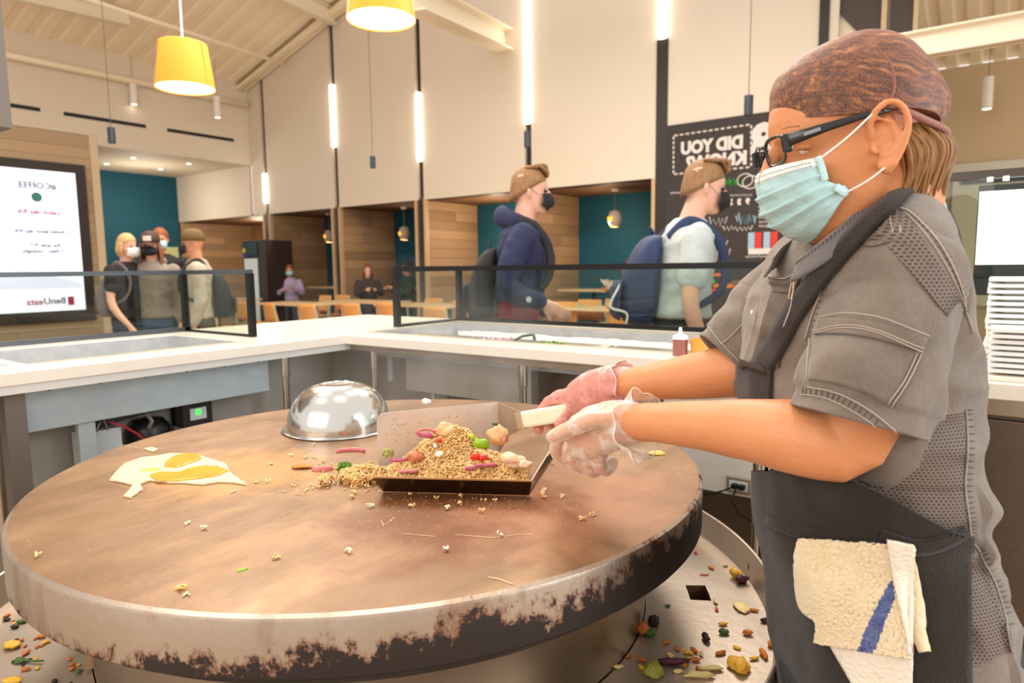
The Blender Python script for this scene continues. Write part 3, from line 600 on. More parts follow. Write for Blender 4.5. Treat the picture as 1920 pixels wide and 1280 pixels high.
# drinks cooler
dc=thing('drinks_cooler','dark glass-door drinks cooler standing by the entry alcove','cooler',(-13.45,9.2,0))
B().box(-.42,.42,-.35,.35,.02,2.0).build('cabinet',M('cooler_brown',(52,40,36),.3),dc,bevel=.01)
B().box(-.43,-.425,-.30,.30,.15,1.62).build('side_panel',MC['cooler_brown'],dc)
B().box(-.36,.12,-.37,-.352,.2,1.6).build('glass_door',M('cooler_glass',(196,206,204),.15,emit=.15),dc); B().box(-.20,-.08,-.375,-.37,.9,1.35).build('lit_tube',M('cooler_tube',(240,248,255),.3,emit=2.5),dc)
B().box(-.40,.14,-.372,-.352,1.66,1.95).build('header_panel',M('cooler_header',(30,56,56),.4),dc)
o=B().lathe([(0,0),(.05,0),(.05,.01),(0,.01)],14).build('badge',M('badge_yellow',(200,200,90),.5),dc); o.rotation_euler.x=math.pi/2; o.location=(-.33,-.375,1.78)
B().box(-.37,-.25,-.378,-.372,1.64,1.70).build('badge',M('badge_blue',(20,60,170),.5),dc)
o=bx('notice_sheet',M('notice_yellow',(206,214,150),.7),-18.45,-18.44,9.05,9.45,1.6,2.0); 
p=onx(327,462,-18.4); o.location=(0,p.y-9.25,p.z-1.8); setp(o,'pale yellow-green notice sheet on the teal wall behind the group','notice')
# ================================================================ GRIDDLE
GX,GY,GZ,GR=-1.142,1.064,.90,.716
def nodemat(name):
    m=bpy.data.materials.new(name); m.use_nodes=True; nt=m.node_tree; return m,nt,nt.nodes,nt.links,nt.nodes['Principled BSDF']
def mk_math(n,L,op,a,b=None,c=None):
    k=n.new('ShaderNodeMath'); k.operation=op
    for i,x in enumerate((a,b,c)):
        if x is None: continue
        if hasattr(x,'links') or hasattr(x,'is_linked'): L.new(x,k.inputs[i])
        else: k.inputs[i].default_value=x
    return k.outputs[0]
def mk_noise(n,L,vec,scale,detail=5,stretch=None,rough=.6):
    if stretch:
        mp=n.new('ShaderNodeMapping'); mp.inputs['Scale'].default_value=stretch; L.new(vec,mp.inputs[0]); vec=mp.outputs[0]
    t=n.new('ShaderNodeTexNoise'); t.inputs['Scale'].default_value=scale; t.inputs['Detail'].default_value=detail; t.inputs['Roughness'].default_value=rough; L.new(vec,t.inputs[0]); return t.outputs[0]
def mk_ramp(n,L,x,stops):
    r=n.new('ShaderNodeValToRGB'); e=r.color_ramp.elements
    while len(e)<len(stops): e.new(.5)
    for i,(p,c) in enumerate(stops): e[i].position=p; e[i].color=lin(c) if len(c)==3 and max(c)>1 else (c[0],c[0],c[0],1)
    L.new(x,r.inputs[0]); return r.outputs[0]
def mk_mix(n,L,f,a,b):
    k=n.new('ShaderNodeMix'); k.data_type='RGBA'
    for i,x in ((0,f),(6,a),(7,b)):
        if hasattr(x,'is_linked'): L.new(x,k.inputs[i])
        else: k.inputs[i].default_value=x if i==0 else lin(x)
    return k.outputs[2]
m,nt,n,L,p=nodemat('griddle_top'); tc=n.new('ShaderNodeTexCoord'); O=tc.outputs['Object']
base=mk_mix(n,L,mk_ramp(n,L,mk_noise(n,L,O,2.2,4),[(.38,(0,)),(.62,(1,))]),(148,114,82),(122,92,64))
base=mk_mix(n,L,mk_ramp(n,L,mk_noise(n,L,O,7,6,(1,.35,1)),[(.45,(0,)),(.7,(1,))]),base,(172,134,94))
base=mk_mix(n,L,mk_math(n,L,'MULTIPLY',mk_ramp(n,L,mk_noise(n,L,O,28,8,(1,.22,1),.75),[(.42,(0,)),(.72,(1,))]),.45),base,(112,80,54))
# brown burnt patch with its own ragged edge around the pile
sep=n.new('ShaderNodeSeparateXYZ'); L.new(O,sep.inputs[0])
def blob(cx,cy,r,ns,amp):
    dx=mk_math(n,L,'SUBTRACT',sep.outputs[0],cx); dy=mk_math(n,L,'SUBTRACT',sep.outputs[1],cy)
    d=mk_math(n,L,'SQRT',mk_math(n,L,'ADD',mk_math(n,L,'MULTIPLY',dx,dx),mk_math(n,L,'MULTIPLY',dy,dy)))
    q=mk_math(n,L,'MULTIPLY_ADD',mk_noise(n,L,O,ns,7),amp,d); q=mk_math(n,L,'SUBTRACT',q,amp*.5)
    mr=n.new('ShaderNodeMapRange'); mr.inputs[1].default_value=r; mr.inputs[2].default_value=r*.45; mr.inputs[3].default_value=0; mr.inputs[4].default_value=1; L.new(q,mr.inputs[0]); return mr.outputs[0]
b1=blob(.36,-.20,.25,10,.40); base=mk_mix(n,L,mk_math(n,L,'MULTIPLY',b1,.85),base,(112,60,28))
b2=blob(.52,.0,.30,8,.4); base=mk_mix(n,L,mk_math(n,L,'MULTIPLY',b2,.55),base,(178,122,90))
b3=blob(-.2,-.25,.22,12,.4); base=mk_mix(n,L,mk_math(n,L,'MULTIPLY',b3,.5),base,(206,156,84))
sp=mk_ramp(n,L,mk_noise(n,L,O,46,3,None,.7),[(.66,(0,)),(.72,(1,))]); base=mk_mix(n,L,mk_math(n,L,'MULTIPLY',sp,.5),base,(120,70,40))
L.new(base,p.inputs['Base Color']); p.inputs['Metallic'].default_value=.35
rg=mk_ramp(n,L,mk_noise(n,L,O,5,6),[(.35,(.30,)),(.7,(.50,))]); L.new(rg,p.inputs['Roughness'])
bp=n.new('ShaderNodeBump'); bp.inputs['Strength'].default_value=.10; bp.inputs['Distance'].default_value=.004; L.new(mk_noise(n,L,O,60,6),bp.inputs['Height']); L.new(bp.outputs[0],p.inputs['Normal'])
gtop=m
m,nt,n,L,p=nodemat('griddle_rim'); tc=n.new('ShaderNodeTexCoord'); O=tc.outputs['Object']; sep=n.new('ShaderNodeSeparateXYZ'); L.new(O,sep.inputs[0])
br=mk_mix(n,L,mk_noise(n,L,O,3,5,(1,1,.3)),(208,194,180),(166,144,124))
br=mk_mix(n,L,mk_ramp(n,L,mk_noise(n,L,O,9,6,(1,1,.25)),[(.5,(0,)),(.75,(1,))]),br,(140,100,72))
zn=mk_math(n,L,'MULTIPLY',sep.outputs[2],-11.0)            # 0 at top, 1 at the bottom edge
ang=mk_math(n,L,'MULTIPLY_ADD',sep.outputs[0],1.0,mk_math(n,L,'MULTIPLY_ADD',sep.outputs[1],.5,.56))   # towards +X heavier soot
msk=mk_math(n,L,'ADD',mk_math(n,L,'MULTIPLY',zn,.62),mk_math(n,L,'MULTIPLY',ang,.45))
nn=mk_math(n,L,'ADD',mk_math(n,L,'MULTIPLY',mk_noise(n,L,O,42,8,(1,1,.8),.75),.62),mk_math(n,L,'MULTIPLY',mk_noise(n,L,O,9,4),.38))
soot=mk_ramp(n,L,mk_math(n,L,'ADD',msk,mk_math(n,L,'MULTIPLY_ADD',nn,2.0,-1.0)),[(.70,(0,)),(.76,(1,))])
rst=mk_ramp(n,L,mk_math(n,L,'ADD',msk,mk_math(n,L,'MULTIPLY_ADD',nn,2.0,-1.0)),[(.60,(0,)),(.74,(1,))])
br=mk_mix(n,L,mk_math(n,L,'MULTIPLY',rst,.8),br,(128,66,34)); br=mk_mix(n,L,soot,br,(40,27,20))
L.new(br,p.inputs['Base Color']); L.new(mk_math(n,L,'MULTIPLY_ADD',soot,-.7,.8),p.inputs['Metallic']); L.new(mk_math(n,L,'MULTIPLY_ADD',soot,.25,.36),p.inputs['Roughness'])
bp=n.new('ShaderNodeBump'); bp.inputs['Strength'].default_value=.25; bp.inputs['Distance'].default_value=.003; L.new(mk_noise(n,L,O,90,6,(1,1,.5)),bp.inputs['Height']); L.new(bp.outputs[0],p.inputs['Normal'])
grim=m
gd=thing('round_griddle','large round steel mongolian griddle with soot-stained rim and drain trough','griddle',(GX,GY,GZ))
B().lathe([(0,0),(.3,0),(.60,0),(.700,0),(.708,-.0008)],160).build('cooking_plate',gtop,gd,auto=True)
B().lathe([(.708,-.0008),(.7145,-.004),(.716,-.009),(.716,-.086),(.712,-.091),(.62,-.091)],160).build('plate_rim',grim,gd,auto=True)
sk=M('burner_skirt',(84,76,68),.45,.6,var=(9,.7),col2=(54,46,40)); B().lathe([(.668,-.091),(.668,-.125),(.66,-.13),(.6,-.13)],128).build('burner_skirt',sk,gd,auto=True)
drm=M('drum_steel',(168,150,132),.3,.9,var=(4,.8),col2=(144,124,106),bump=(60,.04)); B().lathe([(.608,-.09),(.600,-.305)],128).build('drum',drm,gd,auto=True)
qs=ray(153,1230); # seam strip where the view ray meets the drum
qq=Vector((EYE.x-GX,EYE.y-GY)); qd=Vector((qs.x,qs.y)); A_=qd.dot(qd); B_=2*qq.dot(qd); C_=qq.dot(qq)-.365; tq=(-B_-math.sqrt(max(0,B_*B_-4*A_*C_)))/(2*A_); hp=qq+qd*tq
B().box(.597,.611,-.008,.008,-.30,-.10).build('seam_strip',M('seam_tan',(206,170,122),.4,.6),gd).rotation_euler.z=math.atan2(hp.y,hp.x)
trs=M('trough_steel',(196,182,166),.38,.75,var=(7,.7),col2=(172,156,140),bump=(70,.05),stretch=(1,1,1))
# trough floor with a real square drain opening
nA=128; b=B(); rs=[.602,.66,.701,.747,.80,.856]
hole={}
ca=math.atan2(.383,.611)
for k,r in enumerate(rs):
    for i in range(nA):
        a=ca+2*math.pi*(i-.5)/nA; b.v.append((r*math.cos(a),r*math.sin(a),-.305))
for k in range(5):
    for i in range(nA):
        if k==2 and i in (0,nA-1,): continue
        b.f.append((k*nA+i,k*nA+(i+1)%nA,(k+1)*nA+(i+1)%nA,(k+1)*nA+i))
b.build('trough_floor',trs,gd)
hb=B(); 
for s_ in (0,): pass
i0=2*nA+nA-1; c4=[b.v[2*nA+nA-1],b.v[2*nA+1],b.v[3*nA+1],b.v[3*nA+nA-1]]
lo=[(x,y,z-.10) for x,y,z in c4]; hb.add(c4+lo,[(0,1,5,4),(1,2,6,5),(2,3,7,6),(3,0,4,7),(4,5,6,7)]); hb.build('drain_well',M('drain_rust',(96,60,38),.7),gd)
B().lathe([(.856,-.305),(.860,-.30),(.867,-.240),(.871,-.238),(.874,-.241),(.868,-.31),(.866,-.48),(.56,-.60),(.50,-.88),(.52,-.90)],160).build('trough_wall',trs,gd,auto=True)
# ---------------- egg
def flat(name,pts,z0,z1,mat,parent,seed=0,smooth=True):
    P=[onz(*q,z0) for q in pts]; 
    # subdivide outline with a little wobble
    Q=[]
    for i,a in enumerate(P):
        b_=P[(i+1)%len(P)]; 
        for k in range(4):
            t_=k/4; v=a.lerp(b_,t_); v+=Vector((nz(v.x*60,v.y*60,seed),nz(v.x*60,v.y*60,seed+9),0))*.003; Q.append(v)
    bm=bmesh.new(); vs=[bm.verts.new((v.x,v.y,z0)) for v in Q]; f=bm.faces.new(vs); bmesh.ops.triangulate(bm,faces=[f])
    r=bmesh.ops.extrude_face_region(bm,geom=bm.faces[:]); 
    for v in [g for g in r['geom'] if isinstance(g,bmesh.types.BMVert)]: v.co.z=z1
    bmesh.ops.recalc_face_normals(bm,faces=bm.faces); me=bpy.data.meshes.new(name); bm.to_mesh(me); bm.free()
    o=bpy.data.objects.new(name,me); COL.objects.link(o); me.materials.append(mat)
    md=o.modifiers.new('b','BEVEL'); md.width=(z1-z0)*.6; md.segments=2; md.limit_method='ANGLE'; 
    if parent:
        o.parent=parent; o.matrix_parent_inverse=Matrix.Translation(-Vector(parent.location))
    return o
eg=thing('fried_egg','frying egg with ragged white edge and two smeared yellow yolks','egg',onz(330,868,.9))
ew=M('egg_white',(236,206,160),.3,var=(30,.7),col2=(240,222,190),sss=.2,coat=.3,bump=(90,.25)); yk=M('egg_yolk',(232,148,8),.12,var=(20,.6),col2=(244,184,50),coat=.6)
flat('egg_white',[(200,884),(213,868),(230,853),(260,844),(290,841),(315,837),(335,838),(365,840),(380,846),(402,853),(420,861),(424,874),(436,884),(456,898),(428,893),(404,892),(375,896),(342,892),(310,891),(276,886),(256,893),(262,903),(252,909),(240,918),(226,914),(236,905),(242,893),(222,888)],.9005,.905,ew,eg)
flat('yolk',[(302,860),(306,850),(322,841),(346,837),(366,839),(374,847),(352,855),(326,863)],.9045,.9085,yk,eg,3)
flat('yolk',[(273,876),(296,871),(330,872),(352,865),(378,861),(405,863),(421,871),(406,879),(362,885),(318,888),(288,887)],.9045,.9085,yk,eg,5)
flat('yolk_smear',[(258,864),(285,861),(300,864),(284,868),(262,868)],.9045,.9065,M('yolk_thin',(252,214,110),.2,coat=.3),eg,6)
o=flat('egg_white_drop',[(266,826),(280,823),(292,827),(284,832),(272,829)],.9005,.9035,ew,None,8); setp(o,'small white egg drip behind the fried egg near the griddle edge','egg')
# grease lines scraped on the plate (thin real film)
film=M('grease_film',(232,196,140),.25,coat=.5,alpha=.6)
def smear(pts,w,label):
    P=[onz(*q,.9008) for q in pts]; b=B(); L_,R_=[],[]
    for i,v in enumerate(P):
        t_=(P[min(i+1,len(P)-1)]-P[max(i-1,0)]).normalized(); s_=Vector((-t_.y,t_.x,0))*w*R.uniform(.5,1.2); L_.append(v+s_); R_.append(v-s_)
    b.v=[tuple(x) for x in L_+R_]; k=len(P); b.f=[(i,i+1,k+i+1,k+i) for i in range(k-1)]
    o=b.build('grease_streak',film,gd); o.matrix_parent_inverse=Matrix.Translation(-Vector((GX,GY,GZ)))
for pts,w in (([(706,968),(712,980),(722,972),(732,964)],.0015),([(748,995),(790,1000),(808,1002)],.0012),([(845,999),(880,1003),(915,1007),(960,1002),(990,1002)],.0014),([(905,1080),(925,1084),(952,1095)],.002),([(222,816),(250,822),(268,826)],.0015),([(372,797),(400,800),(440,800),(470,803)],.0012),([(520,782),(545,780),(560,786)],.0014)): smear(pts,w,'')
# ---------------- bowl
bc=onz(633,793,.9); bw=thing('metal_bowl','upturned shiny stainless steel mixing bowl resting on the griddle','bowl',(bc.x,bc.y,.9))
bs=M('polished_bowl',(206,204,200),.16,1,bump=(30,.03)); r0=.142
prof=[(r0+.012,.001),(r0+.014,.003),(r0+.011,.005),(r0,.005)]+[(r0*math.cos(t_)**.72*1.0,.005+.122*math.sin(t_)) for t_ in [i*.12 for i in range(1,12)]]
prof=[q for q in prof if q[0]>.055 or q[1]<.01]+[(.052,.1235),(.050,.1215),(.0,.1205)]
B().lathe(prof,64).build('bowl_shell',bs,bw,auto=True)
for i in range(5):
    a=R.uniform(0,6.28); rr=.05; 
def grainmesh(l=.0030,r_=.0016):
    b=B(); rings=[]
    for z,k in ((-l,.3),(-l*.5,1),(l*.5,1),(l,.3)): rings.append([(z,r_*k*math.cos(q*math.pi/2),r_*k*math.sin(q*math.pi/2)) for q in range(4)])
    return b.loft(rings)
G0=grainmesh()
def cf(a,d,z): v=RT*a+FW*d; return Vector((v.x,v.y,z))
def dome(a,d):
    # pile height above the plate, camera-aligned plan coordinates
    h=0
    for (ca_,cd_,sa,sd,hh) in ((-.135,1.405,.085,.060,.105),(-.06,1.37,.075,.055,.060),(-.20,1.38,.06,.055,.050),(-.01,1.34,.04,.035,.035),(-.31,1.37,.055,.035,.030),(-.385,1.345,.03,.02,.015)):
        q=((a-ca_)/sa)**2+((d-cd_)/sd)**2; h=max(h,hh*math.exp(-q*.9))
    return h+.010*nz(a*40,d*40,.3)+.005*nz(a*110,d*110,4)
rice=B(); rr=random.Random(11); cnt=0; under=B()
while cnt<9500:
    a=rr.uniform(-.46,.03); d=rr.uniform(1.285,1.50); h=dome(a,d)
    if h<.012 and rr.random()>.10*max(0,h)/.012: continue
    # keep between the blades
    if d<1.292-.02*(a+.255)/.28+.004 and a>-.25: continue
    if a>-.29 and d>1.435+.35*(a+.29)*1.0: continue
    u=Vector((rr.uniform(-1,1),rr.uniform(-1,1),rr.uniform(-.7,.7))).normalized(); v=u.cross(Vector((0,0,1))).normalized(); w_=u.cross(v); s=rr.uniform(.75,1.35)
    c=cf(a,d,.9+max(.001,h-rr.random()**2*.006)+.001)
    rice.add([c+(u*q[0]+v*q[1]+w_*q[2])*s for q in G0.v],G0.f); cnt+=1
rcm=M('fried_rice',(252,222,164),.45,var=(38,.7),col2=(228,164,86),sss=.2)
o=rice.build('fried_rice_grains',rcm,None,smooth=True); setp(o,'heaped pile of golden fried rice between the two steel turners','rice',None,'stuff')
def fu(u,v):
    a=-.46+.49*u; d=1.285+.24*v; h=dome(a,d)-.004; return cf(a,d,.9+max(-.004,h if h>.010 else -.004))
und=B(); und.grid(fu,90,44)
keep=[]
for f in und.f:
    c=sum((Vector(und.v[i]) for i in f),Vector())/len(f); a=c.dot(RT); d=c.dot(FW)
    if c.z<.901: continue
    if d<1.300 and a>-.25: continue
    if a>-.29 and d>1.43+.35*(a+.29): continue
    keep.append(f)
und.f=keep; o=und.build('fried_rice_core',M('rice_core',(240,194,122),.6,var=(90,.9),col2=(200,130,64),bump=(260,.9)),None,smooth=True); setp(o,'packed rice under the loose grains of the pile','rice',None,'stuff')
# crumbs scattered on the plate: clumps of a few grains
def clump(px,py,n_=5,s=1,mat=rcm,label=None,z=.9,group='stray rice crumbs on the griddle',name='rice_crumb',lift=.0):
    c=onz(px,py,z); b=B(); r=random.Random(int(px*7+py))
    for i in range(n_):
        u=Vector((r.uniform(-1,1),r.uniform(-1,1),r.uniform(-.5,.5))).normalized(); v=u.cross(Vector((0,0,1))).normalized(); w_=u.cross(v); q0=Vector((r.uniform(-1,1),r.uniform(-1,1),0))*.0038*s*(n_>1)+Vector((0,0,.0016*s+r.random()*.003*s*(n_>3)))
        k=s*r.uniform(.6,1.0); b.add([q0+(u*q[0]+v*q[1]+w_*q[2])*k for q in G0.v],G0.f)
    o=b.build(name,mat,None,smooth=True); o.location=c+Vector((0,0,lift)); o['kind']='stuff' if n_>1 else ''
    if n_<=1: del o['kind']
    if label: setp(o,label,'crumb',group)
    return o
wr=M('white_rice',(240,224,190),.5,sss=.2)
CR=[(345,968,'w'),(373,978,'w'),(332,1066+24,'y'),(341,1101,'w'),(645,1027,'w'),(828,1029,'w'),(507,1036,'y'),(62,1023,'y'),(1085,977,'y'),(1105,971,'y'),(930,1003,'w'),(660,918,'y'),(654,927,'y'),(737,913,'y'),(688,944,'w'),(766,925,'y'),(765,945,'y'),(812,930,'y'),(831,916,'y'),(856,944,'y'),(858,930,'y'),(895,958,'y'),(900,936,'y'),(923,938,'y'),(835,952,'w'),(1015,935,'y'),(1048,934,'w'),(1013,922,'w'),(541,845,'w'),(568,850,'w'),(585,850,'y'),(502,861,'w'),(601,858,'y'),(498,893,'w'),(434,911,'w'),(474,894,'y'),(500,782,'y'),(604,811,'w'),(584,826,'w'),(1030,872,'y'),(748,902,'w'),(1078,792,'w')]
cg_=['stray rice crumb on the griddle']
for i,(px,py,k) in enumerate(CR): 
    where='front left half' if px<600 and py>900 else 'back left half near the bowl' if px<610 else 'strip of plate in front of the near turner' if py>900 and px<950 else 'bare plate right of the turner'
    clump(px,py,R.choice((3,4,6,7)),1.35 if 880<py else 1.1,wr if k=='w' else rcm,'small clump of %s rice grains lying on the %s'%('white' if k=='w' else 'browned',where))
fine=B()
for i in range(900):
    t_=R.random(); a=R.uniform(-.42,.16); d=R.gauss(1.20,.07)
    if R.random()<.3: a=R.uniform(-.9,.3); d=R.uniform(.9,1.7)
    c=cf(a,d,.9009); 
    if (c.x-GX)**2+(c.y-GY)**2>.47: continue
    s=R.uniform(.0004,.0013); u=R.random()*6.28; fine.add([(c.x+s*math.cos(u+q*2.09),c.y+s*math.sin(u+q*2.09),.9005) for q in range(3)]+[(c.x,c.y,.9005+s)],[(0,1,3),(1,2,3),(2,0,3)])
o=fine.build('crumb_dust',M('crumb_dust',(240,208,150),.5),None); setp(o,'fine rice crumbs dusted over the griddle plate','crumb',None,'stuff')
# ---------------- vegetables in and beside the pile
onm=M('onion_pink',(226,150,140),.35,var=(40,.7),col2=(180,60,90),sss=.3); onr=M('onion_purple',(170,44,84),.35,var=(40,.6),col2=(210,120,140)); grn_=M('pepper_green',(158,196,30),.2,var=(30,.5),col2=(120,170,20),coat=.5)
redp=M('pepper_red',(226,56,24),.2,coat=.4); chk=M('chicken_tan',(222,160,106),.45,var=(40,.8),col2=(240,200,150),bump=(120,.3)); brc=M('broccoli_green',(96,140,26),.6,var=(90,.8),col2=(60,100,20))
def strip(name,px,py,z,dd,length,curve,w_,th,mat,label,cat,rot=0,tilt=0):
    c=atd(px,py,dd) if dd else onz(px,py,z)
    pts=[]
    for i in range(9):
        t_=(i/8-.5); an=curve*t_; 
        if abs(curve)>.01: x=length/curve*math.sin(an); y=length/curve*(1-math.cos(an))
        else: x=length*t_; y=0
        pts.append(Vector((x,y,0)))
    rr_=[(w_*(.55 if i in (0,8) else 1),th) for i in range(9)]
    o=B().tube(pts,rr_,8,up=(0,0,1)).build(name,mat,None,smooth=True); o.location=c; o.rotation_euler=(tilt,0,YAW+rot); setp(o,label,cat); return o
strip('onion_strip',598,874,.9,None,.045,.8,.010,.003,onm,'pale pink onion petal at the left tip of the pile','onion',.1)
strip('onion_strip',628,888,.9,None,.075,1.6,.003,.004,onr,'thin purple-red onion arc in front of the broccoli','onion',.2)
strip('onion_strip',655,836,.903,None,.075,-1.5,.006,.003,onm,'pink onion ring lying at the back of the tail','onion',.0)
strip('onion_strip',795,800,1.0,1.40,.05,-1.6,.005,.003,onm,'pink onion arc on the upper left slope','onion',0,1.3)
strip('onion_strip',792,812,1.0,1.375,.035,.5,.007,.004,onr,'dark purple onion piece on the upper left slope','onion',-.5,.4)
strip('onion_strip',745,858,.95,1.35,.045,1.6,.004,.004,onr,'purple onion curl low on the left slope','onion',.3,.3)
strip('onion_strip',905,871,.93,1.325,.045,.3,.004,.004,onr,'magenta onion strip low on the right slope','onion',.15,.2)
strip('onion_strip',875,876,.93,1.32,.018,.3,.005,.004,onr,'short magenta onion bit beside the longer strip','onion',.1,.2)
strip('onion_strip',760,879,.92,1.325,.04,.4,.004,.005,onm,'light pink onion strip just above the near blade','onion',.1,.2)
strip('pepper_chunk',897,832,1.0,1.385,.030,1.2,.014,.008,grn_,'bright green pepper chunk on the right shoulder','pepper',-.1,.3)
strip('pepper_chunk',877,817,1.0,1.40,.026,.8,.010,.005,M('pepper_pale',(196,206,60),.3,coat=.4),'yellow-green pepper slice leaning behind the chunk','pepper',-.9,.6)
strip('pepper_chunk',925,794,1.0,1.42,.012,.3,.004,.003,M('pepper_dark',(70,90,40),.4),'tiny dark green pepper scrap by the far blade','pepper',-.4,.3)
strip('pepper_chunk',886,854,.96,1.345,.018,.4,.009,.007,redp,'glossy red pepper piece in the middle right','pepper',.0,.3)
strip('pepper_chunk',901,857,.96,1.34,.016,.4,.008,.007,redp,'second red pepper piece touching the first','pepper',.4,.2)
strip('pepper_chunk',818,822,1.0,1.37,.01,.4,.005,.005,redp,'tiny red pepper fleck near the top','pepper',.4,.2)
def chunk(px,py,dd,r,mat,name,label,cat,sq=(1,1,.8),z=None,seed=1):
    c=atd(px,py,dd) if dd else onz(px,py,z); bm=bmesh.new(); bmesh.ops.create_icosphere(bm,subdivisions=3,radius=r)
    for v in bm.verts:
        k=1+.42*nz(v.co.x/r*1.1+seed*7,v.co.y/r*1.1,v.co.z/r*1.1)+.22*nz(v.co.x/r*3+seed,v.co.y/r*3,v.co.z/r*3); v.co*=k; v.co.x*=sq[0]; v.co.y*=sq[1]; v.co.z*=sq[2]
    me=bpy.data.meshes.new(name); bm.to_mesh(me); bm.free(); me.polygons.foreach_set('use_smooth',[True]*len(me.polygons)); me.materials.append(mat)
    o=bpy.data.objects.new(name,me); COL.objects.link(o); o.location=c if dd else c+Vector((0,0,r*sq[2]*.8)); o.rotation_euler.z=YAW
    if label: setp(o,label,cat)
    return o
chunk(929,815,1.43,.023,chk,'chicken_piece','browned chicken piece standing against the far blade','chicken',(1,.6,.95),seed=2)
strip('onion_strip',942,818,1.0,1.42,.04,-1.4,.004,.002,onm,'thin tan onion curl right of the standing chicken','onion',1.3,1.2)
chunk(958,862,1.33,.020,M('chicken_pale',(240,206,170),.4,bump=(120,.3),sss=.2),'chicken_piece','pale chicken piece at the right foot of the pile','chicken',(1.3,.8,.7),seed=3)
chunk(980,872,1.31,.013,MC['chicken_pale'],'chicken_piece','small pale chicken bit nearest the bent corner','chicken',(1,.8,.8),seed=4)
chunk(832,804,1.40,.020,chk,'chicken_piece','rice-coated chicken lump at the very top','chicken',(1,.8,.9),seed=5)
chunk(773,852,1.36,.016,M('chicken_brown',(200,120,80),.4,bump=(120,.3)),'chicken_piece','reddish brown chicken lump on the left slope','chicken',(1.1,.8,.8),seed=6)
chunk(818,847,1.345,.0075,M('egg_white_bit',(255,250,238),.3),'egg_bit','bright white egg bit at the front centre','egg',seed=7)
chunk(811,832,1.36,.004,MC['egg_white_bit'],'egg_bit','small white egg fleck above the larger one','egg',seed=8)
chunk(560,868,None,.014,M('crisp_crumb',(206,130,50),.6,bump=(200,.6)),'fried_crumb','flat orange fried crumb left of the onion petal','crumb',(1.7,.7,.3),z=.9,seed=9)
chunk(797,748,1.62,.009,MC['egg_white_bit'],'egg_bit','white sparkling bit beyond the perforated blade','egg',(1.3,.8,.7),seed=10)
chunk(920,861-22,1.0,.0001,redp,'x',None,None) and None
bpy.data.objects.remove(bpy.data.objects['x'])
# broccoli
def broc(px,py,z,dd,s,label,mat=brc):
    c=atd(px,py,dd) if dd else onz(px,py,z); t=thing('broccoli_floret',label,'broccoli',c); r=random.Random(int(px))
    B().tube([(-.9*s,0,.15*s),(0,0,.4*s),(.3*s,0,.7*s)],[.22*s,.28*s,.2*s],8).build('stalk',M('broccoli_stalk',(170,190,100),.4),t,smooth=True)
    bm=bmesh.new()
    for i in range(70):
        u=Vector((r.gauss(0,1),r.gauss(0,1),r.gauss(.3,.8))).normalized(); q=u*s*.8+Vector((.1*s,0,.65*s)); 
        bmesh.ops.create_icosphere(bm,subdivisions=1,radius=s*r.uniform(.16,.28),matrix=Matrix.Translation(q))
    me=bpy.data.meshes.new('crown'); bm.to_mesh(me); bm.free(); me.polygons.foreach_set('use_smooth',[True]*len(me.polygons)); me.materials.append(mat)
    o=bpy.data.objects.new('crown',me); COL.objects.link(o); o.parent=t
broc(640,880,.9,None,.017,'bright green broccoli floret on the left tail of the pile')
broc(722,852,.93,1.36,.013,'rice-covered broccoli floret between tail and heap',M('broccoli_olive',(130,150,60),.6,var=(90,.8),col2=(200,170,110)))
# zucchini bits on plate
strip('green_scrap',445,1057,.9,None,.016,.9,.003,.002,grn_,'curled yellow-green pepper scrap on the empty front plate','pepper',.7)
strip('yellow_scrap',327,1089,.9,None,.016,.3,.003,.002,M('yellow_scrap',(240,190,90),.4),'yellow scrap beside white rice near the front rim','crumb',.3)
chunk(1225,858,None,.012,M('scrambled_egg',(246,214,96),.4,bump=(160,.4)),'scrambled_egg_bit','yellow scrambled egg bit right of the gloved hand','egg',(1.7,.7,.4),z=.9,seed=12)
chunk(1011,929,None,.007,chk,'chicken_bit','tan chicken crumb off the corner of the near turner','chicken',(.8,1.4,.7),z=.9,seed=13)
# ---------------- the two turners
blade_m=M('scratched_blade',(226,214,206),.38,.25,var=(16,.8),col2=(212,196,182),bump=(50,.06)); dkb=M('shaded_blade',(112,86,60),.22,.9,var=(14,.8),col2=(60,44,30),bump=(40,.15))  # near blade: shade of its downward-leaning face is put into the dark colour
def sheet(name,pts,th,mat,parent):
    b=B(); P=[Vector(q) for q in pts]; nrm=(P[1]-P[0]).cross(P[-1]-P[0]).normalized()*th/2; k=len(P)
    b.v=[tuple(q+nrm) for q in P]+[tuple(q-nrm) for q in P]; b.f=[tuple(range(k)),tuple(range(2*k-1,k-1,-1))]+[(i,k+i,k+(i+1)%k,(i+1)%k) for i in range(k)]
    o=b.build(name,mat,None,bevel=0); o.parent=parent; o.matrix_parent_inverse=Matrix.Translation(-Vector(parent.location)); return o
tf=thing('griddle_turner','big perforated steel turner with white handle held in the pink gloved hand','turner',cf(-.165,1.5,.9))
BL=atd(704,872,1.452); BL.z=.902; TL=Vector((BL.x,BL.y,1.024)); BR=cf(-.034,1.56,.902); TR=Vector((BR.x,BR.y,1.024))
ex=(BR-BL).normalized(); ez=Vector((0,0,1)); Lb=(BR-BL).length
def bp_(u,v): return BL+ex*u+ez*v
out=[bp_(0,0),bp_(Lb,0),bp_(Lb,.122)]+[bp_(.02-.02*math.sin(a*math.pi/8),.102+.02*math.cos(a*math.pi/8)) for a in range(5)]
bm=bmesh.new(); hol=[]
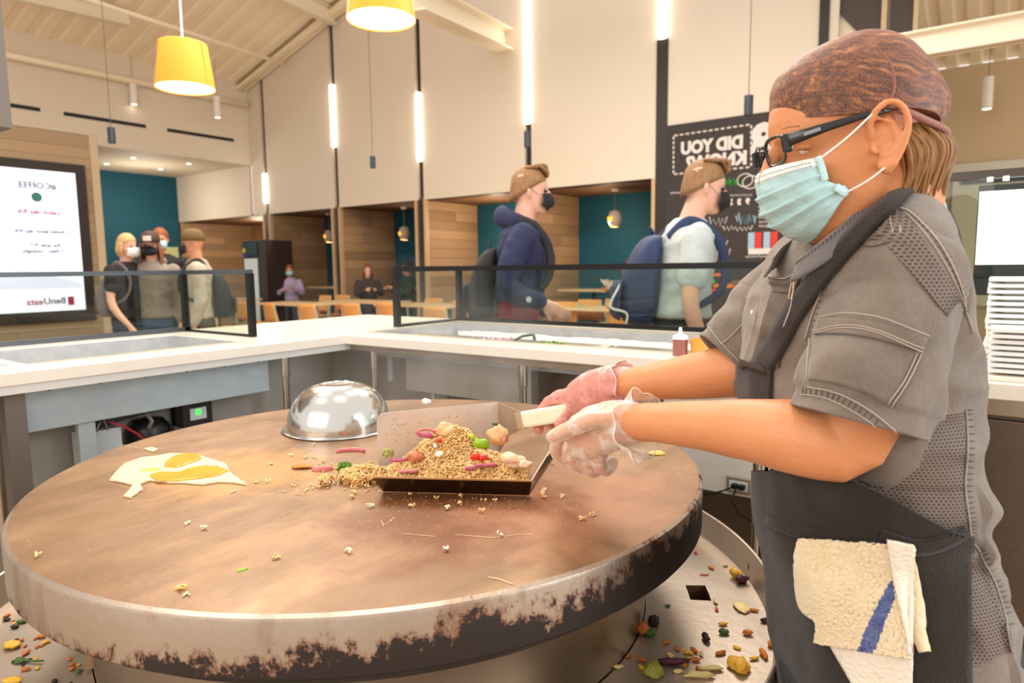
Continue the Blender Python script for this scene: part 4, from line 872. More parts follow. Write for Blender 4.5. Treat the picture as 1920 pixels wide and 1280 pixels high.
# perforated plate: build by grid fill between outline and holes through triangle_fill
vo=[bm.verts.new(q) for q in out]; es=[bm.edges.new((vo[i],vo[(i+1)%len(vo)])) for i in range(len(vo))]
for i in range(6):
    cx=.034+.030*i; cz=.090+.0012*i; ring=[bm.verts.new(bp_(cx+.0042*math.cos(k*math.pi/6),cz+.0042*math.sin(k*math.pi/6))) for k in range(12)]
    es+=[bm.edges.new((ring[k],ring[(k+1)%12])) for k in range(12)]
bmesh.ops.triangle_fill(bm,use_beauty=True,use_dissolve=False,edges=es)
me=bpy.data.meshes.new('blade'); bm.to_mesh(me); bm.free(); me.materials.append(blade_m); o=bpy.data.objects.new('blade',me); COL.objects.link(o); o.parent=tf; o.matrix_parent_inverse=Matrix.Translation(-Vector(tf.location)); md=o.modifiers.new('s','SOLIDIFY'); md.thickness=.002; md.offset=0
S1=atd(972,772,1.47); S2=atd(972,806,1.47); S0=atd(955,835,1.52); S0.z=max(S0.z,.93)
sheet('shank',[BR,Vector((BR.x,BR.y,BR.z+.03)).lerp(S2,.5),S2,S1,TR],.002,M('shank_steel',(186,166,144),.35,.4,var=(10,.6),col2=(150,126,104)),tf)
H1=atd(980,787,1.46); H2=atd(1110,768,1.35)
hx=(H2-H1).normalized(); hz=(UP-hx*hx.z).normalized(); hy=hz.cross(hx)
def prism(name,p0,p1,hz_,hy_,mat,parent,bev):
    x_=(p1-p0).normalized(); z_=(UP-x_*x_.z).normalized(); y_=z_.cross(x_); o=B().obox((p0+p1)/2,x_,y_,z_,(p1-p0).length/2,hy_,hz_).build(name,mat,None,bevel=bev); o.parent=parent; o.matrix_parent_inverse=Matrix.Translation(-Vector(parent.location)); return o
prism('ferrule',atd(970,789,1.472),atd(982,787,1.458),.0195,.010,M('bright_ferrule',(226,226,228),.2,1),tf,.001)
prism('handle',H1,H2,.0185,.0105,M('ivory_handle',(246,234,206),.4,sss=.1),tf,.006)
for i,(px,py) in enumerate(((745,768),(770,790),(868,758),(905,790),(728,800),(912,820),(720,778))):
    pass
tn=thing('griddle_turner','near steel turner with blade toned dark for shade held by the left gloved hand','turner',cf(-.11,1.27,.9))
N0=onz(712,914,.902); N1=onz(985,928,.902); lean=-FW*.030+UP*.036
T0=N0+lean-RT*.012; T1=N1+lean+RT*.004
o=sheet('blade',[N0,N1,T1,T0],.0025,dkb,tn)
E0=atd(1034,858,1.262); E1=atd(1030,842,1.262)
sheet('blade_edge',[T0,T1,T1+UP*.003,T0+UP*.003],.003,M('edge_tan',(196,150,100),.3,.7),tn)
sheet('end_flange',[N1,E0,E1,T1],.0025,M('flange_steel',(186,172,156),.3,.9,var=(14,.6),col2=(160,140,118)),tn)
b=B(); b.tube([T1+UP*.001,E1+UP*.001],.0022,6); o=b.build('flange_edge',M('flange_bright',(224,214,200),.25,1),None); o.parent=tn; o.matrix_parent_inverse=Matrix.Translation(-Vector(tn.location))
NH0=atd(1032,850,1.262); NH1=atd(1150,800,1.12)
prism('handle',NH0,NH1,.011,.008,M('ivory_handle2',(240,228,204),.4),tn,.004)
# rice bits stuck to the far blade
st=B(); 
for i in range(110):
    u=R.random()**1.0*Lb; v=.03+.085*R.random()**.8; 
    c=bp_(u,v)-FW*.0022; s=R.uniform(.0008,.0026); 
    if R.random()<.4 and v>.07: continue
    st.add([c+RT*s,c+UP*s*.8,c-RT*s,c-UP*s*.7,c-FW*s*.8],[(0,1,4),(1,2,4),(2,3,4),(3,0,4)])
o=st.build('stuck_bits',M('stuck_bit',(220,160,96),.5),None); o['kind']='stuff'; o.parent=tf; o.matrix_parent_inverse=Matrix.Translation(-Vector(tf.location))
# ---------------- scraps in the drain trough
TZ=.596
sc_o=M('scrap_orange',(206,116,42),.55,bump=(200,.4)); sc_y=M('scrap_yellow',(238,182,60),.5,bump=(150,.4)); sc_d=M('scrap_dark',(46,34,26),.6,bump=(150,.5)); sc_p=M('scrap_purple',(84,34,52),.4,bump=(150,.4)); sc_g=M('scrap_green',(70,104,40),.5,bump=(150,.4)); sc_w=M('scrap_cream',(232,206,140),.5)
def tch(px,py,r,mat,name,label,cat='scrap',sq=(1,1,.5),seed=1): return chunk(px,py,None,r,mat,name,label,cat,sq,z=TZ,seed=seed)
tch(1372,1262,.018,sc_y,'egg_scrap','large glossy yellow egg scrap at the bottom of the trough','egg scrap',(1.0,1.3,.6),1)
tch(1378,1150,.017,sc_w,'squash_slice','flat cream squash slice lying in the trough','scrap',(.8,1.4,.25),2)
tch(1370,1093,.016,sc_y,'onion_scrap','orange-cream charred onion lump against the trough wall','scrap',(.9,.9,.8),3)
tch(1380,1102,.014,sc_p,'onion_scrap','dark purple onion lump under the cream one','scrap',(1.1,.8,.8),4)
tch(1397,1090,.012,sc_g,'charred_leaf','charred green leaf leaning on the trough wall','scrap',(.6,.6,1.8),5)
tch(1190,1190,.015,sc_o,'charred_lump','burnt tan lump at the foot of the drum','scrap',(1,1,.7),6)
tch(1206,1197,.010,sc_g,'pepper_scrap','dark green pepper scrap beside the burnt lump','scrap',(1,.8,.8),7)
tch(1213,1175,.012,sc_d,'charred_lump','black charred lump above the green scrap','scrap',(1,1,.8),8)
tch(1310,1207,.009,sc_d,'dark_berry_scrap','shiny dark brown oval scrap mid trough','scrap',(.8,1.4,.7),9)
tch(1344,1196,.008,sc_g,'broccoli_scrap','small yellow-green broccoli scrap','scrap',(1.3,.8,.7),10)
tch(1388,1199,.008,sc_o,'charred_tip','orange scrap with black tip near the wall','scrap',(1.2,.8,.7),11)
tch(1210,1270,.018,M('scrap_lime',(150,150,60),.5,bump=(150,.6)),'broccoli_scrap','olive broccoli crown scrap at the bottom edge','scrap',(1,1,.7),12)
tch(1245,1252,.014,sc_p,'mushroom_scrap','long brown-mauve mushroom strip beside the olive crown','scrap',(2.2,.5,.5),13)
tch(1318,1264,.010,sc_w,'noodle_scrap','pale curved noodle scrap near the bottom edge','scrap',(2.2,.5,.5),14)
tch(1296,1277,.012,sc_w,'noodle_scrap','pale onion sliver cut by the bottom edge','scrap',(2.2,.5,.5),15)
tch(1418,1240,.009,sc_o,'crumb_cluster','orange-green crumb cluster by the right trough wall','scrap',(.7,1.6,.6),16)
tch(1432,1222,.007,sc_o,'crumb_cluster','small brown crumb clinging to the right wall foot','scrap',(1,1,.8),17)
tch(1424,1177,.008,sc_d,'crumb_cluster','brown crumb cluster in the corner seam','scrap',(1.4,.7,.6),18)
tch(1240,1143,.005,sc_g,'herb_fleck','tiny dark green herb fleck left of the drain hole','scrap',(1.4,.6,.5),19)
tch(1310,1086,.004,sc_o,'carrot_shred','thin orange carrot shred above the drain hole','scrap',(3,.5,.4),20)
tch(1295,1045,.004,M('scrap_red',(220,50,40),.4),'pepper_fleck','tiny red pepper fleck near the griddle','scrap',(1,1,.8),21)
TG='orange rice grains in the drain trough'
for i,(px,py) in enumerate(((1165,1235),(1145,1256),(1190,1243),(1188,1258),(1237,1212),(1243,1237),(1256,1224),(1277,1232),(1288,1228),(1301,1235),(1290,1246),(1274,1247),(1270,1255),(1257,1267),(1336,1235),(1368,1225),(1340,1234),(1330,1138),(1332,1152),(1343,1180),(1323,1074),(1350,1070),(1402,1156),(1400,1246),(1295,1262))):
    o=chunk(px,py,None,.0055 if i%3 else .0045,(sc_o,sc_w,sc_o,sc_y)[i%4],'rice_scrap',None,None,(1.7,.8,.6),z=TZ,seed=30+i); o.rotation_euler.z=R.uniform(0,3); setp(o,'single browned rice grain scattered on the right-hand trough floor','scrap',TG)
# left part of the trough
tch(10,1190,.013,sc_y,'egg_scrap','crumbly yellow egg scrap at the far left of the trough','scrap',(1.3,1,.4),40)
tch(8,1256,.012,sc_y,'egg_scrap','flat orange-yellow egg scrap at the bottom left corner','scrap',(1.5,.8,.35),41)
o=strip('herb_sprig',44,1217,TZ+.003,None,.05,.3,.002,.002,sc_g,'green herb stem lying in the left trough','herbs',-.1)
tch(24,1218,.008,sc_g,'herb_leaf','dark green leaf end of the herb stem','scrap',(1.2,1,.5),42)
tch(28,1145,.007,sc_g,'herb_fleck','green leaf fleck against the griddle shadow at left','scrap',(1.4,.8,.5),43)
tch(134,1240,.005,sc_g,'herb_fleck','dark green herb fleck close to the drum seam','scrap',(1.3,1,.5),44)
for i in range(34):
    px=R.uniform(0,140); py=1110+ (px*.75)+R.uniform(10,100)
    if py>1279: continue
    o=chunk(px,py,None,R.uniform(.0025,.006),(sc_o,sc_y,sc_d,sc_o)[i%4],'rice_scrap',None,None,(1.4,.9,.5),z=TZ,seed=60+i); o.rotation_euler.z=R.uniform(0,3); setp(o,'small crumb scattered over the left-hand trough floor','scrap','crumbs in the left trough')

q=B(); q.tube([BR,TR],.0018,6); o=q.build('fold_edge',M('bright_ferrule',(226,226,228),.2,1),None); o.parent=tf; o.matrix_parent_inverse=Matrix.Translation(-Vector(tf.location))
# ================================================================ COOK
from mathutils.bvhtree import BVHTree
def eval_mesh(o):
    dg=bpy.context.evaluated_depsgraph_get(); dg.update(); me=bpy.data.meshes.new_from_object(o.evaluated_get(dg)); return me
def remesh(o,vox,smooth=4,fac=.5):
    md=o.modifiers.new('r','REMESH'); md.mode='VOXEL'; md.voxel_size=vox; md.use_smooth_shade=True
    md=o.modifiers.new('s','SMOOTH'); md.iterations=smooth; md.factor=fac
    me=eval_mesh(o); o.modifiers.clear(); mats=[m for m in o.data.materials]; o.data=me; me.materials.clear()
    for m in mats: me.materials.append(m)
    me.polygons.foreach_set('use_smooth',[True]*len(me.polygons)); return o
def limb(b,pts,n=16,up=None,caps=True):
    """pts: (Vector, r) or (Vector,(ra,rb)); rounded ends, smooth interpolation"""
    P=[Vector(p[0]) for p in pts]; Rr=[(p[1] if hasattr(p[1],'__len__') else (p[1],p[1])) for p in pts]
    k=len(P); Q=[];S=[]
    for i in range(k-1):
        p0,p1,p2,p3=P[max(i-1,0)],P[i],P[i+1],P[min(i+2,k-1)]; steps=max(2,int((p2-p1).length/max(min(Rr[i])*.6,.004)))
        for j in range(steps):
            t=j/steps; q=.5*((2*p1)+(p2-p0)*t+(2*p0-5*p1+4*p2-p3)*t*t+(3*p1-p0-3*p2+p3)*t**3); Q.append(q); s=t*t*(3-2*t); S.append(tuple(Rr[i][a]*(1-s)+Rr[i+1][a]*s for a in (0,1)))
    Q.append(P[-1]); S.append(Rr[-1])
    if caps:
        t0=(Q[0]-Q[1]).normalized(); t1=(Q[-1]-Q[-2]).normalized(); r0=min(S[0]); r1=min(S[-1])
        pre=[(Q[0]+t0*r0*math.sin(a),tuple(x*math.cos(a) for x in S[0])) for a in (1.45,1.1,.6)]; post=[(Q[-1]+t1*r1*math.sin(a),tuple(x*math.cos(a) for x in S[-1])) for a in (.6,1.1,1.45)]
        Q=[p[0] for p in pre]+Q+[p[0] for p in post]; S=[p[1] for p in pre]+S+[p[1] for p in post]
    return b.tube(Q,S,n,up=up)
def P3(px,py,d): return atd(px,py,d)
skin=M('cook_skin',(222,152,104),.42,var=(14,.9),col2=(208,134,90),sss=.12,bump=(160,.12),spec=.4)
ck=thing('person','cook in grey chef jacket, black apron, hair net, glasses and blue mask at griddle','person',(RT*.52+FW*1.0))
ck.location.z=0
def adopt(o,root=ck):
    o.parent=root; o.matrix_parent_inverse=Matrix.Translation(-Vector(root.location)); return o
# ---- head frame
AZ=math.radians(5); TP=math.radians(13)
hf=(-RT*math.cos(AZ)+FW*math.sin(AZ)); hl=UP.cross(hf).normalized(); hfp=(hf*math.cos(TP)-UP*math.sin(TP)).normalized(); hu=(UP*math.cos(TP)+hf*math.sin(TP)).normalized()
HO=atd(1650,285,.845)-hl*.078
def H(x,y,z): return HO+hfp*x+hl*y+hu*z
TAB=[(-.106,.068,.030,.018),(-.100,.080,.006,.032),(-.088,.086,-.016,.043),(-.07,.087,-.042,.052),(-.05,.088,-.062,.059),(-.03,.090,-.076,.065),(-.01,.088,-.086,.069),(.01,.083,-.093,.071),(.025,.088,-.098,.073),(.04,.094,-.100,.074),(.06,.094,-.102,.075),(.08,.088,-.101,.074),(.10,.074,-.094,.068),(.12,.048,-.075,.052),(.133,.015,-.045,.028)]
body=B()
rings=[]
for z,f_,bk_,w_ in TAB:
    m_=(f_+bk_)/2; h_=(f_-bk_)/2; rg_=[]
    for i in range(40):
        a=2*math.pi*i/40; c,s=math.cos(a),math.sin(a); cc=abs(c)**.86*(1 if c>0 else -1); x=m_+h_*cc; y=w_*abs(s)**.9*(1 if s>0 else -1)*(1-.16*max(0,c))
        dx=0
        if c>.6: # eye sockets
            dx-=.007*math.exp(-((abs(y)-.032)/.014)**2-((z-.018)/.014)**2); dx+=.004*math.exp(-((abs(y)-.03)/.02)**2-((z-.042)/.01)**2)
        # cheek
        yy=.004*math.exp(-((x-.055)/.03)**2-((z+.01)/.02)**2)*(1 if y>0 else -1)
        rg_.append(H(x+dx,y+yy,z))
    rings.append(rg_)
body.loft(rings)
limb(body,[(H(.088,0,.034),.008),(H(.104,0,.012),.009),(H(.112,0,-.010),.012)],12)
limb(body,[(H(.10,.008,-.014),.008),(H(.10,-.008,-.014),.008)],10)
# ears
for s in (1,-1):
    def E(x,y,z): return H(x,s*(y),z)
    limb(body,[(E(-.008,.068,-.018),(.013,.008)),(E(-.014,.073,.012),(.016,.008))],12)
    hel=[(.002,.074,.008),(.004,.080,.024),(-.004,.087,.036),(-.016,.091,.041),(-.028,.092,.034),(-.033,.091,.018),(-.030,.088,.0),(-.022,.084,-.016),(-.012,.080,-.028)]
    limb(body,[(E(q[0]*1.05,q[1]+.002,q[2]*1.06),.0046 if i<8 else .0065) for i,q in enumerate(hel)],10)
    limb(body,[(E(-.004,.077,-.028),.0075),(E(-.008,.078,-.034),.0075)],10)
    limb(body,[(E(-.006,.083,.028),.003),(E(-.019,.086,.020),.0038),(E(-.023,.086,.004),.0040),(E(-.018,.084,-.012),.0042),(E(-.006,.080,-.018),.0040)],8)
    limb(body,[(E(.004,.078,-.004),.0045),(E(.003,.079,-.010),.0045)],8)
    limb(body,[(E(-.014,.073,.026),(.012,.005)),(E(-.022,.075,.008),(.011,.005)),(E(-.014,.074,-.012),(.010,.005))],10)
# neck and torso core
D0=1.0
limb(body,[(H(-.035,0,-.02),.058),(H(-.045,0,-.07),.060),(P3(1640,440,.955),.064),(P3(1655,500,.98),.070)],24)
limb(body,[(P3(1650,500,D0),(.10,.08)),(P3(1620,620,D0),(.15,.11)),(P3(1620,800,D0),(.14,.11)),(P3(1650,1000,D0),(.14,.12)),(P3(1680,1180,D0),(.16,.13))],24,up=FW)
# near arm
limb(body,[(P3(1690,500,.885),.046),(P3(1672,600,.86),.046),(P3(1640,730,.83),.046),(P3(1588,838,.84),.047),(P3(1540,842,.852),.050),(P3(1470,828,.88),.049),(P3(1400,816,.92),.0435),(P3(1300,804,.98),.036),(P3(1230,798,1.025),(.031,.031)),(P3(1190,797,1.05),(.030,.031))],24)
limb(body,[(P3(1500,565,1.15),.052),(P3(1440,650,1.15),.048),(P3(1400,698,1.14),.046),(P3(1340,708,1.165),.044),(P3(1280,715,1.20),.040),(P3(1215,722,1.235),.032),(P3(1175,724,1.255),.030)],24)
LH=dict(palm=[((1192,798,1.055),(.030,.030)),((1150,800,1.085),(.038,.030)),((1110,815,1.12),(.042,.029)),((1085,826,1.14),(.038,.026))],
 f=[[(1085,805,1.145),(1050,818,1.16),(1038,846,1.175),(1056,866,1.18)],[(1092,822,1.14),(1066,850,1.158),(1078,878,1.165),(1096,870,1.17)],[(1106,838,1.13),(1092,868,1.14),(1108,888,1.145),(1124,872,1.15)],[(1124,846,1.11),(1118,874,1.12),(1132,886,1.13),(1144,870,1.14)]],
 t=[(1165,792,1.065),(1110,790,1.06),(1066,806,1.09),(1034,820,1.12)])
RH=dict(palm=[((1175,724,1.258),(.030,.027)),((1140,728,1.285),(.038,.027)),((1105,740,1.32),(.040,.026)),((1080,752,1.345),(.034,.024))],
 f=[[(1085,738,1.36),(1040,748,1.425),(1014,772,1.465),(1006,806,1.455)],[(1090,750,1.35),(1052,765,1.425),(1032,790,1.445),(1030,814,1.430)],[(1095,760,1.34),(1070,785,1.41),(1060,808,1.41),(1072,824,1.39)],[(1105,765,1.33),(1090,795,1.38),(1088,815,1.37),(1100,826,1.35)]],
 t=[(1135,738,1.285),(1090,752,1.325),(1066,776,1.365),(1047,797,1.375)])
def hand(b,D,g=0):
    limb(b,[(P3(*p),tuple(x+g for x in r_)) for p,r_ in D['palm']],20,up=(0,0,1))
    for k,f in enumerate(D['f']):
        r0=(.0110,.0112,.0107,.0096)[k]; q=[P3(*p) for p in f]
        limb(b,[(q[0],r0+.001+g),(q[1],r0+.0003+g),(q[2],r0-.0006+g),(q[3],r0-.0018+g)],12)
    q=[P3(*p) for p in D['t']]; limb(b,[(q[0],.015+g),(q[1],.0125+g),(q[2],.0112+g),(q[3],.0100+g)],12)
hand(body,LH); hand(body,RH)
# legs
hipz=.72
for s in (-1,1):
    hb_=RT*.555+FW*(1.0+s*.09); limb(body,[(hb_+UP*.80,.10),(hb_+UP*.45-RT*.01,.062),(hb_+UP*.30,.058),(hb_+UP*.09+RT*.01,.040),(hb_+UP*.045-RT*.03,.032),(hb_+UP*.035-RT*.12,.03)],18)
bo=body.build('body',skin,None); remesh(bo,.0034,3,.5); adopt(bo)
# eyes, brows
eyw=M('eye_white',(236,226,214),.2); eyd=M('eye_dark',(50,30,22),.1)
for s in (1,-1):
    o=chunk(0+1500,300,.9,.0105,eyw,'eye',None,None,(1,1,1)); o.location=H(.060,s*.030,.018); adopt(o)
    q=B(); limb(q,[(H(.072,s*.019,.019),.0035),(H(.0715,s*.030,.0215),.0042),(H(.064,s*.042,.019),.0035)],8); adopt(q.build('eyelid',skin,None,smooth=True))
    q=B(); limb(q,[(H(.089,s*.014,.044),(.0012,.003)),(H(.084,s*.030,.050),(.0014,.0035)),(H(.072,s*.046,.047),(.001,.002))],8); adopt(q.build('eyebrow',M('brow_brown',(176,116,78),.8),None,smooth=True))
# ---- hair under the net
def px2h(px,py):  # silhouette pixel -> head frame on the median plane
    d=ray(px,py); n_=hl; t_=(HO-EYE).dot(n_)/d.dot(n_); q=EYE+d*t_-HO; return q.dot(hfp),q.dot(hu)
SIL=[(1457,212),(1457,185),(1466,160),(1500,127),(1550,100),(1600,81),(1640,74),(1680,82),(1715,105),(1740,138),(1760,172),(1777,205),(1776,235),(1760,256),(1745,266)]
sil=[px2h(*q) for q in SIL]
def sil_at(z,front):
    best=None
    for (x0,z0),(x1,z1) in zip(sil,sil[1:]):
        if (z0-z)*(z1-z)<=0 and abs(z1-z0)>1e-6:
            x=x0+(x1-x0)*(z-z0)/(z1-z0)
            if best is None or (x>best if front else x<best): best=x
    return best
zs=[q[1] for q in sil]; zt=max(zs)
hair=B(); rings=[]; NH=72
for k in range(26):
    v=k/25; rg_=[]
    for i in range(NH):
        a=2*math.pi*i/NH; c,s=math.cos(a),math.sin(a)
        # bottom line height varies round the head
        zb=0
        if c>0: zb=.036+.026*c**1.2
        else: zb=.036-.040*(-c)**1.3
        z=zb+(zt-.0005-zb)*(math.sin(v*math.pi/2)**.8 if v<1 else 1)
        zc=min(max(z,min(zs)+.002),zt-.0004)
        xf=sil_at(zc,True); xb=sil_at(zc,False)
        if xf is None: xf=sil[0][0]
        if z<sil[0][1]: xf=sil[0][0]+.001
        if xb is None: xb=-.12
        u=max(0,(z-.03)/(zt-.03)); w_=.0835*(max(0,1-u**2.6))**.5
        m_=(xf+xb)/2; h_=max(.004,(xf-xb)/2)
        cc=abs(c)**.85*(1 if c>0 else -1); x=m_+h_*cc; y=max(w_,.003)*abs(s)**.88*(1 if s>0 else -1)*(1-.12*max(0,c))
        lump=1+.012*nz(x*30,y*30,z*30)
        rg_.append(H(x,y*lump*1.0,z))
    rings.append(rg_)
hair.loft(rings,cap=False); hair.add(rings[0],[tuple(range(NH))])
hair.add(rings[-1],[tuple(range(NH))]) 
m,nt,n,L,p=nodemat('netted_hair'); tc=n.new('ShaderNodeTexCoord')
mp=n.new('ShaderNodeMapping'); mp.vector_type='POINT'; L.new(tc.outputs['Object'],mp.inputs[0])
# strands run front to back: stretch along the head direction
mp.inputs['Rotation'].default_value=(0,0,-YAW); vec=mp.outputs[0]
mp2=n.new('ShaderNodeMapping'); mp2.inputs['Rotation'].default_value=(0,-TP,0); L.new(vec,mp2.inputs[0]); vec=mp2.outputs[0]
wv=mk_noise(n,L,vec,9,3); 
sv=n.new('ShaderNodeMapping'); sv.inputs['Scale'].default_value=(9,95,95); L.new(vec,sv.inputs[0])
av=n.new('ShaderNodeVectorMath'); av.operation='ADD'; L.new(sv.outputs[0],av.inputs[0]); cmb=n.new('ShaderNodeCombineXYZ'); L.new(mk_math(n,L,'MULTIPLY',wv,5),cmb.inputs[2]); L.new(cmb.outputs[0],av.inputs[1])
t=n.new('ShaderNodeTexNoise'); t.inputs['Scale'].default_value=1.6; t.inputs['Detail'].default_value=7; t.inputs['Roughness'].default_value=.7; L.new(av.outputs[0],t.inputs[0])
hc=mk_ramp(n,L,t.outputs[0],[(.32,(34,17,10)),(.46,(84,44,24)),(.58,(136,80,42)),(.72,(206,142,84))])
vo_=n.new('ShaderNodeTexVoronoi'); vo_.feature='DISTANCE_TO_EDGE'; vo_.inputs['Scale'].default_value=330; L.new(vec,vo_.inputs[0])
net=mk_ramp(n,L,vo_.outputs[0],[(.03,(1,)),(.09,(0,))]); hc=mk_mix(n,L,mk_math(n,L,'MULTIPLY',net,.30),hc,(196,134,112))
L.new(hc,p.inputs['Base Color']); p.inputs['Roughness'].default_value=.5; p.inputs['Sheen Weight'].default_value=.25; p.inputs['Sheen Tint'].default_value=lin((230,170,150))
bp=n.new('ShaderNodeBump'); bp.inputs['Strength'].default_value=.5; bp.inputs['Distance'].default_value=.0015; L.new(mk_math(n,L,'ADD',t.outputs[0],mk_math(n,L,'MULTIPLY',net,.3)),bp.inputs['Height']); L.new(bp.outputs[0],p.inputs['Normal'])
netm=m
adopt(hair.build('hair_under_net',netm,None,smooth=True,sub=1))['label']='brown hair puffed under a fine mesh hair net'
bd=B(); pts=[H(*q) for q in ((-.034,.080,.032),(-.045,.082,.024),(-.06,.078,.014),(-.085,.062,.002),(-.105,.040,-.006),(-.115,.015,-.009),(-.117,-.015,-.009),(-.105,-.040,-.006),(-.085,-.062,.002),(-.06,-.078,.014))]
limb(bd,[(q,(.0045,.0030)) for q in pts],8); adopt(bd.build('net_band',M('net_band_pink',(176,124,112),.7,var=(200,.9),col2=(130,86,76)),None,smooth=True))
bd=B(); limb(bd,[(H(-.018,.0875,.040),.0012),(H(-.028,.089,.058),.0014),(H(-.030,.0875,.085),.0012),(H(-.022,.082,.105),.001)],6); adopt(bd.build('net_seam',M('net_seam_brown',(150,96,80),.7),None,smooth=True))
hm_=M('nape_hair',(96,58,32),.45,var=(120,.9),col2=(188,138,82),stretch=(1,1,.15))
lk=B(); r=random.Random(4)
for i in range(380):
    y=r.uniform(-.066,.072); bx_=-.100+.9*(abs(y)/.075)**2*.055; x0=bx_+r.uniform(-.012,.030)*(1 if abs(y)<.06 else .6); 
    if y>.06: x0=r.uniform(-.065,-.035)
    z0=.012-.1*(x0+.1)*0; l=r.uniform(.055,.088)
    tw=r.uniform(-.008,.008)
    limb(lk,[(H(x0*.96,y*.93,.012),.0022),(H(x0-.006+tw,y*1.02,-.02),.0027),(H(x0-.002+tw*.5,y*.95,-.05),.0022),(H(x0+.014+r.uniform(-.006,.006),y*.82,-.012-l),.0007)],5)
adopt(lk.build('nape_hair',hm_,None,smooth=True))['label']='short brown hair at the nape below the net'
# ---- glasses
gb=M('glasses_black',(20,20,22),.22,coat=.4)
fr=B()
for s in (1,-1):
    ov=[]
    for i in range(28):
        a=2*math.pi*i/28; c,s_=math.cos(a),math.sin(a); yy=.037+.025*abs(c)**.6*(1 if c>0 else -1); zz=.024+.0175*abs(s_)**.6*(1 if s_>0 else -1)
        ov.append(H(.108-.16*(yy-.013),s*yy,zz))
    fr.tube(ov+[ov[0],ov[1]],[(.0014,.0026)]*30,8,cap=False)
fr.tube([H(.108,.012,.028),H(.111,0,.031),H(.108,-.012,.028)],.0024,8)
adopt(fr.build('frame',gb,None,smooth=True))
for s in (1,-1):
    ln=B(); o_=[]
    for i in range(28):
        a=2*math.pi*i/28; c,s_=math.cos(a),math.sin(a); yy=.037+.025*abs(c)**.6*(1 if c>0 else -1); o_.append(H(.108-.16*(yy-.013),s*yy,.024+.0175*abs(s_)**.6*(1 if s_>0 else -1)))
    ln.add(o_,[tuple(range(28))]); adopt(ln.build('lens',glassmat('spectacle_glass',(250,244,238),.05),None))
for s in (1,-1):
    tm_=B(); q=[H(.101,s*.064,.030),H(.094,s*.073,.031),H(.055,s*.0800,.0335),H(.0,s*.0845,.036),H(-.020,s*.086,.034)]
    tm_.tube(q,[(.010,.0018),(.0078,.0018),(.0055,.0016),(.0038,.0015),(.0022,.0012)],8,up=hu); adopt(tm_.build('temple_arm',gb,None,smooth=True))
    tm_=B(); tm_.obox(H(.0985,s*.067,.028),hfp,hl,hu,.006,.0035,.0115); adopt(tm_.build('end_piece',gb,None,bevel=.002))
    bdg=B(); pp_=H(.080,s*.0788,.0322); pp2=H(.062,s*.0812,.0335); ax=(pp2-pp_).normalized(); 
    bdg.obox((pp_+pp2)/2,ax,hl,ax.cross(hl).normalized(),.010,.0008,.0022); adopt(bdg.build('temple_plate',M('plate_silver',(150,150,154),.3,.8),None))
# ---- mask
maskm=M('mask_blue',(184,216,218),.75,var=(12,.8),col2=(166,204,208),bump=(140,.12),sss=.1); maskw=M('mask_white',(236,238,234),.8,bump=(180,.15))
NU,NV=56,64; mk=B(); mkf=[]
XC=[(0,.116),(.08,.121),(.25,.124),(.5,.123),(.72,.113),(.88,.098),(1,.074)]; ZC=[(0,.006),(1,-.104)]
XE=[(0,.066),(.45,.063),(.55,.052),(.62,.040),(1,.036)]; ZE=[(0,.001),(.45,-.028),(.6,-.040),(1,-.052)]; YE=[(0,.074),(.5,.0705),(1,.064)]
def itp(T,v):
    for (a,b),(c,d) in zip(T,T[1:]):
        if v<=c: return b+(d-b)*(v-a)/(c-a)
    return T[-1][1]
def mpnt(i,j):
    u=-1+2*i/NU; v=j/NV; w_=abs(u)**1.7; th=u*math.pi/2
    x=itp(XE,v)+(itp(XC,v)-itp(XE,v))*abs(math.cos(th))**.62; y=itp(YE,v)*math.sin(th)*(.93+.07*abs(u)); zc=itp(ZC,v)
    z=zc*(1-w_)+itp(ZE,v)*w_
    # pleats
    pl=0
    for c0 in (.30,.50,.68):
        q=(v-c0)/.10
        if 0<q<1: pl+=.0055*(1-q)
    k=pl*(.35+.65*math.cos(th)); wr_=.0016*nz(x*70,y*50,z*60)+.0010*nz(x*160+3,y*160,z*160)
    return H(x+(k+wr_)*math.cos(th)*1.0,y+(k+wr_)*math.sin(th),z-.2*k)
mk.v=[tuple(mpnt(i,j)) for i in range(NU+1) for j in range(NV+1)]
mk.f=[(i*(NV+1)+j,(i+1)*(NV+1)+j,(i+1)*(NV+1)+j+1,i*(NV+1)+j+1) for i in range(NU) for j in range(NV)]
mo_=mk.build('face_mask',maskm,None,smooth=True); mo_.data.materials.append(maskw)
for p_ in mo_.data.polygons:
    c=p_.center; z=(Vector(c)-HO).dot(hu); idx=p_.index; j=min(idx%NV,NV-1)
    if j<9: p_.material_index=1
md=mo_.modifiers.new('s','SOLIDIFY'); md.thickness=.0016; adopt(mo_)['label']='pale blue pleated surgical mask with white top band'
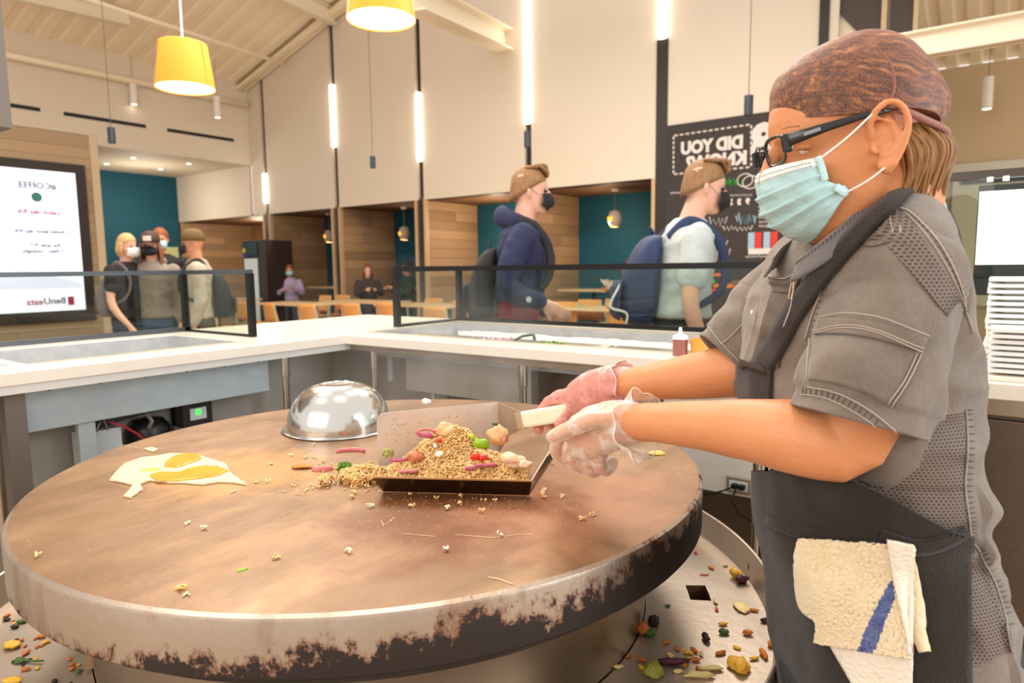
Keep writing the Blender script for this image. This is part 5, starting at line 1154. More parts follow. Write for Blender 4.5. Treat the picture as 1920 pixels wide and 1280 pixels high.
for s in (1,-1):
    q=B(); limb(q,[(H(.070,s*.0745,-.003),.0011),(H(.035,s*.082,.014),.0011),(H(.004,s*.087,.033),.0011),(H(-.012,s*.091,.043),.0011),(H(-.03,s*.086,.036),.0011)],6); adopt(q.build('ear_loop',M('loop_white',(246,244,238),.6),None,smooth=True))
    q=B(); limb(q,[(H(.042,s*.068,-.050),.0011),(H(.018,s*.078,-.042),.0011),(H(-.006,s*.083,-.030),.0011),(H(-.02,s*.080,-.022),.0011)],6); adopt(q.build('ear_loop',MC['loop_white'],None,smooth=True))
    # bound side strip of stitches and the folded lower corner
    q=B(); limb(q,[(H(.068,s*.0755,.001),(.0012,.0045)),(H(.065,s*.0735,-.014),(.0012,.0045)),(H(.064,s*.0725,-.028),(.0012,.0045))],8,up=hl); adopt(q.build('side_strip',M('strip_blue',(196,226,228),.8,bump=(300,.4)),None,smooth=True))
    q=B(); limb(q,[(H(.052,s*.071,-.040),(.0015,.005)),(H(.042,s*.070,-.050),(.0015,.006))],8,up=hl); adopt(q.build('side_strip',MC['strip_blue'],None,smooth=True))
for zz,jj in ((0,4),(1,8)):
    q=B(); 
    for i in range(2,NU-1):
        a=mpnt(i,jj); b_=mpnt(i+.6,jj); nrm=(a-H(.03,0,a.z*0)).normalized(); q.tube([a+nrm*.0012,b_+nrm*.0012],.0006,4)
    o=q.build('stitch_row',M('stitch_grey',(150,158,158),.8),None); o['kind']='stuff'; adopt(o)
# ---------------------------------------------------------------- jacket
def cr(T,u):
    k=len(T)-1; i=min(int(u*k),k-1); t=u*k-i; p0,p1,p2,p3=T[max(i-1,0)],T[i],T[i+1],T[min(i+2,k)]
    return [.5*((2*b)+(c-a)*t+(2*a-5*b+4*c-d)*t*t+(3*b-a-3*c+d)*t**3) for a,b,c,d in zip(p0,p1,p2,p3)]
def denim(name,ca,cb_,fine=260):
    m,nt,n,L,p=nodemat(name); tc=n.new('ShaderNodeTexCoord'); O=tc.outputs['Object']
    c=mk_mix(n,L,mk_ramp(n,L,mk_noise(n,L,O,11,6),[(.35,(0,)),(.68,(1,))]),ca,cb_)
    c=mk_mix(n,L,mk_math(n,L,'MULTIPLY',mk_ramp(n,L,mk_noise(n,L,O,fine*2,2,(1,1,.35)),[(.4,(0,)),(.7,(1,))]),.30),c,tuple(min(255,x*1.28) for x in ca))
    L.new(c,p.inputs['Base Color']); p.inputs['Roughness'].default_value=.85; p.inputs['Sheen Weight'].default_value=.3; p.inputs['Specular IOR Level'].default_value=.2
    bp=n.new('ShaderNodeBump'); bp.inputs['Strength'].default_value=.5; bp.inputs['Distance'].default_value=.006
    L.new(mk_math(n,L,'ADD',mk_math(n,L,'MULTIPLY',mk_noise(n,L,O,22,5,(1,1,.5)),1.8),mk_math(n,L,'MULTIPLY',mk_noise(n,L,O,fine*2,2),.25)),bp.inputs['Height']); L.new(bp.outputs[0],p.inputs['Normal'])
    return m
jm=denim('jacket_cotton',(110,98,88),(134,121,110)); 
m,nt,n,L,p=nodemat('jacket_mesh'); tc=n.new('ShaderNodeTexCoord'); O=tc.outputs['Object']
mp=n.new('ShaderNodeMapping'); mp.inputs['Rotation'].default_value=(0,0,-YAW); L.new(O,mp.inputs[0]); mp2=n.new('ShaderNodeMapping'); mp2.inputs['Scale'].default_value=(170,1,235); L.new(mp.outputs[0],mp2.inputs[0])
sx=n.new('ShaderNodeSeparateXYZ'); L.new(mp2.outputs[0],sx.inputs[0])
rowf=mk_math(n,L,'FLOOR',sx.outputs[2]); par=mk_math(n,L,'MULTIPLY',mk_math(n,L,'MODULO',mk_math(n,L,'ABSOLUTE',rowf),2.0),.5)
fx=mk_math(n,L,'SUBTRACT',mk_math(n,L,'FRACT',mk_math(n,L,'ADD',sx.outputs[0],par)),.5); fz=mk_math(n,L,'SUBTRACT',mk_math(n,L,'FRACT',sx.outputs[2]),.5)
dd_=mk_math(n,L,'SQRT',mk_math(n,L,'ADD',mk_math(n,L,'MULTIPLY',fx,fx),mk_math(n,L,'MULTIPLY',fz,fz)))
dot=mk_ramp(n,L,dd_,[(.24,(1,)),(.36,(0,))]); c=mk_mix(n,L,dot,(120,104,94),(66,55,50)); L.new(c,p.inputs['Base Color']); p.inputs['Roughness'].default_value=.8
bp=n.new('ShaderNodeBump'); bp.inputs['Strength'].default_value=.5; bp.inputs['Distance'].default_value=.001; bp.invert=True; L.new(dot,bp.inputs['Height']); L.new(bp.outputs[0],p.inputs['Normal'])
meshm=m
# silhouette table: y, front px, back px, half width, depth
TT=[(1238,1450,1900,.190,1.00),(1200,1446,1907,.195,1.00),(1140,1441,1902,.195,1.0),(1080,1433,1887,.188,1.0),(1040,1428,1876,.180,1.0),(1005,1426,1862,.174,1.0),(985,1425,1853,.174,1.0),(940,1424,1858,.182,1.0),(900,1420,1858,.186,1.0),(840,1404,1842,.186,1.0),(770,1386,1843,.186,1.0),(700,1388,1843,.190,1.0),(620,1398,1839,.198,1.0),(560,1412,1830,.204,1.0),(500,1436,1815,.205,.99),(455,1468,1797,.190,.98),(425,1508,1778,.150,.97),(398,1556,1750,.105,.96),(375,1590,1725,.080,.955)]
NUJ,NVJ=240,220
def pix0(v):
    q=v-EYE; x=q.dot(RT); y=q.dot(FW); z=q.z; c,s=math.cos(PITCH),math.sin(PITCH); d=y*c-z*s; w_=(z*c+y*s)/d; return 960+FPX*(x/d*math.cos(ROLL)-w_*math.sin(ROLL))
def fitring(y,f_,b_,hy,dp,e=.86):
    # centre and half length whose outline spans the measured front and back of the body
    z=P3((f_+b_)/2,y,dp).z; a0=((f_+b_)/2-960)/FPX*dp; hx=(b_-f_)/2*dp/FPX*.9
    for it in range(6):
        xs_=[]
        for i in range(48):
            a=2*math.pi*i/48; cx,sy=math.cos(a),math.sin(a); q=RT*(a0+abs(cx)**e*(1 if cx>0 else -1)*hx)+FW*(dp+abs(sy)**e*(1 if sy>0 else -1)*hy); q.z=z; xs_.append(pix0(q))
        mn,mx_=min(xs_),max(xs_); a0+=((f_+b_)/2-(mn+mx_)/2)/FPX*dp*.9; hx*=1+((b_-f_)/(mx_-mn)-1)*1.0
    c=RT*a0+FW*dp; c.z=z; return c,hx
def fold(v,k1,k2,seed): # ridged drape noise
    n_=nz(v.x*k1+seed,v.y*k1,v.z*k2); return 1-abs(n_)*2.2
jk=B()
for j in range(NVJ+1):
    y,f_,b_,hy,dp=cr(TT,j/NVJ)
    c,hx=fitring(y,f_,b_,hy,dp)
    for i in range(NUJ):
        a=2*math.pi*i/NUJ; cx,sy=math.cos(a),math.sin(a)
        e=.86; X=abs(cx)**e*(1 if cx>0 else -1); Y=abs(sy)**e*(1 if sy>0 else -1)
        p_=c+RT*(X*hx)+FW*(Y*hy)
        nrm=(RT*(cx/hx)+FW*(sy/hy)).normalized()
        amp=.010 if y>520 else .005
        w_=(fold(p_+RT*p_.z*.6,7,11,3)-.4)*amp+nz(p_.x*24,p_.y*24,p_.z*34)*.003
        # gathered drapes over the apron tie
        if 880<y<1060: w_+=.007*math.sin(p_.z*95+p_.dot(RT)*38)*math.exp(-((y-975)/65)**2)*(1 if cx>-.3 else .2)
        if y>1080: w_+=.004*math.sin(p_.dot(RT)*60+p_.dot(FW)*30+p_.z*25)
        if y>860 and cx<.45: w_=min(w_,.0)-.003
        jk.v.append(tuple(p_+nrm*w_))
for j in range(NVJ):
    for i in range(NUJ): jk.f.append((j*NUJ+i,j*NUJ+(i+1)%NUJ,(j+1)*NUJ+(i+1)%NUJ,(j+1)*NUJ+i))
def pix(v):
    q=v-EYE; x=q.dot(RT); y=q.dot(FW); z=q.z; c,s=math.cos(PITCH),math.sin(PITCH); d=y*c-z*s; w_=(z*c+y*s)/d; u=x/d; cr_,sr=math.cos(ROLL),math.sin(ROLL)
    return 960+FPX*(u*cr_-w_*sr),640-FPX*(u*sr+w_*cr_)
def inpoly(x,y,P):
    c=False; n_=len(P); j=n_-1
    for i in range(n_):
        if (P[i][1]>y)!=(P[j][1]>y) and x<(P[j][0]-P[i][0])*(y-P[i][1])/(P[j][1]-P[i][1])+P[i][0]: c=not c
        j=i
    return c
jo=jk.build('jacket',jm,None,smooth=True); jo.data.materials.append(meshm)
MP1=[(1560,905),(1600,915),(1660,935),(1718,895),(1740,840),(1765,800),(1803,790),(1808,880),(1803,960),(1812,1010),(1790,1030),(1760,1022),(1700,985),(1640,950)]
MP2=[(1786,1050),(1806,1048),(1840,1090),(1862,1150),(1874,1200),(1884,1245),(1800,1275),(1792,1130)]
MP3=[(1700,440),(1740,470),(1790,530),(1815,600),(1832,660),(1815,690),(1795,620),(1765,540),(1725,490),(1690,470)]
for p_ in jo.data.polygons:
    c=Vector(p_.center); x,y=pix(c); near=Vector(p_.normal).dot(c-EYE)<0
    if c.dot(FW)<.99 and (inpoly(x,y,MP1) or inpoly(x,y,MP2)): p_.material_index=1
bpy.context.view_layer.update()
def bvh(o): 
    me=o.data; return BVHTree.FromPolygons([v.co.copy() for v in me.vertices],[tuple(p.vertices) for p in me.polygons])
JT=bvh(jo)
adopt(jo)['label']='faded grey cotton chef jacket with dotted mesh side panels'
def hit(px,py,trees,off=.002,dmax=3):
    d=ray(px,py).normalized(); best=None
    for t in trees:
        l,nn_,ix,ds=t.ray_cast(EYE,d,dmax)
        if l is not None and (best is None or ds<best[1]): best=(l-d*0,ds,nn_)
    if best is None: return None
    nn_=best[2]; 
    if nn_.dot(d)>0: nn_=-nn_
    return best[0]+nn_*off
def dens(pts,step=5):
    out=[]
    for (a,b),(c,d) in zip(pts,pts[1:]):
        n_=max(1,int(math.hypot(c-a,d-b)/step)); out+=[(a+(c-a)*i/n_,b+(d-b)*i/n_) for i in range(n_)]
    out.append(pts[-1]); return out
def smoothpx(pts,k=6):
    T=[tuple(map(float,p)) for p in pts]; n_=(len(T)-1)*k; return [tuple(cr(T,i/n_)) for i in range(n_+1)]
stm=M('seam_thread',(176,160,146),.8); std=M('seam_dark',(96,85,78),.9)
def seam(pts,trees,r=.0009,mat=None,name='seam',off=.0012,parent=ck,sm=True,keep=None):
    q=[hit(*p,trees,off) for p in dens(smoothpx(pts) if sm else pts,4)]; q=[x for x in q if x is not None]
    if len(q)<3: return None
    # drop depth jumps
    runs=[[q[0]]]
    for a,b in zip(q,q[1:]):
        if (a-b).length>.03: runs.append([])
        runs[-1].append(b)
    run=max(runs,key=len)
    if len(run)<3: return None
    o=B().tube(run,r,5).build(name,mat or stm,None,smooth=True); return adopt(o)
# ---- sleeves
def sleeve(name,path,seed,mpoly=None):
    b=B(); N=72; K=90; P=[Vector(P3(*p[:3])) for p in path]
    pts=[];rr_=[]
    for k in range(K+1):
        q=cr([list(a)+[p[3],p[4]] for a,p in zip(P,path)],k/K); pts.append(Vector(q[:3])); rr_.append((q[3],q[4]))
    rings=[]; up0=FW
    for k in range(K+1):
        t=(pts[min(k+1,K)]-pts[max(k-1,0)]).normalized(); a_=(up0-t*up0.dot(t)).normalized(); b2=t.cross(a_); rg_=[]
        for i in range(N):
            a=2*math.pi*i/N; c,s=math.cos(a),math.sin(a); p_=pts[k]+a_*(c*rr_[k][0])+b2*(s*rr_[k][1]); nrm=(a_*c+b2*s)
            u=k/K; am=.012*min(1,u*3)*(1 if u<.9 else .35)
            w_=(fold(p_,9,5,seed)-.35)*am+nz(p_.x*26,p_.y*26,p_.z*22+seed)*.003+.003*math.sin(u*26+3*s+seed)*(u>.45)*(1-abs(c))*.8
            rg_.append(p_+nrm*w_)
        rings.append(rg_)
    # turned hem: double thickness band then fold back inside
    last=rings[-1]; cen=pts[-1]; t=(pts[-1]-pts[-2]).normalized()
    rings.append([q+t*.0015-(q-cen).normalized()*.0022 for q in last]); rings.append([q-t*.002-(q-cen).normalized()*.0052 for q in last]); rings.append([q-t*.045-(q-cen).normalized()*.008 for q in last])
    b.loft(rings,cap=False); o=b.build(name,jm,None,smooth=True)
    if mpoly:
        o.data.materials.append(meshm)
        for p_ in o.data.polygons:
            c=Vector(p_.center); x,y=pix(c)
            if inpoly(x,y,mpoly) and Vector(p_.normal).dot(c-EYE)<0: p_.material_index=1
    return o
SL=sleeve('sleeve',[(1712,440,.90,.045,.050),(1704,468,.87,.060,.060),(1690,520,.85,.074,.064),(1672,590,.84,.082,.070),(1650,670,.83,.084,.073),(1626,740,.82,.082,.075),(1606,806,.815,.078,.079)],2.0,
   [(1648,420),(1690,412),(1712,440),(1708,462),(1650,470),(1600,470),(1625,440)])
SLT=bvh(SL); adopt(SL)['label']='near short sleeve with flap pocket and turned hem'
SR=sleeve('sleeve',[(1530,520,1.13,.060,.066),(1490,560,1.15,.070,.074),(1448,605,1.155,.070,.074),(1408,645,1.155,.066,.070),(1362,686,1.155,.058,.062)],9.0); SRT=bvh(SR); adopt(SR)['label']='far short sleeve with turned hem'
ALL=[JT,SLT,SRT]
# sleeve hem stitch, flap pocket, cuffs
seam([(1512,738),(1560,748),(1620,780),(1680,830),(1712,862),(1738,880)],[SLT],.0010)
seam([(1500,752),(1550,762),(1610,795),(1670,842),(1708,882)],[SLT],.0007)
seam([(1330,622),(1352,652),(1388,690)],[SRT],.0011); seam([(1400,566),(1412,586),(1382,630),(1350,656)],[SRT],.0010)
# pocket on near sleeve
def patchgrid(poly4,trees,off,nu,nv,name,mat,bulge=0,lab=None,solid=.002):
    (a,b,c,d)=poly4; g=B()
    for i in range(nu+1):
        for j in range(nv+1):
            u,v=i/nu,j/nv; x=(a[0]*(1-u)+b[0]*u)*(1-v)+(d[0]*(1-u)+c[0]*u)*v; y=(a[1]*(1-u)+b[1]*u)*(1-v)+(d[1]*(1-u)+c[1]*u)*v
            y+=bulge*math.sin(u*math.pi)
            q=hit(x,y,trees,off)
            if q is None: q=Vector(g.v[-1]) if g.v else P3(x,y,.8)
            g.v.append(tuple(q))
    g.f=[(i*(nv+1)+j,(i+1)*(nv+1)+j,(i+1)*(nv+1)+j+1,i*(nv+1)+j+1) for i in range(nu) for j in range(nv)]
    o=g.build(name,mat,None,smooth=True,solid=solid); adopt(o)
    if lab: o['label']=lab
    return o
patchgrid([(1530,640),(1722,678),(1668,778),(1514,724)],[SLT],.0022,26,14,'sleeve_pocket',jm,-10)
patchgrid([(1542,612),(1735,650),(1724,678),(1531,642)],[SLT],.0052,30,6,'pocket_flap',denim('flap_cotton',(104,92,82),(127,114,103)),-9)
for pts in ([(1543,611),(1600,606),(1660,616),(1735,650)],[(1531,642),(1590,634),(1650,645),(1724,680)],[(1533,637),(1590,629),(1650,640),(1726,674)],[(1724,682),(1700,730),(1668,776)],[(1716,682),(1692,730),(1662,770)],[(1522,650),(1518,690),(1516,722)]): 
    o=seam(pts,[SLT],.0008,off=.0068 if pts[0][1]<645 else .0040)
# puckered stitch ticks give the worn double seams
def ticks(pts,trees,w_=6,off=.002,step=7,mat=None):
    b=B(); P=dens(smoothpx(pts),step)
    for (x0,y0),(x1,y1) in zip(P,P[1:]):
        dx,dy=x1-x0,y1-y0; l=math.hypot(dx,dy) or 1; nx,ny=-dy/l*w_/2,dx/l*w_/2; A=hit(x0+nx,y0+ny,trees,off); C=hit(x0-nx,y0-ny,trees,off)
        if A and C and (A-C).length<.03: b.tube([A,(A+C)/2,C],[.0003,.0008,.0003],4)
    if b.v:
        o=b.build('pucker_row',mat or std,None,smooth=True); o['kind']='stuff'; adopt(o)
ticks([(1537,640),(1590,631),(1650,643),(1722,677)],[SLT],8,.0056); ticks([(1720,684),(1696,728),(1664,772)],[SLT],9,.0030); ticks([(1504,746),(1560,757),(1620,790),(1678,838),(1715,872)],[SLT],14,.0010,9)
# shoulder yoke, raglan and back seams
YK=[(1642,420),(1690,408),(1722,425),(1768,480),(1800,550),(1812,610)]
seam(YK,ALL,.0012); seam([(1648,428),(1692,415),(1718,432),(1760,488),(1798,565),(1824,645)],ALL,.0008); ticks(YK,ALL,12,.0012,8)
seam([(1672,405),(1676,430),(1680,455)],ALL,.0010); seam([(1684,400),(1690,430),(1694,455)],ALL,.0010)
seam([(1600,470),(1640,478),(1690,470),(1730,500),(1752,520)],[SLT,JT],.0009,std); ticks([(1740,512),(1748,530)],[SLT],8,.001)
SD=[(1806,788),(1808,860),(1802,930),(1808,990),(1812,1030),(1830,1060),(1856,1120),(1872,1180),(1884,1245)]
seam(SD,[JT],.0013,M('seam_pale',(150,146,142),.8)); ticks([(x+9,y) for x,y in SD],[JT],12,.0008,9)
seam([(1560,905),(1640,950),(1700,985),(1760,1022),(1790,1030)],[JT],.0009,std)
RG=[(1648,430),(1600,470),(1562,520),(1530,590),(1510,650)]
seam(RG,ALL,.0010); ticks([(x+5,y) for x,y in RG],ALL,9,.0012,7)
patchgrid([(1640,440),(1700,415),(1806,585),(1776,612)],ALL,.0016,40,8,'shoulder_mesh_panel',meshm,-8,'dotted mesh inset along the back of the shoulder',.001)
# placket front, collar tab, bib strap
apm=M('apron_black',(52,42,36),.9,var=(50,.8),col2=(40,32,28),bump=(420,.4),sheen=.2,spec=.2)
def ribbon(pts,w_,trees,off,name,mat,solid=.002):
    P=smoothpx(pts,8); g=B(); nv=4; rows=[]
    for i,(x,y) in enumerate(P):
        x1,y1=P[min(i+1,len(P)-1)]; x0,y0=P[max(i-1,0)]; dx,dy=x1-x0,y1-y0; l=math.hypot(dx,dy) or 1; ww=w_ if not callable(w_) else w_(i/(len(P)-1))
        row=[hit(x-dy/l*ww*(k/nv-.5),y+dx/l*ww*(k/nv-.5),trees,off) for k in range(nv+1)]
        if any(r is None for r in row):
            ok=[r for r in row if r is not None]
            if not ok: continue
            row=[r if r is not None else ok[0] for r in row]
        rows.append(row)
    for r_ in rows: g.v+=[tuple(v) for v in r_]
    g.f=[(i*(nv+1)+j,(i+1)*(nv+1)+j,(i+1)*(nv+1)+j+1,i*(nv+1)+j+1) for i in range(len(rows)-1) for j in range(nv)]
    return adopt(g.build(name,mat,None,smooth=True,solid=solid))
# collar: standing band round the neck
CL=[(1500,520,.915),(1532,500,.895),(1580,464,.882),(1626,420,.880),(1668,384,.888),(1698,360,.915),(1706,356,.96),(1690,372,1.01),(1650,405,1.04),(1590,440,1.045),(1520,470,1.03),(1478,492,1.005),(1458,512,.975)]
cl=B(); NC=80
for i in range(NC+1):
    q=cr([list(P3(*p)) for p in CL],i/NC); c=Vector(q); hgt=.030+.006*math.sin(i/NC*math.pi*3); t=i/NC
    cen=P3(1600,440,.965); out=(c-cen); out.z=0; out.normalize()
    for k in range(6):
        v=k/5; cl.v.append(tuple(c+UP*(.006*nz(t*9,1)*0+hgt*(.5-v))-UP*.012*(0)+out*(.002+.014*v**1.3+.0012*nz(t*30,v*3))))
cl.f=[(i*6+k,(i+1)*6+k,(i+1)*6+k+1,i*6+k+1) for i in range(NC) for k in range(5)]
clo=cl.build('collar',denim('collar_cotton',(98,92,92),(132,124,120)),None,smooth=True,solid=.003); CLT=bvh(clo); adopt(clo)['label']='frayed stand collar of the jacket'
for kk,r_ in ((0,.0012),(1,.0007)):
    b=B(); pp=[Vector(cl.v[i*6+kk]) for i in range(NC+1)]; b.tube(pp,r_,5); adopt(b.build('collar_stitch',stm,None,smooth=True))
b=B()
for i in range(0,NC,1):
    A=Vector(cl.v[i*6])+UP*-.003; C=Vector(cl.v[i*6+2]); out=((A+C)/2-P3(1600,440,.965)); out.z=0; out.normalize(); b.tube([A+out*.002,(A*.6+C*.4)+out*.003],[.0012,.0004],4)
o=b.build('pucker_row',std,None,smooth=True); o['kind']='stuff'; adopt(o)
ALLC=ALL+[CLT]
ribbon([(1384,745),(1412,730),(1436,692),(1462,652),(1490,606),(1532,549),(1578,497),(1618,457),(1652,424),(1686,396),(1708,374)],lambda t: 46-18*t,ALL,.0055,'neck_strap',apm)['label']='black apron neck strap'
pk=M('placket_cotton',(106,93,83),.85,var=(20,.7),col2=(88,76,67),bump=(200,.3))
patchgrid([(1447,532),(1510,528),(1498,560),(1458,562)],ALL,.005,12,6,'collar_tab',pk,4)
patchgrid([(1452,560),(1492,556),(1462,700),(1412,690)],ALL,.0035,12,24,'front_placket',pk,0)
seam([(1447,533),(1480,538),(1506,525)],ALL,.0009,off=.0085); seam([(1500,545),(1490,590),(1476,625)],ALL,.0012,off=.006); seam([(1422,590),(1412,640),(1395,690)],ALL,.0009,off=.003); ticks([(1452,548),(1480,552),(1500,545)],ALL,9,.0075,6)
b=B(); q=[hit(*p,ALL,.012) for p in ((1506,545),(1504,560),(1498,580),(1492,578),(1497,562),(1502,546))]; b.tube([x for x in q if x],.0010,6); adopt(b.build('loop_clip',M('clip_tan',(206,180,150),.4,.4),None,smooth=True))
b=B(); c=hit(1417,603,ALL,.006); b.tube([c,c+UP*.006+RT*.001],.0025,6); adopt(b.build('button',M('button_white',(236,232,226),.4),None,smooth=True))
# ---- trousers
tr_=B()
tg=M('trouser_grey',(72,76,80),.85,var=(14,.8),col2=(58,60,64),bump=(200,.3))
limb(tr_,[(P3(1680,1170,1.0),(.155,.145)),(P3(1682,1240,1.0),(.158,.148)),(RT*.575+FW*1.0+UP*.70,(.150,.150))],32,up=FW)
for s in (-1,1):
    hb_=RT*.575+FW*(1.0+s*.080); limb(tr_,[(hb_+UP*.80,(.105,.11)),(hb_+UP*.45-RT*.01,.085),(hb_+UP*.25,.078),(hb_+UP*.10,.074)],24)
t_o=tr_.build('trousers',tg,None); remesh(t_o,.008,4); adopt(t_o)
for s in (-1,1):
    sh=B(); hb_=RT*.56+FW*(1.0+s*.088); limb(sh,[(hb_+UP*.05+RT*.05,(.045,.042)),(hb_+UP*.05-RT*.05,(.045,.046)),(hb_+UP*.035-RT*.15,(.033,.045))],20,up=UP); o=sh.build('shoe',M('shoe_black',(24,22,22),.5),None,smooth=True); adopt(o)
# ---- apron: shell grown off the jacket and trousers
APOLY=[(1380,895),(1560,903),(1600,912),(1660,945),(1720,985),(1770,1015),(1806,1020),(1806,1046),(1788,1052),(1794,1130),(1800,1290),(1380,1290)]
zt_=P3(1425,900,1.0).z
# clean smooth apron surface from the table, no jacket folds
def lerpT(T,v):
    if v<=T[0][0]: return T[0][1]
    for (a,b),(c,d) in zip(T,T[1:]):
        if v<=c: return b+(d-b)*(v-a)/(c-a)
    return T[-1][1]
YT_=[(1300,893),(1500,895),(1560,902),(1600,911),(1662,944),(1722,984),(1768,1010),(1812,1024)]
ap=B(); AT=[(1700,1500,1905,.19,1.0),(1500,1475,1905,.19,1.0),(1360,1462,1905,.19,1.0),(1300,1460,1903,.19,1.0)]+[(y,f_-3 if y<1240 else f_,b_,hy+.006,dp) for y,f_,b_,hy,dp in TT if y>=690]
RG_=[]
for j in range(161):
    q=cr(AT,j/160); c,hx=fitring(*q); RG_.append((c,hx+.006,q[3]))
def apt(a,t,w=0):
    k=min(int(t*160),159); u=t*160-k; c=RG_[k][0].lerp(RG_[k+1][0],u); hx=RG_[k][1]*(1-u)+RG_[k+1][1]*u; hy=RG_[k][2]*(1-u)+RG_[k+1][2]*u
    cx,sy=math.cos(a),math.sin(a); e=.86; X=abs(cx)**e*(1 if cx>0 else -1); Y=abs(sy)**e*(1 if sy>0 else -1); nn2=(RT*(cx/hx)+FW*(sy/hy)).normalized()
    return c+RT*(X*hx)+FW*(Y*hy)+nn2*w
def topt(a):
    lo,hi=.2,1.0
    for _ in range(16):
        mid=(lo+hi)/2; x,y=pix(apt(a,mid))
        if y>lerpT(YT_,x): lo=mid
        else: hi=mid
    return lo
NA_,NB_=110,170; A0=math.radians(70)
for j in range(NB_+1):
    v=j/NB_; lo,hi=math.pi,math.pi*1.93
    for _ in range(16):
        mid=(lo+hi)/2; x,y=pix(apt(mid,topt(mid)*v)) 
        if x<(1800 if y>1052 else 1806): lo=mid
        else: hi=mid
    for i in range(NA_+1):
        a=A0+(lo-A0)*i/NA_; t=topt(a)*v; p_=apt(a,t); w_=nz(p_.x*9,p_.y*9,p_.z*7)*.007+nz(p_.x*22,p_.y*22,p_.z*12)*.0025+.002
        ap.v.append(tuple(apt(a,t,w_+.007)))
ap.f=[(j*(NA_+1)+i,(j+1)*(NA_+1)+i,(j+1)*(NA_+1)+i+1,j*(NA_+1)+i+1) for j in range(NB_) for i in range(NA_)]
apo=ap.build('apron',apm,None,smooth=True,solid=.0025); APT=bvh(apo); adopt(apo)['label']='black waist part of the bib apron'
bib=patchgrid([(1386,692),(1452,706),(1440,905),(1378,905)],ALL,.006,14,30,'apron_bib',apm,0,'brown-black apron bib corner')
patchgrid([(1398,687),(1440,700),(1446,712),(1396,698)],ALL,.010,8,3,'bib_pocket',M('bib_brown',(64,50,40),.9,bump=(300,.3)),0)
ribbon([(1640,1022),(1700,1040),(1750,1035),(1800,1012)],lambda t: 34-10*t,[APT,JT],.004,'apron_tie',apm)['label']='black apron tie pulled tight to the back'
ribbon([(1432,985),(1490,1010),(1560,1016),(1640,1020)],20,[APT],.003,'apron_tie',apm)
# ---- towel
tw=thing('towel','cream terry side towel with blue stripe tucked into the apron at the hip','towel',(0,0,0)); 
twm=M('terry_cream',(240,222,192),.95,var=(40,.7),col2=(232,206,160),bump=(330,.35),sheen=.4); twb=M('terry_blue',(58,74,134),.95,var=(90,.8),col2=(120,130,170),bump=(330,.4)); tww=M('terry_hem',(238,226,208),.9,bump=(200,.4))
def towel_piece(name,poly,off,mat,wav,nu=40,nv=46,lab=None,fuzz=.002,seed=0,stripe=None):
    L_,Rr_=poly; g=B()
    for j in range(nv+1):
        v=j/nv; lx,ly=cr(L_,v); rx,ry=cr(Rr_,v)
        for i in range(nu+1):
            u=i/nu; x=lx+(rx-lx)*u; y=ly+(ry-ly)*u; q=hit(x,min(y,1290),[APT],0) 
            if q is None: q=P3(x,y,.84)
            d=(EYE-q).normalized(); k=off+wav*(math.sin(u*5+v*2.2+seed)*.5+.5)*v+fuzz*nz(x*.21,y*.21,seed)+fuzz*.6*nz(x*.5,y*.5,seed+4)
            if y>1290: q=q-UP*((y-1290)*.84/FPX)
            g.v.append(tuple(q+d*k+UP*.0))
    g.f=[(j*(nu+1)+i,(j+1)*(nu+1)+i,(j+1)*(nu+1)+i+1,j*(nu+1)+i+1) for j in range(nv) for i in range(nu)]
    o=g.build(name,mat,None,smooth=True,solid=.005); o.parent=tw
    if stripe:
        o.data.materials.append(twb)
        for p_ in o.data.polygons:
            x,y=pix(Vector(p_.center))
            if inpoly(x,y,stripe): p_.material_index=1
    if lab: o['label']=lab
    return o
towel_piece('back_fold',([(1520,1180),(1550,1235),(1580,1290),(1600,1330)],[(1700,1180),(1698,1240),(1696,1290),(1694,1330)]),.006,tww,.006,24,24,'lower fold of the towel behind')
towel_piece('side_flap',([(1660,1050),(1680,1130),(1690,1200),(1712,1240)],[(1704,1060),(1718,1140),(1722,1200),(1729,1238)]),.010,twm,.008,14,30,None,seed=3)
towel_piece('front_fold',([(1489,1022),(1480,1060),(1483,1130),(1494,1160),(1517,1180),(1514,1218)],[(1706,1042),(1703,1080),(1700,1110),(1697,1160),(1693,1210),(1692,1252)]),.014,twm,.012,80,80,None,.003,stripe=[(1660,1100),(1668,1135),(1640,1200),(1622,1246),(1592,1240),(1612,1190),(1645,1128)])
towel_piece('hem_fold',([(1654,1028),(1660,1080),(1672,1140),(1684,1200),(1690,1245)],[(1705,1040),(1703,1080),(1700,1110),(1697,1160),(1694,1225)]),.020,tww,.010,12,40,None,.001)
# ---- gloves
def glmat(name,col,f,rough=.25):
    m=bpy.data.materials.new(name); m.use_nodes=True; nt=m.node_tree; n=nt.nodes; L=nt.links; p=n['Principled BSDF']; p.inputs['Base Color'].default_value=lin(col); p.inputs['Roughness'].default_value=rough
    out=n['Material Output']; tr=n.new('ShaderNodeBsdfTransparent'); mx=n.new('ShaderNodeMixShader'); lw=n.new('ShaderNodeLayerWeight'); lw.inputs[0].default_value=.35; tc=n.new('ShaderNodeTexCoord')
    w_=mk_ramp(n,L,mk_noise(n,L,tc.outputs['Object'],34,4,(1,1,1)),[(.48,(0,)),(.60,(.35,))])
    a=mk_math(n,L,'ADD',mk_math(n,L,'MULTIPLY_ADD',lw.outputs[1],.5,f),w_); L.new(a,mx.inputs[0]); L.new(tr.outputs[0],mx.inputs[1]); L.new(p.outputs[0],mx.inputs[2]); L.new(mx.outputs[0],out.inputs[0])
    bp=n.new('ShaderNodeBump'); bp.inputs['Strength'].default_value=.9; bp.inputs['Distance'].default_value=.004; L.new(mk_noise(n,L,tc.outputs['Object'],45,3,(1,.5,1)),bp.inputs['Height']); L.new(bp.outputs[0],p.inputs['Normal']); return m
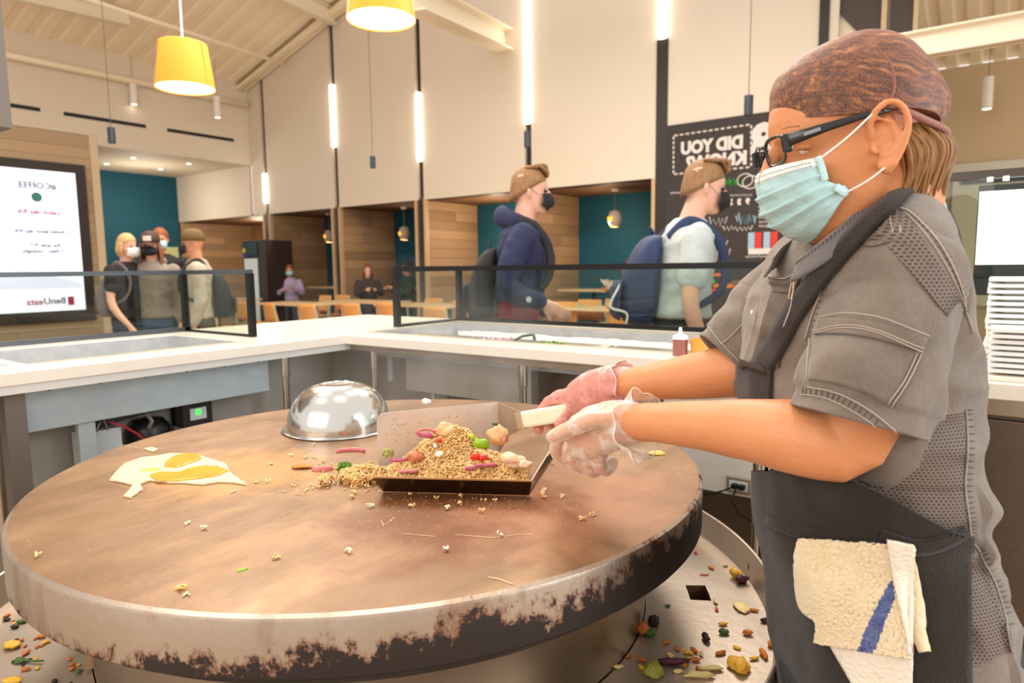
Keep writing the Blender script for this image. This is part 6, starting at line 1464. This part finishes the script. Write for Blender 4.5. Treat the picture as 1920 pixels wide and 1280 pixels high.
gw=glmat('clear_glove',(250,240,228),.20); gp=glmat('pink_glove',(238,170,164),.42)
def glove(D,mat,cuff,label,seed):
    b=B(); hand(b,D,.0032); o=b.build('glove',mat,None); remesh(o,.0034,2,.5)
    for v in o.data.vertices: v.co+=v.normal*(.0022*nz(v.co.x*50+seed,v.co.y*50,v.co.z*50))
    adopt(o)['label']=label
    c=B(); N=64; rows=[]
    (p0,p1,r0,r1,tl)=cuff; p0=P3(*p0);p1=P3(*p1); ax=(p1-p0).normalized(); a_=(UP-ax*ax.z).normalized(); b2=ax.cross(a_)
    K=16
    for k in range(K+1):
        v=k/K; rr_=[]
        for i in range(N):
            a=2*math.pi*i/N; rad=r0+(r1-r0)*v**1.6+ (.0035+.006*v**2)*nz(math.cos(a)*2.6+seed,math.sin(a)*2.6,v*2)+.004*v*math.sin(a*7+seed)
            ext=tl*nz(math.cos(a)*1.7+5,math.sin(a)*1.7,seed)*v*v
            rr_.append(p0+(p1-p0)*v+ax*ext+a_*(math.cos(a)*rad)+b2*(math.sin(a)*rad*.92))
        rows.append(rr_)
    c.loft(rows,cap=False); adopt(c.build('glove_cuff',mat,None,smooth=True))
    e=B(); e.tube(rows[-1]+[rows[-1][0]],.0010,5,cap=False); adopt(e.build('cuff_edge',M('cuff_edge',(250,242,234),.4,alpha=.75),None,smooth=True))
glove(LH,gw,((1165,801,1.075),(1197,804,1.045),.038,.056,.020),'loose clear plastic glove on the left hand',1.3)
glove(RH,gp,((1140,728,1.285),(1170,722,1.26),.040,.042,.012),'pinkish plastic glove on the right hand',7.1)
# ================================================================ OTHER PEOPLE
skl=M('skin_fair',(232,176,150),.5,sss=.08); skt=M('skin_tan',(206,146,112),.5,sss=.08)
def fabric(name,c,v=.85): return M(name,c,.85,var=(14,.8),col2=tuple(x*v for x in c),bump=(90,.15))
def person(label,px,py_top,dep,height,yaw,skinm,top,bottom,hairm,group=None,sleeve=1.0,shorts=False,arms=None,lean=0,head_turn=0,mask=None,hood=None,vox=.016,hem=.0,hairstyle='short',cap=None,seated=None,headpitch=0,name='person',stance=0,width=1.0):
    """yaw: 0 faces image right (RT); positive turns towards the camera's far side"""
    base=atd(px,py_top,dep); base.z=0
    f=(RT*math.cos(yaw)+FW*math.sin(yaw)); l=UP.cross(f)
    t=thing(name,label,'person',base,group); k=height/1.8
    W=lambda x,y,z: base+f*(x*k)+l*(y*k)+UP*(z*k)
    def ad(o): o.parent=t; o.matrix_parent_inverse=Matrix.Translation(-base); return o
    b=B(); lx=lean
    hx_=lambda z: lx*max(0,z-.95)/.7   # forward lean of the trunk
    z0=-.42 if seated else 0
    # head
    hc=W(hx_(1.66)+.03+(.03 if lean>.05 else 0),0,1.655+z0); ha=yaw+head_turn; hf_=RT*math.cos(ha)+FW*math.sin(ha); hp_=(hf_*math.cos(headpitch)-UP*math.sin(headpitch)); hl_=UP.cross(hf_).normalized(); hu_=hp_.cross(hl_)*1.0
    if hu_.z<0: hu_=-hu_
    Hh=lambda x,y,z: hc+hp_*(x*k)+hl_*(y*k)+hu_*(z*k)
    rings=[]
    for z,f_,bk_,w_ in TAB[::1]:
        z=z-.010; m_=(f_+bk_)/2; h_=(f_-bk_)/2; rings.append([Hh(m_+h_*math.copysign(abs(math.cos(a))**.86,math.cos(a)),w_*math.sin(a)*(1-.14*max(0,math.cos(a))),z) for a in [2*math.pi*i/24 for i in range(24)]])
    b.loft(rings); limb(b,[(Hh(.088,0,.02),.008*k),(Hh(.108,0,-.012),.012*k)],8)
    for s in (1,-1): limb(b,[(Hh(-.008,s*.076,-.028),(.009*k,.006*k)),(Hh(-.014,s*.082,.0),(.014*k,.007*k)),(Hh(-.010,s*.080,.018),(.010*k,.006*k))],8)
    limb(b,[(Hh(-.02,0,-.05),.055*k),(W(hx_(1.5),0,1.47+z0),.060*k)],16)
    sh=.185*width
    def A(z): return hx_(z)
    tor=[(.92,.115,.165),(1.05,.105,.150),(1.20,.115,.155),(1.34,.122,.170),(1.43,.105,.165),(1.48,.075,.10)]
    def ring(z,rx,ry,g=0,n=32): return [W(A(z)+ (rx+g)*math.cos(a),(ry*width+g)*math.sin(a),z+z0) for a in [2*math.pi*i/n for i in range(n)]]
    b.loft([ring(z,rx,ry) for z,rx,ry in tor])
    arms=arms or {}
    def armp(s):
        d=arms.get(s)
        S=(A(1.42),s*sh,1.415+z0)
        if d: return [S]+[q for q in d]
        return [S,(A(1.15)-.02,s*(sh+.055),1.13+z0),(A(1.0)+.05,s*(sh+.055),.88+z0)]
    AR={}
    for s in (1,-1):
        S,E_,W_=armp(s)[:3]; AR[s]=(S,E_,W_); limb(b,[(W(*S),.050*k),(W(*E_),.040*k),(W(*W_),.027*k)],14)
        e=Vector(W_)-Vector(E_); e.normalize(); palm=Vector(W_)+e*.09
        limb(b,[(W(*W_),(.030*k,.022*k)),(W(*palm),(.040*k,.018*k))],12)
        side=e.cross(Vector((0,1,0))); side=side.normalized() if side.length>.1 else Vector((1,0,0)); nrm_=e.cross(side).normalized()
        curl=-.3 if arms.get('open')!=s else .25
        for i_,(o_,ln_) in enumerate(((-.026,.075),(-.009,.085),(.009,.08),(.026,.062))):
            p0=palm+side*o_; p1=p0+e*ln_*.5+nrm_*.006; p2=p0+e*ln_+nrm_*curl*.05*s; limb(b,[(W(*p0),.0095*k),(W(*p1),.0085*k),(W(*p2),.007*k)],8)
        q0=Vector(W_)+e*.03+side*-.02; q1=q0+e*.04-side*.035; q2=q1+e*.035-side*.012; limb(b,[(W(*q0),.012*k),(W(*q1),.0105*k),(W(*q2),.008*k)],8)
    LG={}
    for s in (1,-1):
        if seated: pts=[(0,s*.09,.50),(.42,s*.10,.50),(.42,s*.11,.09)]
        else: pts=[(0,s*.09,.92),(.02+stance*s,s*.10,.50),(-.02+stance*1.6*s,s*.10,.085)]
        LG[s]=pts; limb(b,[(W(*pts[0]),.085*k),(W(*pts[1]),.055*k),(W(*pts[2]),.038*k)],14)
        fo=Vector(pts[2]); limb(b,[(W(fo.x,fo.y,.05),.035*k),(W(fo.x+.13,fo.y,.035),(.025*k,.04*k))],12)
    o=b.build('body',skinm,None); remesh(o,vox,3); ad(o)
    for s in (1,-1):
        bm_=chunk(1500,300,.9,.011*k,eyd,'eye',None,None); bm_.location=Hh(.082,s*.031,.006); ad(bm_)
    # shirt
    c=B(); g=.016; c.loft([ring(1.10+hem-.12 if hem else .93,.128,.178,g)]+[ring(z,rx,ry,g) for z,rx,ry in tor if z>(1.0+hem)]+[ring(1.51,.062,.072,g*.3)])
    for s in (1,-1):
        S,E_,W_=[Vector(q) for q in AR[s]]
        if sleeve>=1: limb(c,[(W(*S),.066*k),(W(*E_),.056*k),(W(*(E_.lerp(W_,.92))),.043*k)],16)
        else:
            e=S.lerp(E_,sleeve); limb(c,[(W(*S),.066*k),(W(*e),.064*k)],16)
    o=c.build('shirt',top,None); remesh(o,vox,3); 
    for v in o.data.vertices: v.co+=v.normal*(.010*(1-abs(nz(v.co.x*7,v.co.y*7,v.co.z*9))*2)+.004*nz(v.co.x*20,v.co.y*20,v.co.z*26))*k
    ad(o)
    # trousers
    c=B()
    if not seated: c.loft([ring(.82,.12,.17,.014),ring(.98,.112,.16,.012),ring(1.06+hem,.105,.15,.010)])
    else: limb(c,[(W(-.05,0,.52),(.16*k,.12*k)),(W(.05,0,.52),(.16*k,.11*k))],20)
    for s in (1,-1):
        p0,p1,p2=[Vector(q) for q in LG[s]]
        if shorts: limb(c,[(W(*p0),.105*k),(W(*p0.lerp(p1,.85)),.095*k)],18)
        else: limb(c,[(W(*p0),.105*k),(W(*p1),.078*k),(W(*(p2+Vector((0,0,.02)))),.062*k)],18)
        q=B(); fo=p2; limb(q,[(W(fo.x-.03,fo.y,.045),(.045*k,.042*k)),(W(fo.x+.06,fo.y,.045),(.042*k,.045*k)),(W(fo.x+.15,fo.y,.032),(.028*k,.045*k))],14); ad(q.build('shoe',M('trainer_grey',(90,88,88),.6),None,smooth=True))
    o=c.build('trousers' if not shorts else 'shorts',bottom,None); remesh(o,vox,3); ad(o)
    # hair
    hb2=B(); rg=[]
    zb0=.045 if hairstyle!='long' else .04
    for kk in range(11):
        v=kk/10; rr_=[]
        for i in range(32):
            a=2*math.pi*i/32; cc,ss=math.cos(a),math.sin(a); zb=.062*max(0,cc)**.7+.012*(1-abs(cc))-.052*max(0,-cc); z=zb+(.143-zb)*math.sin(v*math.pi/2); u=max(0,z)/.143
            tp=(max(0,1-u**2.8))**.5; rr_.append(Hh(-.004+(.099 if cc>0 else .107)*tp*cc+.006*nz(a*3,v*5,height),.0825*tp*ss,z+.004*nz(a*5,v*6,1)))
        rg.append(rr_)
    hb2.loft(rg,cap=True)
    if cap is None or hairstyle=='long': ad(hb2.build('hair',hairm,None,smooth=True))
    if hairstyle=='tuft':
        q=B(); r=random.Random(int(px))
        for i in range(90):
            a=r.uniform(-1,1); limb(q,[(Hh(-.03+.07*r.random(),a*.055,.128),.008*k),(Hh(.045+.04*r.random(),a*.06,.128+.014*r.random()),.006*k),(Hh(.088+.012*r.random(),a*.055,.080+.02*r.random()),.002*k)],6)
        ad(q.build('fringe',hairm,None,smooth=True))
    if hairstyle=='long':
        q=B(); r=random.Random(int(px)+1)
        for i in range(60):
            a=r.uniform(1.2,5.08); x,y=.088*math.cos(a),.082*math.sin(a); ln_=r.uniform(.14,.26); limb(q,[(Hh(x,y,.03),.012*k),(Hh(x*1.15-.01,y*1.2,-.06),.013*k),(Hh(x*1.1,y*1.25,-ln_),.006*k)],6)
        ad(q.build('long_hair',hairm,None,smooth=True))
    if hairstyle=='short2':
        q=B(); r=random.Random(int(px)+1)
        for i in range(40):
            a=r.uniform(1.4,4.9); x,y=.09*math.cos(a),.084*math.sin(a); limb(q,[(Hh(x,y,.03),.012*k),(Hh(x*1.1,y*1.12,-.03),.013*k),(Hh(x*.95,y*1.0,-.085),.006*k)],6)
        ad(q.build('bobbed_hair',hairm,None,smooth=True))
    if cap is not None:
        q=B(); q.loft([[Hh(.108*math.cos(a)*tp-.004,.090*math.sin(a)*tp,z) for a in [2*math.pi*i/28 for i in range(28)]] for z,tp in ((.035,1),(.07,1.02),(.11,.93),(.14,.7),(.155,.35),(.158,.05))]); ad(q.build('cap_crown',cap[0],None,smooth=True))
        if cap[1]:
            q=B(); q.grid(lambda u,v: Hh(.09+.085*u,(v-.5)*.15*(1-.25*u),.042-.02*u-.03*(2*v-1)**2),6,8); ad(q.build('cap_peak',cap[0],None,smooth=True,solid=.004)); q=B(); q.grid(lambda u,v: Hh(.1085-.006*abs(2*v-1),(v-.5)*.075,.052+.05*u),4,6); ad(q.build('cap_patch',cap[1],None,solid=.004))
    if mask is not None:
        q=B()
        def mf(u,v):
            th=(u-.5)*math.pi*.86; xx=.03+(.084+.018*math.sin(v*math.pi)-(.014 if v>.8 else 0))*math.cos(th)**.7; return Hh(xx,.075*math.sin(th),-.005-.092*v+.03*(abs(2*u-1)**2)*(v-.3))
        q.grid(mf,18,14); ad(q.build('face_mask',mask,None,smooth=True,solid=.003))
        for s in (1,-1):
            q=B(); limb(q,[(Hh(.040,s*.074,-.02),.0015),(Hh(.0,s*.082,.010),.0015),(Hh(-.014,s*.088,.012),.0015)],5); ad(q.build('ear_loop',mask,None,smooth=True))
    if hood is not None:
        q=B(); limb(q,[(W(A(1.5)-.05,.09,1.50),(.045*k,.035*k)),(W(A(1.5)-.115,0,1.53),(.06*k,.045*k)),(W(A(1.5)-.05,-.09,1.50),(.045*k,.035*k))],14); ad(q.build('hood',hood,None,smooth=True))
        q=B(); limb(q,[(W(A(1.5)-.03,.085,1.51),.028*k),(W(A(1.5)+.05,.06,1.475),.024*k),(W(A(1.45)+.095,0,1.43),.020*k),(W(A(1.5)+.05,-.06,1.475),.024*k),(W(A(1.5)-.03,-.085,1.51),.028*k)],10); ad(q.build('hood_edge',hood,None,smooth=True))
    return t,W,Hh,A,ad,k
def backpack(P,mat,smat,label,w=.15,dx=.18,z0=.98,z1=1.42,sides=(1,-1),off=-.13,parent=False):
    t,W,Hh,A,ad,k=P
    base=W(-.25,0,z0); bp_=thing('backpack',label,'backpack',base)
    def a2(o): o.parent=bp_; o.matrix_parent_inverse=Matrix.Translation(-base); return o
    c=B(); rs=[]
    for z,sx,sy in ((z0,.7,.8),(z0+.03,.95,.98),(z0+.15,1.05,1),(z0+.28,.92,.97),(z1-.03,.62,.85),(z1,.3,.5)):
        rs.append([W(A(z)+off-dx*.5*sx*(1)+dx*.5*sx*math.copysign(abs(math.cos(a))**.6,math.cos(a)),w*sy*math.copysign(abs(math.sin(a))**.6,math.sin(a)),z) for a in [2*math.pi*i/28 for i in range(28)]])
    c.loft(rs); o=c.build('pack_body',mat,None,smooth=True,sub=1); a2(o)
    c=B(); rs=[]
    for z,sx in ((z0+.03,.3),(z0+.06,.9),(z0+.18,1),(z0+.22,.6)): rs.append([W(A(z)+off-dx+(-.045*sx)*(.5+.5*-math.cos(a))*1.0+.0,w*.75*math.sin(a),z) for a in [2*math.pi*i/20 for i in range(20)]])
    c.loft(rs); a2(c.build('front_pocket',smat,None,smooth=True))
    for s in sides:
        c=B(); limb(c,[(W(A(z1)+off+.02,s*.10,z1-.02),(.022*k,.006)),(W(A(1.45)-.02,s*.115,1.495),(.024*k,.007)),(W(A(1.4)+.10,s*.12,1.43),(.024*k,.007)),(W(A(1.3)+.158,s*.13,1.30),(.022*k,.006)),(W(A(1.2)+.13,s*.165,1.16),(.018*k,.005)),(W(A(1.1)-.03,s*.19,1.07),(.014*k,.005))],8,up=l_up(t)); a2(c.build('strap',smat,None,smooth=True))
    c=B(); limb(c,[(W(A(z1)+off-.03,.03,z1-.01),.006),(W(A(z1)+off-.05,0,z1+.035),.006),(W(A(z1)+off-.03,-.03,z1-.01),.006)],6); a2(c.build('grab_loop',smat,None,smooth=True))
    return bp_
def l_up(t): return (0,0,1)
hb=M('hair_light_brown',(112,76,48),.6,var=(70,.9),col2=(176,132,88),stretch=(1,1,.3),bump=(120,.6)); hbl=M('hair_blond',(214,176,122),.6,var=(60,.8),col2=(190,148,96)); hd=M('hair_dark',(48,32,24),.6); hr=M('hair_auburn',(140,76,40),.6); 
kmask=M('mask_black',(24,24,28),.7); wmask=M('mask_white2',(236,232,226),.7); bmask=M('mask_pale_blue',(168,204,214),.7)
navyh=fabric('hoodie_navy',(46,50,84)); blackp=M('pack_black',(34,32,34),.7,bump=(60,.3)); greyt=fabric('tshirt_pale_grey',(200,206,204),.92); navyp=M('pack_navy',(38,52,88),.6,bump=(40,.3)); 
F_=Vector
# man in navy hoodie, walking right, hand held open
P=person('man in navy hoodie, red shorts and black mask walking right with open hand',973,340,3.98,1.925,0.0,skl,navyh,fabric('shorts_red',(160,34,50)),hb,None,1.0,True,
 arms={-1:[(-.05,-.25,1.16),(.125,-.27,1.07)],1:[(.02,.25,1.15),(.18,.22,.99)],'open':-1},lean=.05,mask=kmask,hood=navyh,vox=.009,hem=.10,hairstyle='tuft',stance=.10,head_turn=.05)
backpack(P,blackp,blackp,'black backpack on the back of the man in the navy hoodie',.14,.15,.94,1.36)
q=B(); q.tube([P[1](.168,-.03,1.335),P[1](.172,.0,1.335),P[1](.168,.03,1.335)],.008,6); P[4](q.build('chest_print',M('chest_red',(200,60,70),.7),None))
o=B().lathe([(0,0),(.016,0),(.016,.003),(0,.003)],14).build('sleeve_patch',M('patch_pale',(206,206,214),.6),None); P[4](o); o.rotation_euler=(math.pi/2,0,YAW); o.location=P[1](.06,-.322,1.09)
P=person('man in pale grey T-shirt and black mask walking right with a wristband',1281,340,3.44,1.87,0.0,skl,greyt,fabric('trouser_charcoal',(58,60,66)),hb,None,.62,False,
 arms={-1:[(.0,-.235,1.12),(.09,-.225,.87)],1:[(.03,.235,1.13),(.12,.22,.90)]},lean=.06,mask=kmask,vox=.009,hem=.06,hairstyle='tuft',stance=.08,headpitch=.12)
backpack(P,navyp,navyp,'navy blue backpack with dark lower panel on the grey-shirted man',.15,.17,1.0,1.44)
q=B(); c=P[1](.073,-.226,.925); q.tube([c+(RT*.035*math.cos(a)+FW*.03*math.sin(a)) for a in [i*.5236 for i in range(13)]],.007,6,cap=False); o=q.build('wristband',M('band_black',(40,38,40),.6),None,smooth=True); P[4](o)
q=B(); limb(q,[(P[1](-.30,-.10,1.20),.007),(P[1](-.345,-.12,1.12),.007),(P[1](-.34,-.13,1.09),.007),(P[1](-.27,-.13,1.06),.006),(P[1](-.29,-.14,.96),.006),(P[1](-.25,-.14,.86),.006)],6); o=q.build('cord',M('cord_white',(226,226,222),.6),None,smooth=True); setp(o,'white cord dangling from the navy backpack','cord')
# third man behind the cook's neck
P=person('man in pale shirt with dark strap, mostly hidden behind the cook\'s head',1690,300,2.80,1.95,0.0,skl,M('shirt_white_grey',(214,222,222),.8),fabric('trouser_dark',(50,50,54)),hb,None,.6,False,vox=.012)
backpack(P,M('pack_charcoal',(66,68,72),.7),M('pack_charcoal',(66,68,72),.7),'charcoal backpack of the man hidden behind the cook',.13,.10,1.0,1.4)
# group of four by the teal wall
gname='people standing together by the teal wall'
P=person('blond person in black top and white mask, turned right, leftmost of the standing four',238,440,6.5,1.71,-.25,skl,fabric('top_black',(36,30,30)),fabric('jeans_dark',(52,62,84)),hbl,gname,.5,False,arms={-1:[(.05,-.26,1.10),(.20,-.22,.88)]},mask=wmask,hairstyle='short2')
backpack(P,M('pack_grey',(128,118,114),.8),M('pack_grey2',(110,102,98),.8),'grey backpack on the blond person',.15,.16,.95,1.38)
P=person('person with long hair, brown cap, grey hoodie and black mask facing the camera',288,440,6.6,1.72,-1.35,skl,fabric('hoodie_grey',(152,140,128)),fabric('jeans_blue',(76,96,126)),M('hair_reddish',(140,92,58),.6),gname,1.0,False,mask=kmask,hood=MC['hoodie_grey'],hairstyle='long',cap=(M('cap_brown',(78,52,40),.7),M('cap_patch_white',(226,214,204),.7)))
P=person('tall man in black T-shirt and pale blue mask behind the grey hoodie',306,430,7.6,1.83,-1.25,skt,fabric('tee_black',(32,28,30)),fabric('shorts_black',(34,34,38)),hr,gname,.6,True,mask=bmask,width=1.08)
P=person('bearded man in pale sweater and black mask looking left, rightmost of the four',372,440,6.45,1.73,-2.75,skt,fabric('sweater_sand',(196,180,160)),fabric('trouser_olive',(92,80,62)),M('hair_olive_brown',(110,82,50),.7),gname,1.0,False,mask=kmask,cap=(M('beanie_olive',(112,88,52),.8),None))
backpack(P,blackp,M('pack_brown_black',(48,42,36),.7),'black and brown backpack on the man in the pale sweater',.14,.17,.92,1.38)
# seated diners
for (px,d,yaw,sk,tp,hr_,mk_,lab,hs,ht) in ((546,15.3,-1.3,skt,fabric('shirt_lilac',(186,168,196)),hr,bmask,'man in lilac shirt and pale mask seated in the left alcove','short',1.92),(692,14.1,-1.2,skl,fabric('jacket_brown',(62,48,42)),M('hair_long_auburn',(120,70,42),.6),None,'long-haired diner in dark jacket eating in the second alcove','long',1.90),(768,14.4,-2.6,skt,fabric('top_green',(34,66,44)),hd,None,'diner in dark green top with black hair behind the right guard','short',1.94),(1184,11.6,2.9,M('skin_warm',(196,110,60),.5),fabric('jacket_dark_brown',(70,54,44)),hd,None,'dark-haired diner in brown jacket leaning at the alcove table','short',1.9)):
    person(lab,px,500,d,ht,yaw,sk,tp,fabric('trouser_plain',(60,60,66)),hr_,None,1.0,False,mask=mk_,hairstyle=hs,seated=True,arms={1:[(.12,.24,.78),(.34,.10,.86)],-1:[(.12,-.24,.78),(.34,-.10,.86)]},vox=.022)
# ================================================================ STEAM
m=bpy.data.materials.new('steam'); m.use_nodes=True; nt=m.node_tree; n=nt.nodes; L=nt.links; n.clear()
o_=n.new('ShaderNodeOutputMaterial'); v_=n.new('ShaderNodeVolumePrincipled'); v_.inputs['Color'].default_value=(1,.97,.93,1); v_.inputs['Anisotropy'].default_value=.2
tc=n.new('ShaderNodeTexCoord'); ns=mk_noise(n,L,tc.outputs['Object'],7,4,(1,1,.5),.6)
gr=n.new('ShaderNodeTexGradient'); gr.gradient_type='SPHERICAL'; mp=n.new('ShaderNodeMapping'); mp.inputs['Scale'].default_value=(2.4,4.4,3.2); L.new(tc.outputs['Object'],mp.inputs[0]); L.new(mp.outputs[0],gr.inputs[0])
dn=mk_math(n,L,'MULTIPLY',mk_ramp(n,L,ns,[(.42,(0,)),(.68,(1,))]),gr.outputs[0]); L.new(mk_math(n,L,'MULTIPLY',dn,1.9),v_.inputs['Density']); L.new(v_.outputs[0],o_.inputs['Volume'])
c=atd(800,690,1.62); b=B().box(-.40,.40,-.22,.22,-.14,.28); st_=b.build('steam_cloud',m,None); st_.location=c; st_.rotation_euler.z=YAW; setp(st_,'thin white steam drifting up behind the bowl and far turner','steam',None,'stuff')

# ---- pieces that belong to a part go one level deeper
def under(child_names,par,test=None):
    for o in list(ck.children):
        if o.name.split('.')[0] in child_names and o is not par and (test is None or test(o)):
            mw=o.matrix_world.copy(); o.parent=par; o.matrix_parent_inverse=par.matrix_world.inverted()
bpy.context.view_layer.update()
frm=[o for o in ck.children if o.name.split('.')[0]=='frame'][0]; frm.name='glasses'; frm['label']='black rectangular spectacles'
under({'lens','temple_arm','end_piece','temple_plate'},frm); under({'sleeve_pocket','pocket_flap'},SL); under({'collar_stitch'},clo)
under({'collar_tab','front_placket','button','loop_clip','shoulder_mesh_panel'},jo); under({'ear_loop','side_strip','stitch_row'},mo_); under({'net_band','net_seam'},[o for o in ck.children if o.name.startswith('hair_under_net')][0])
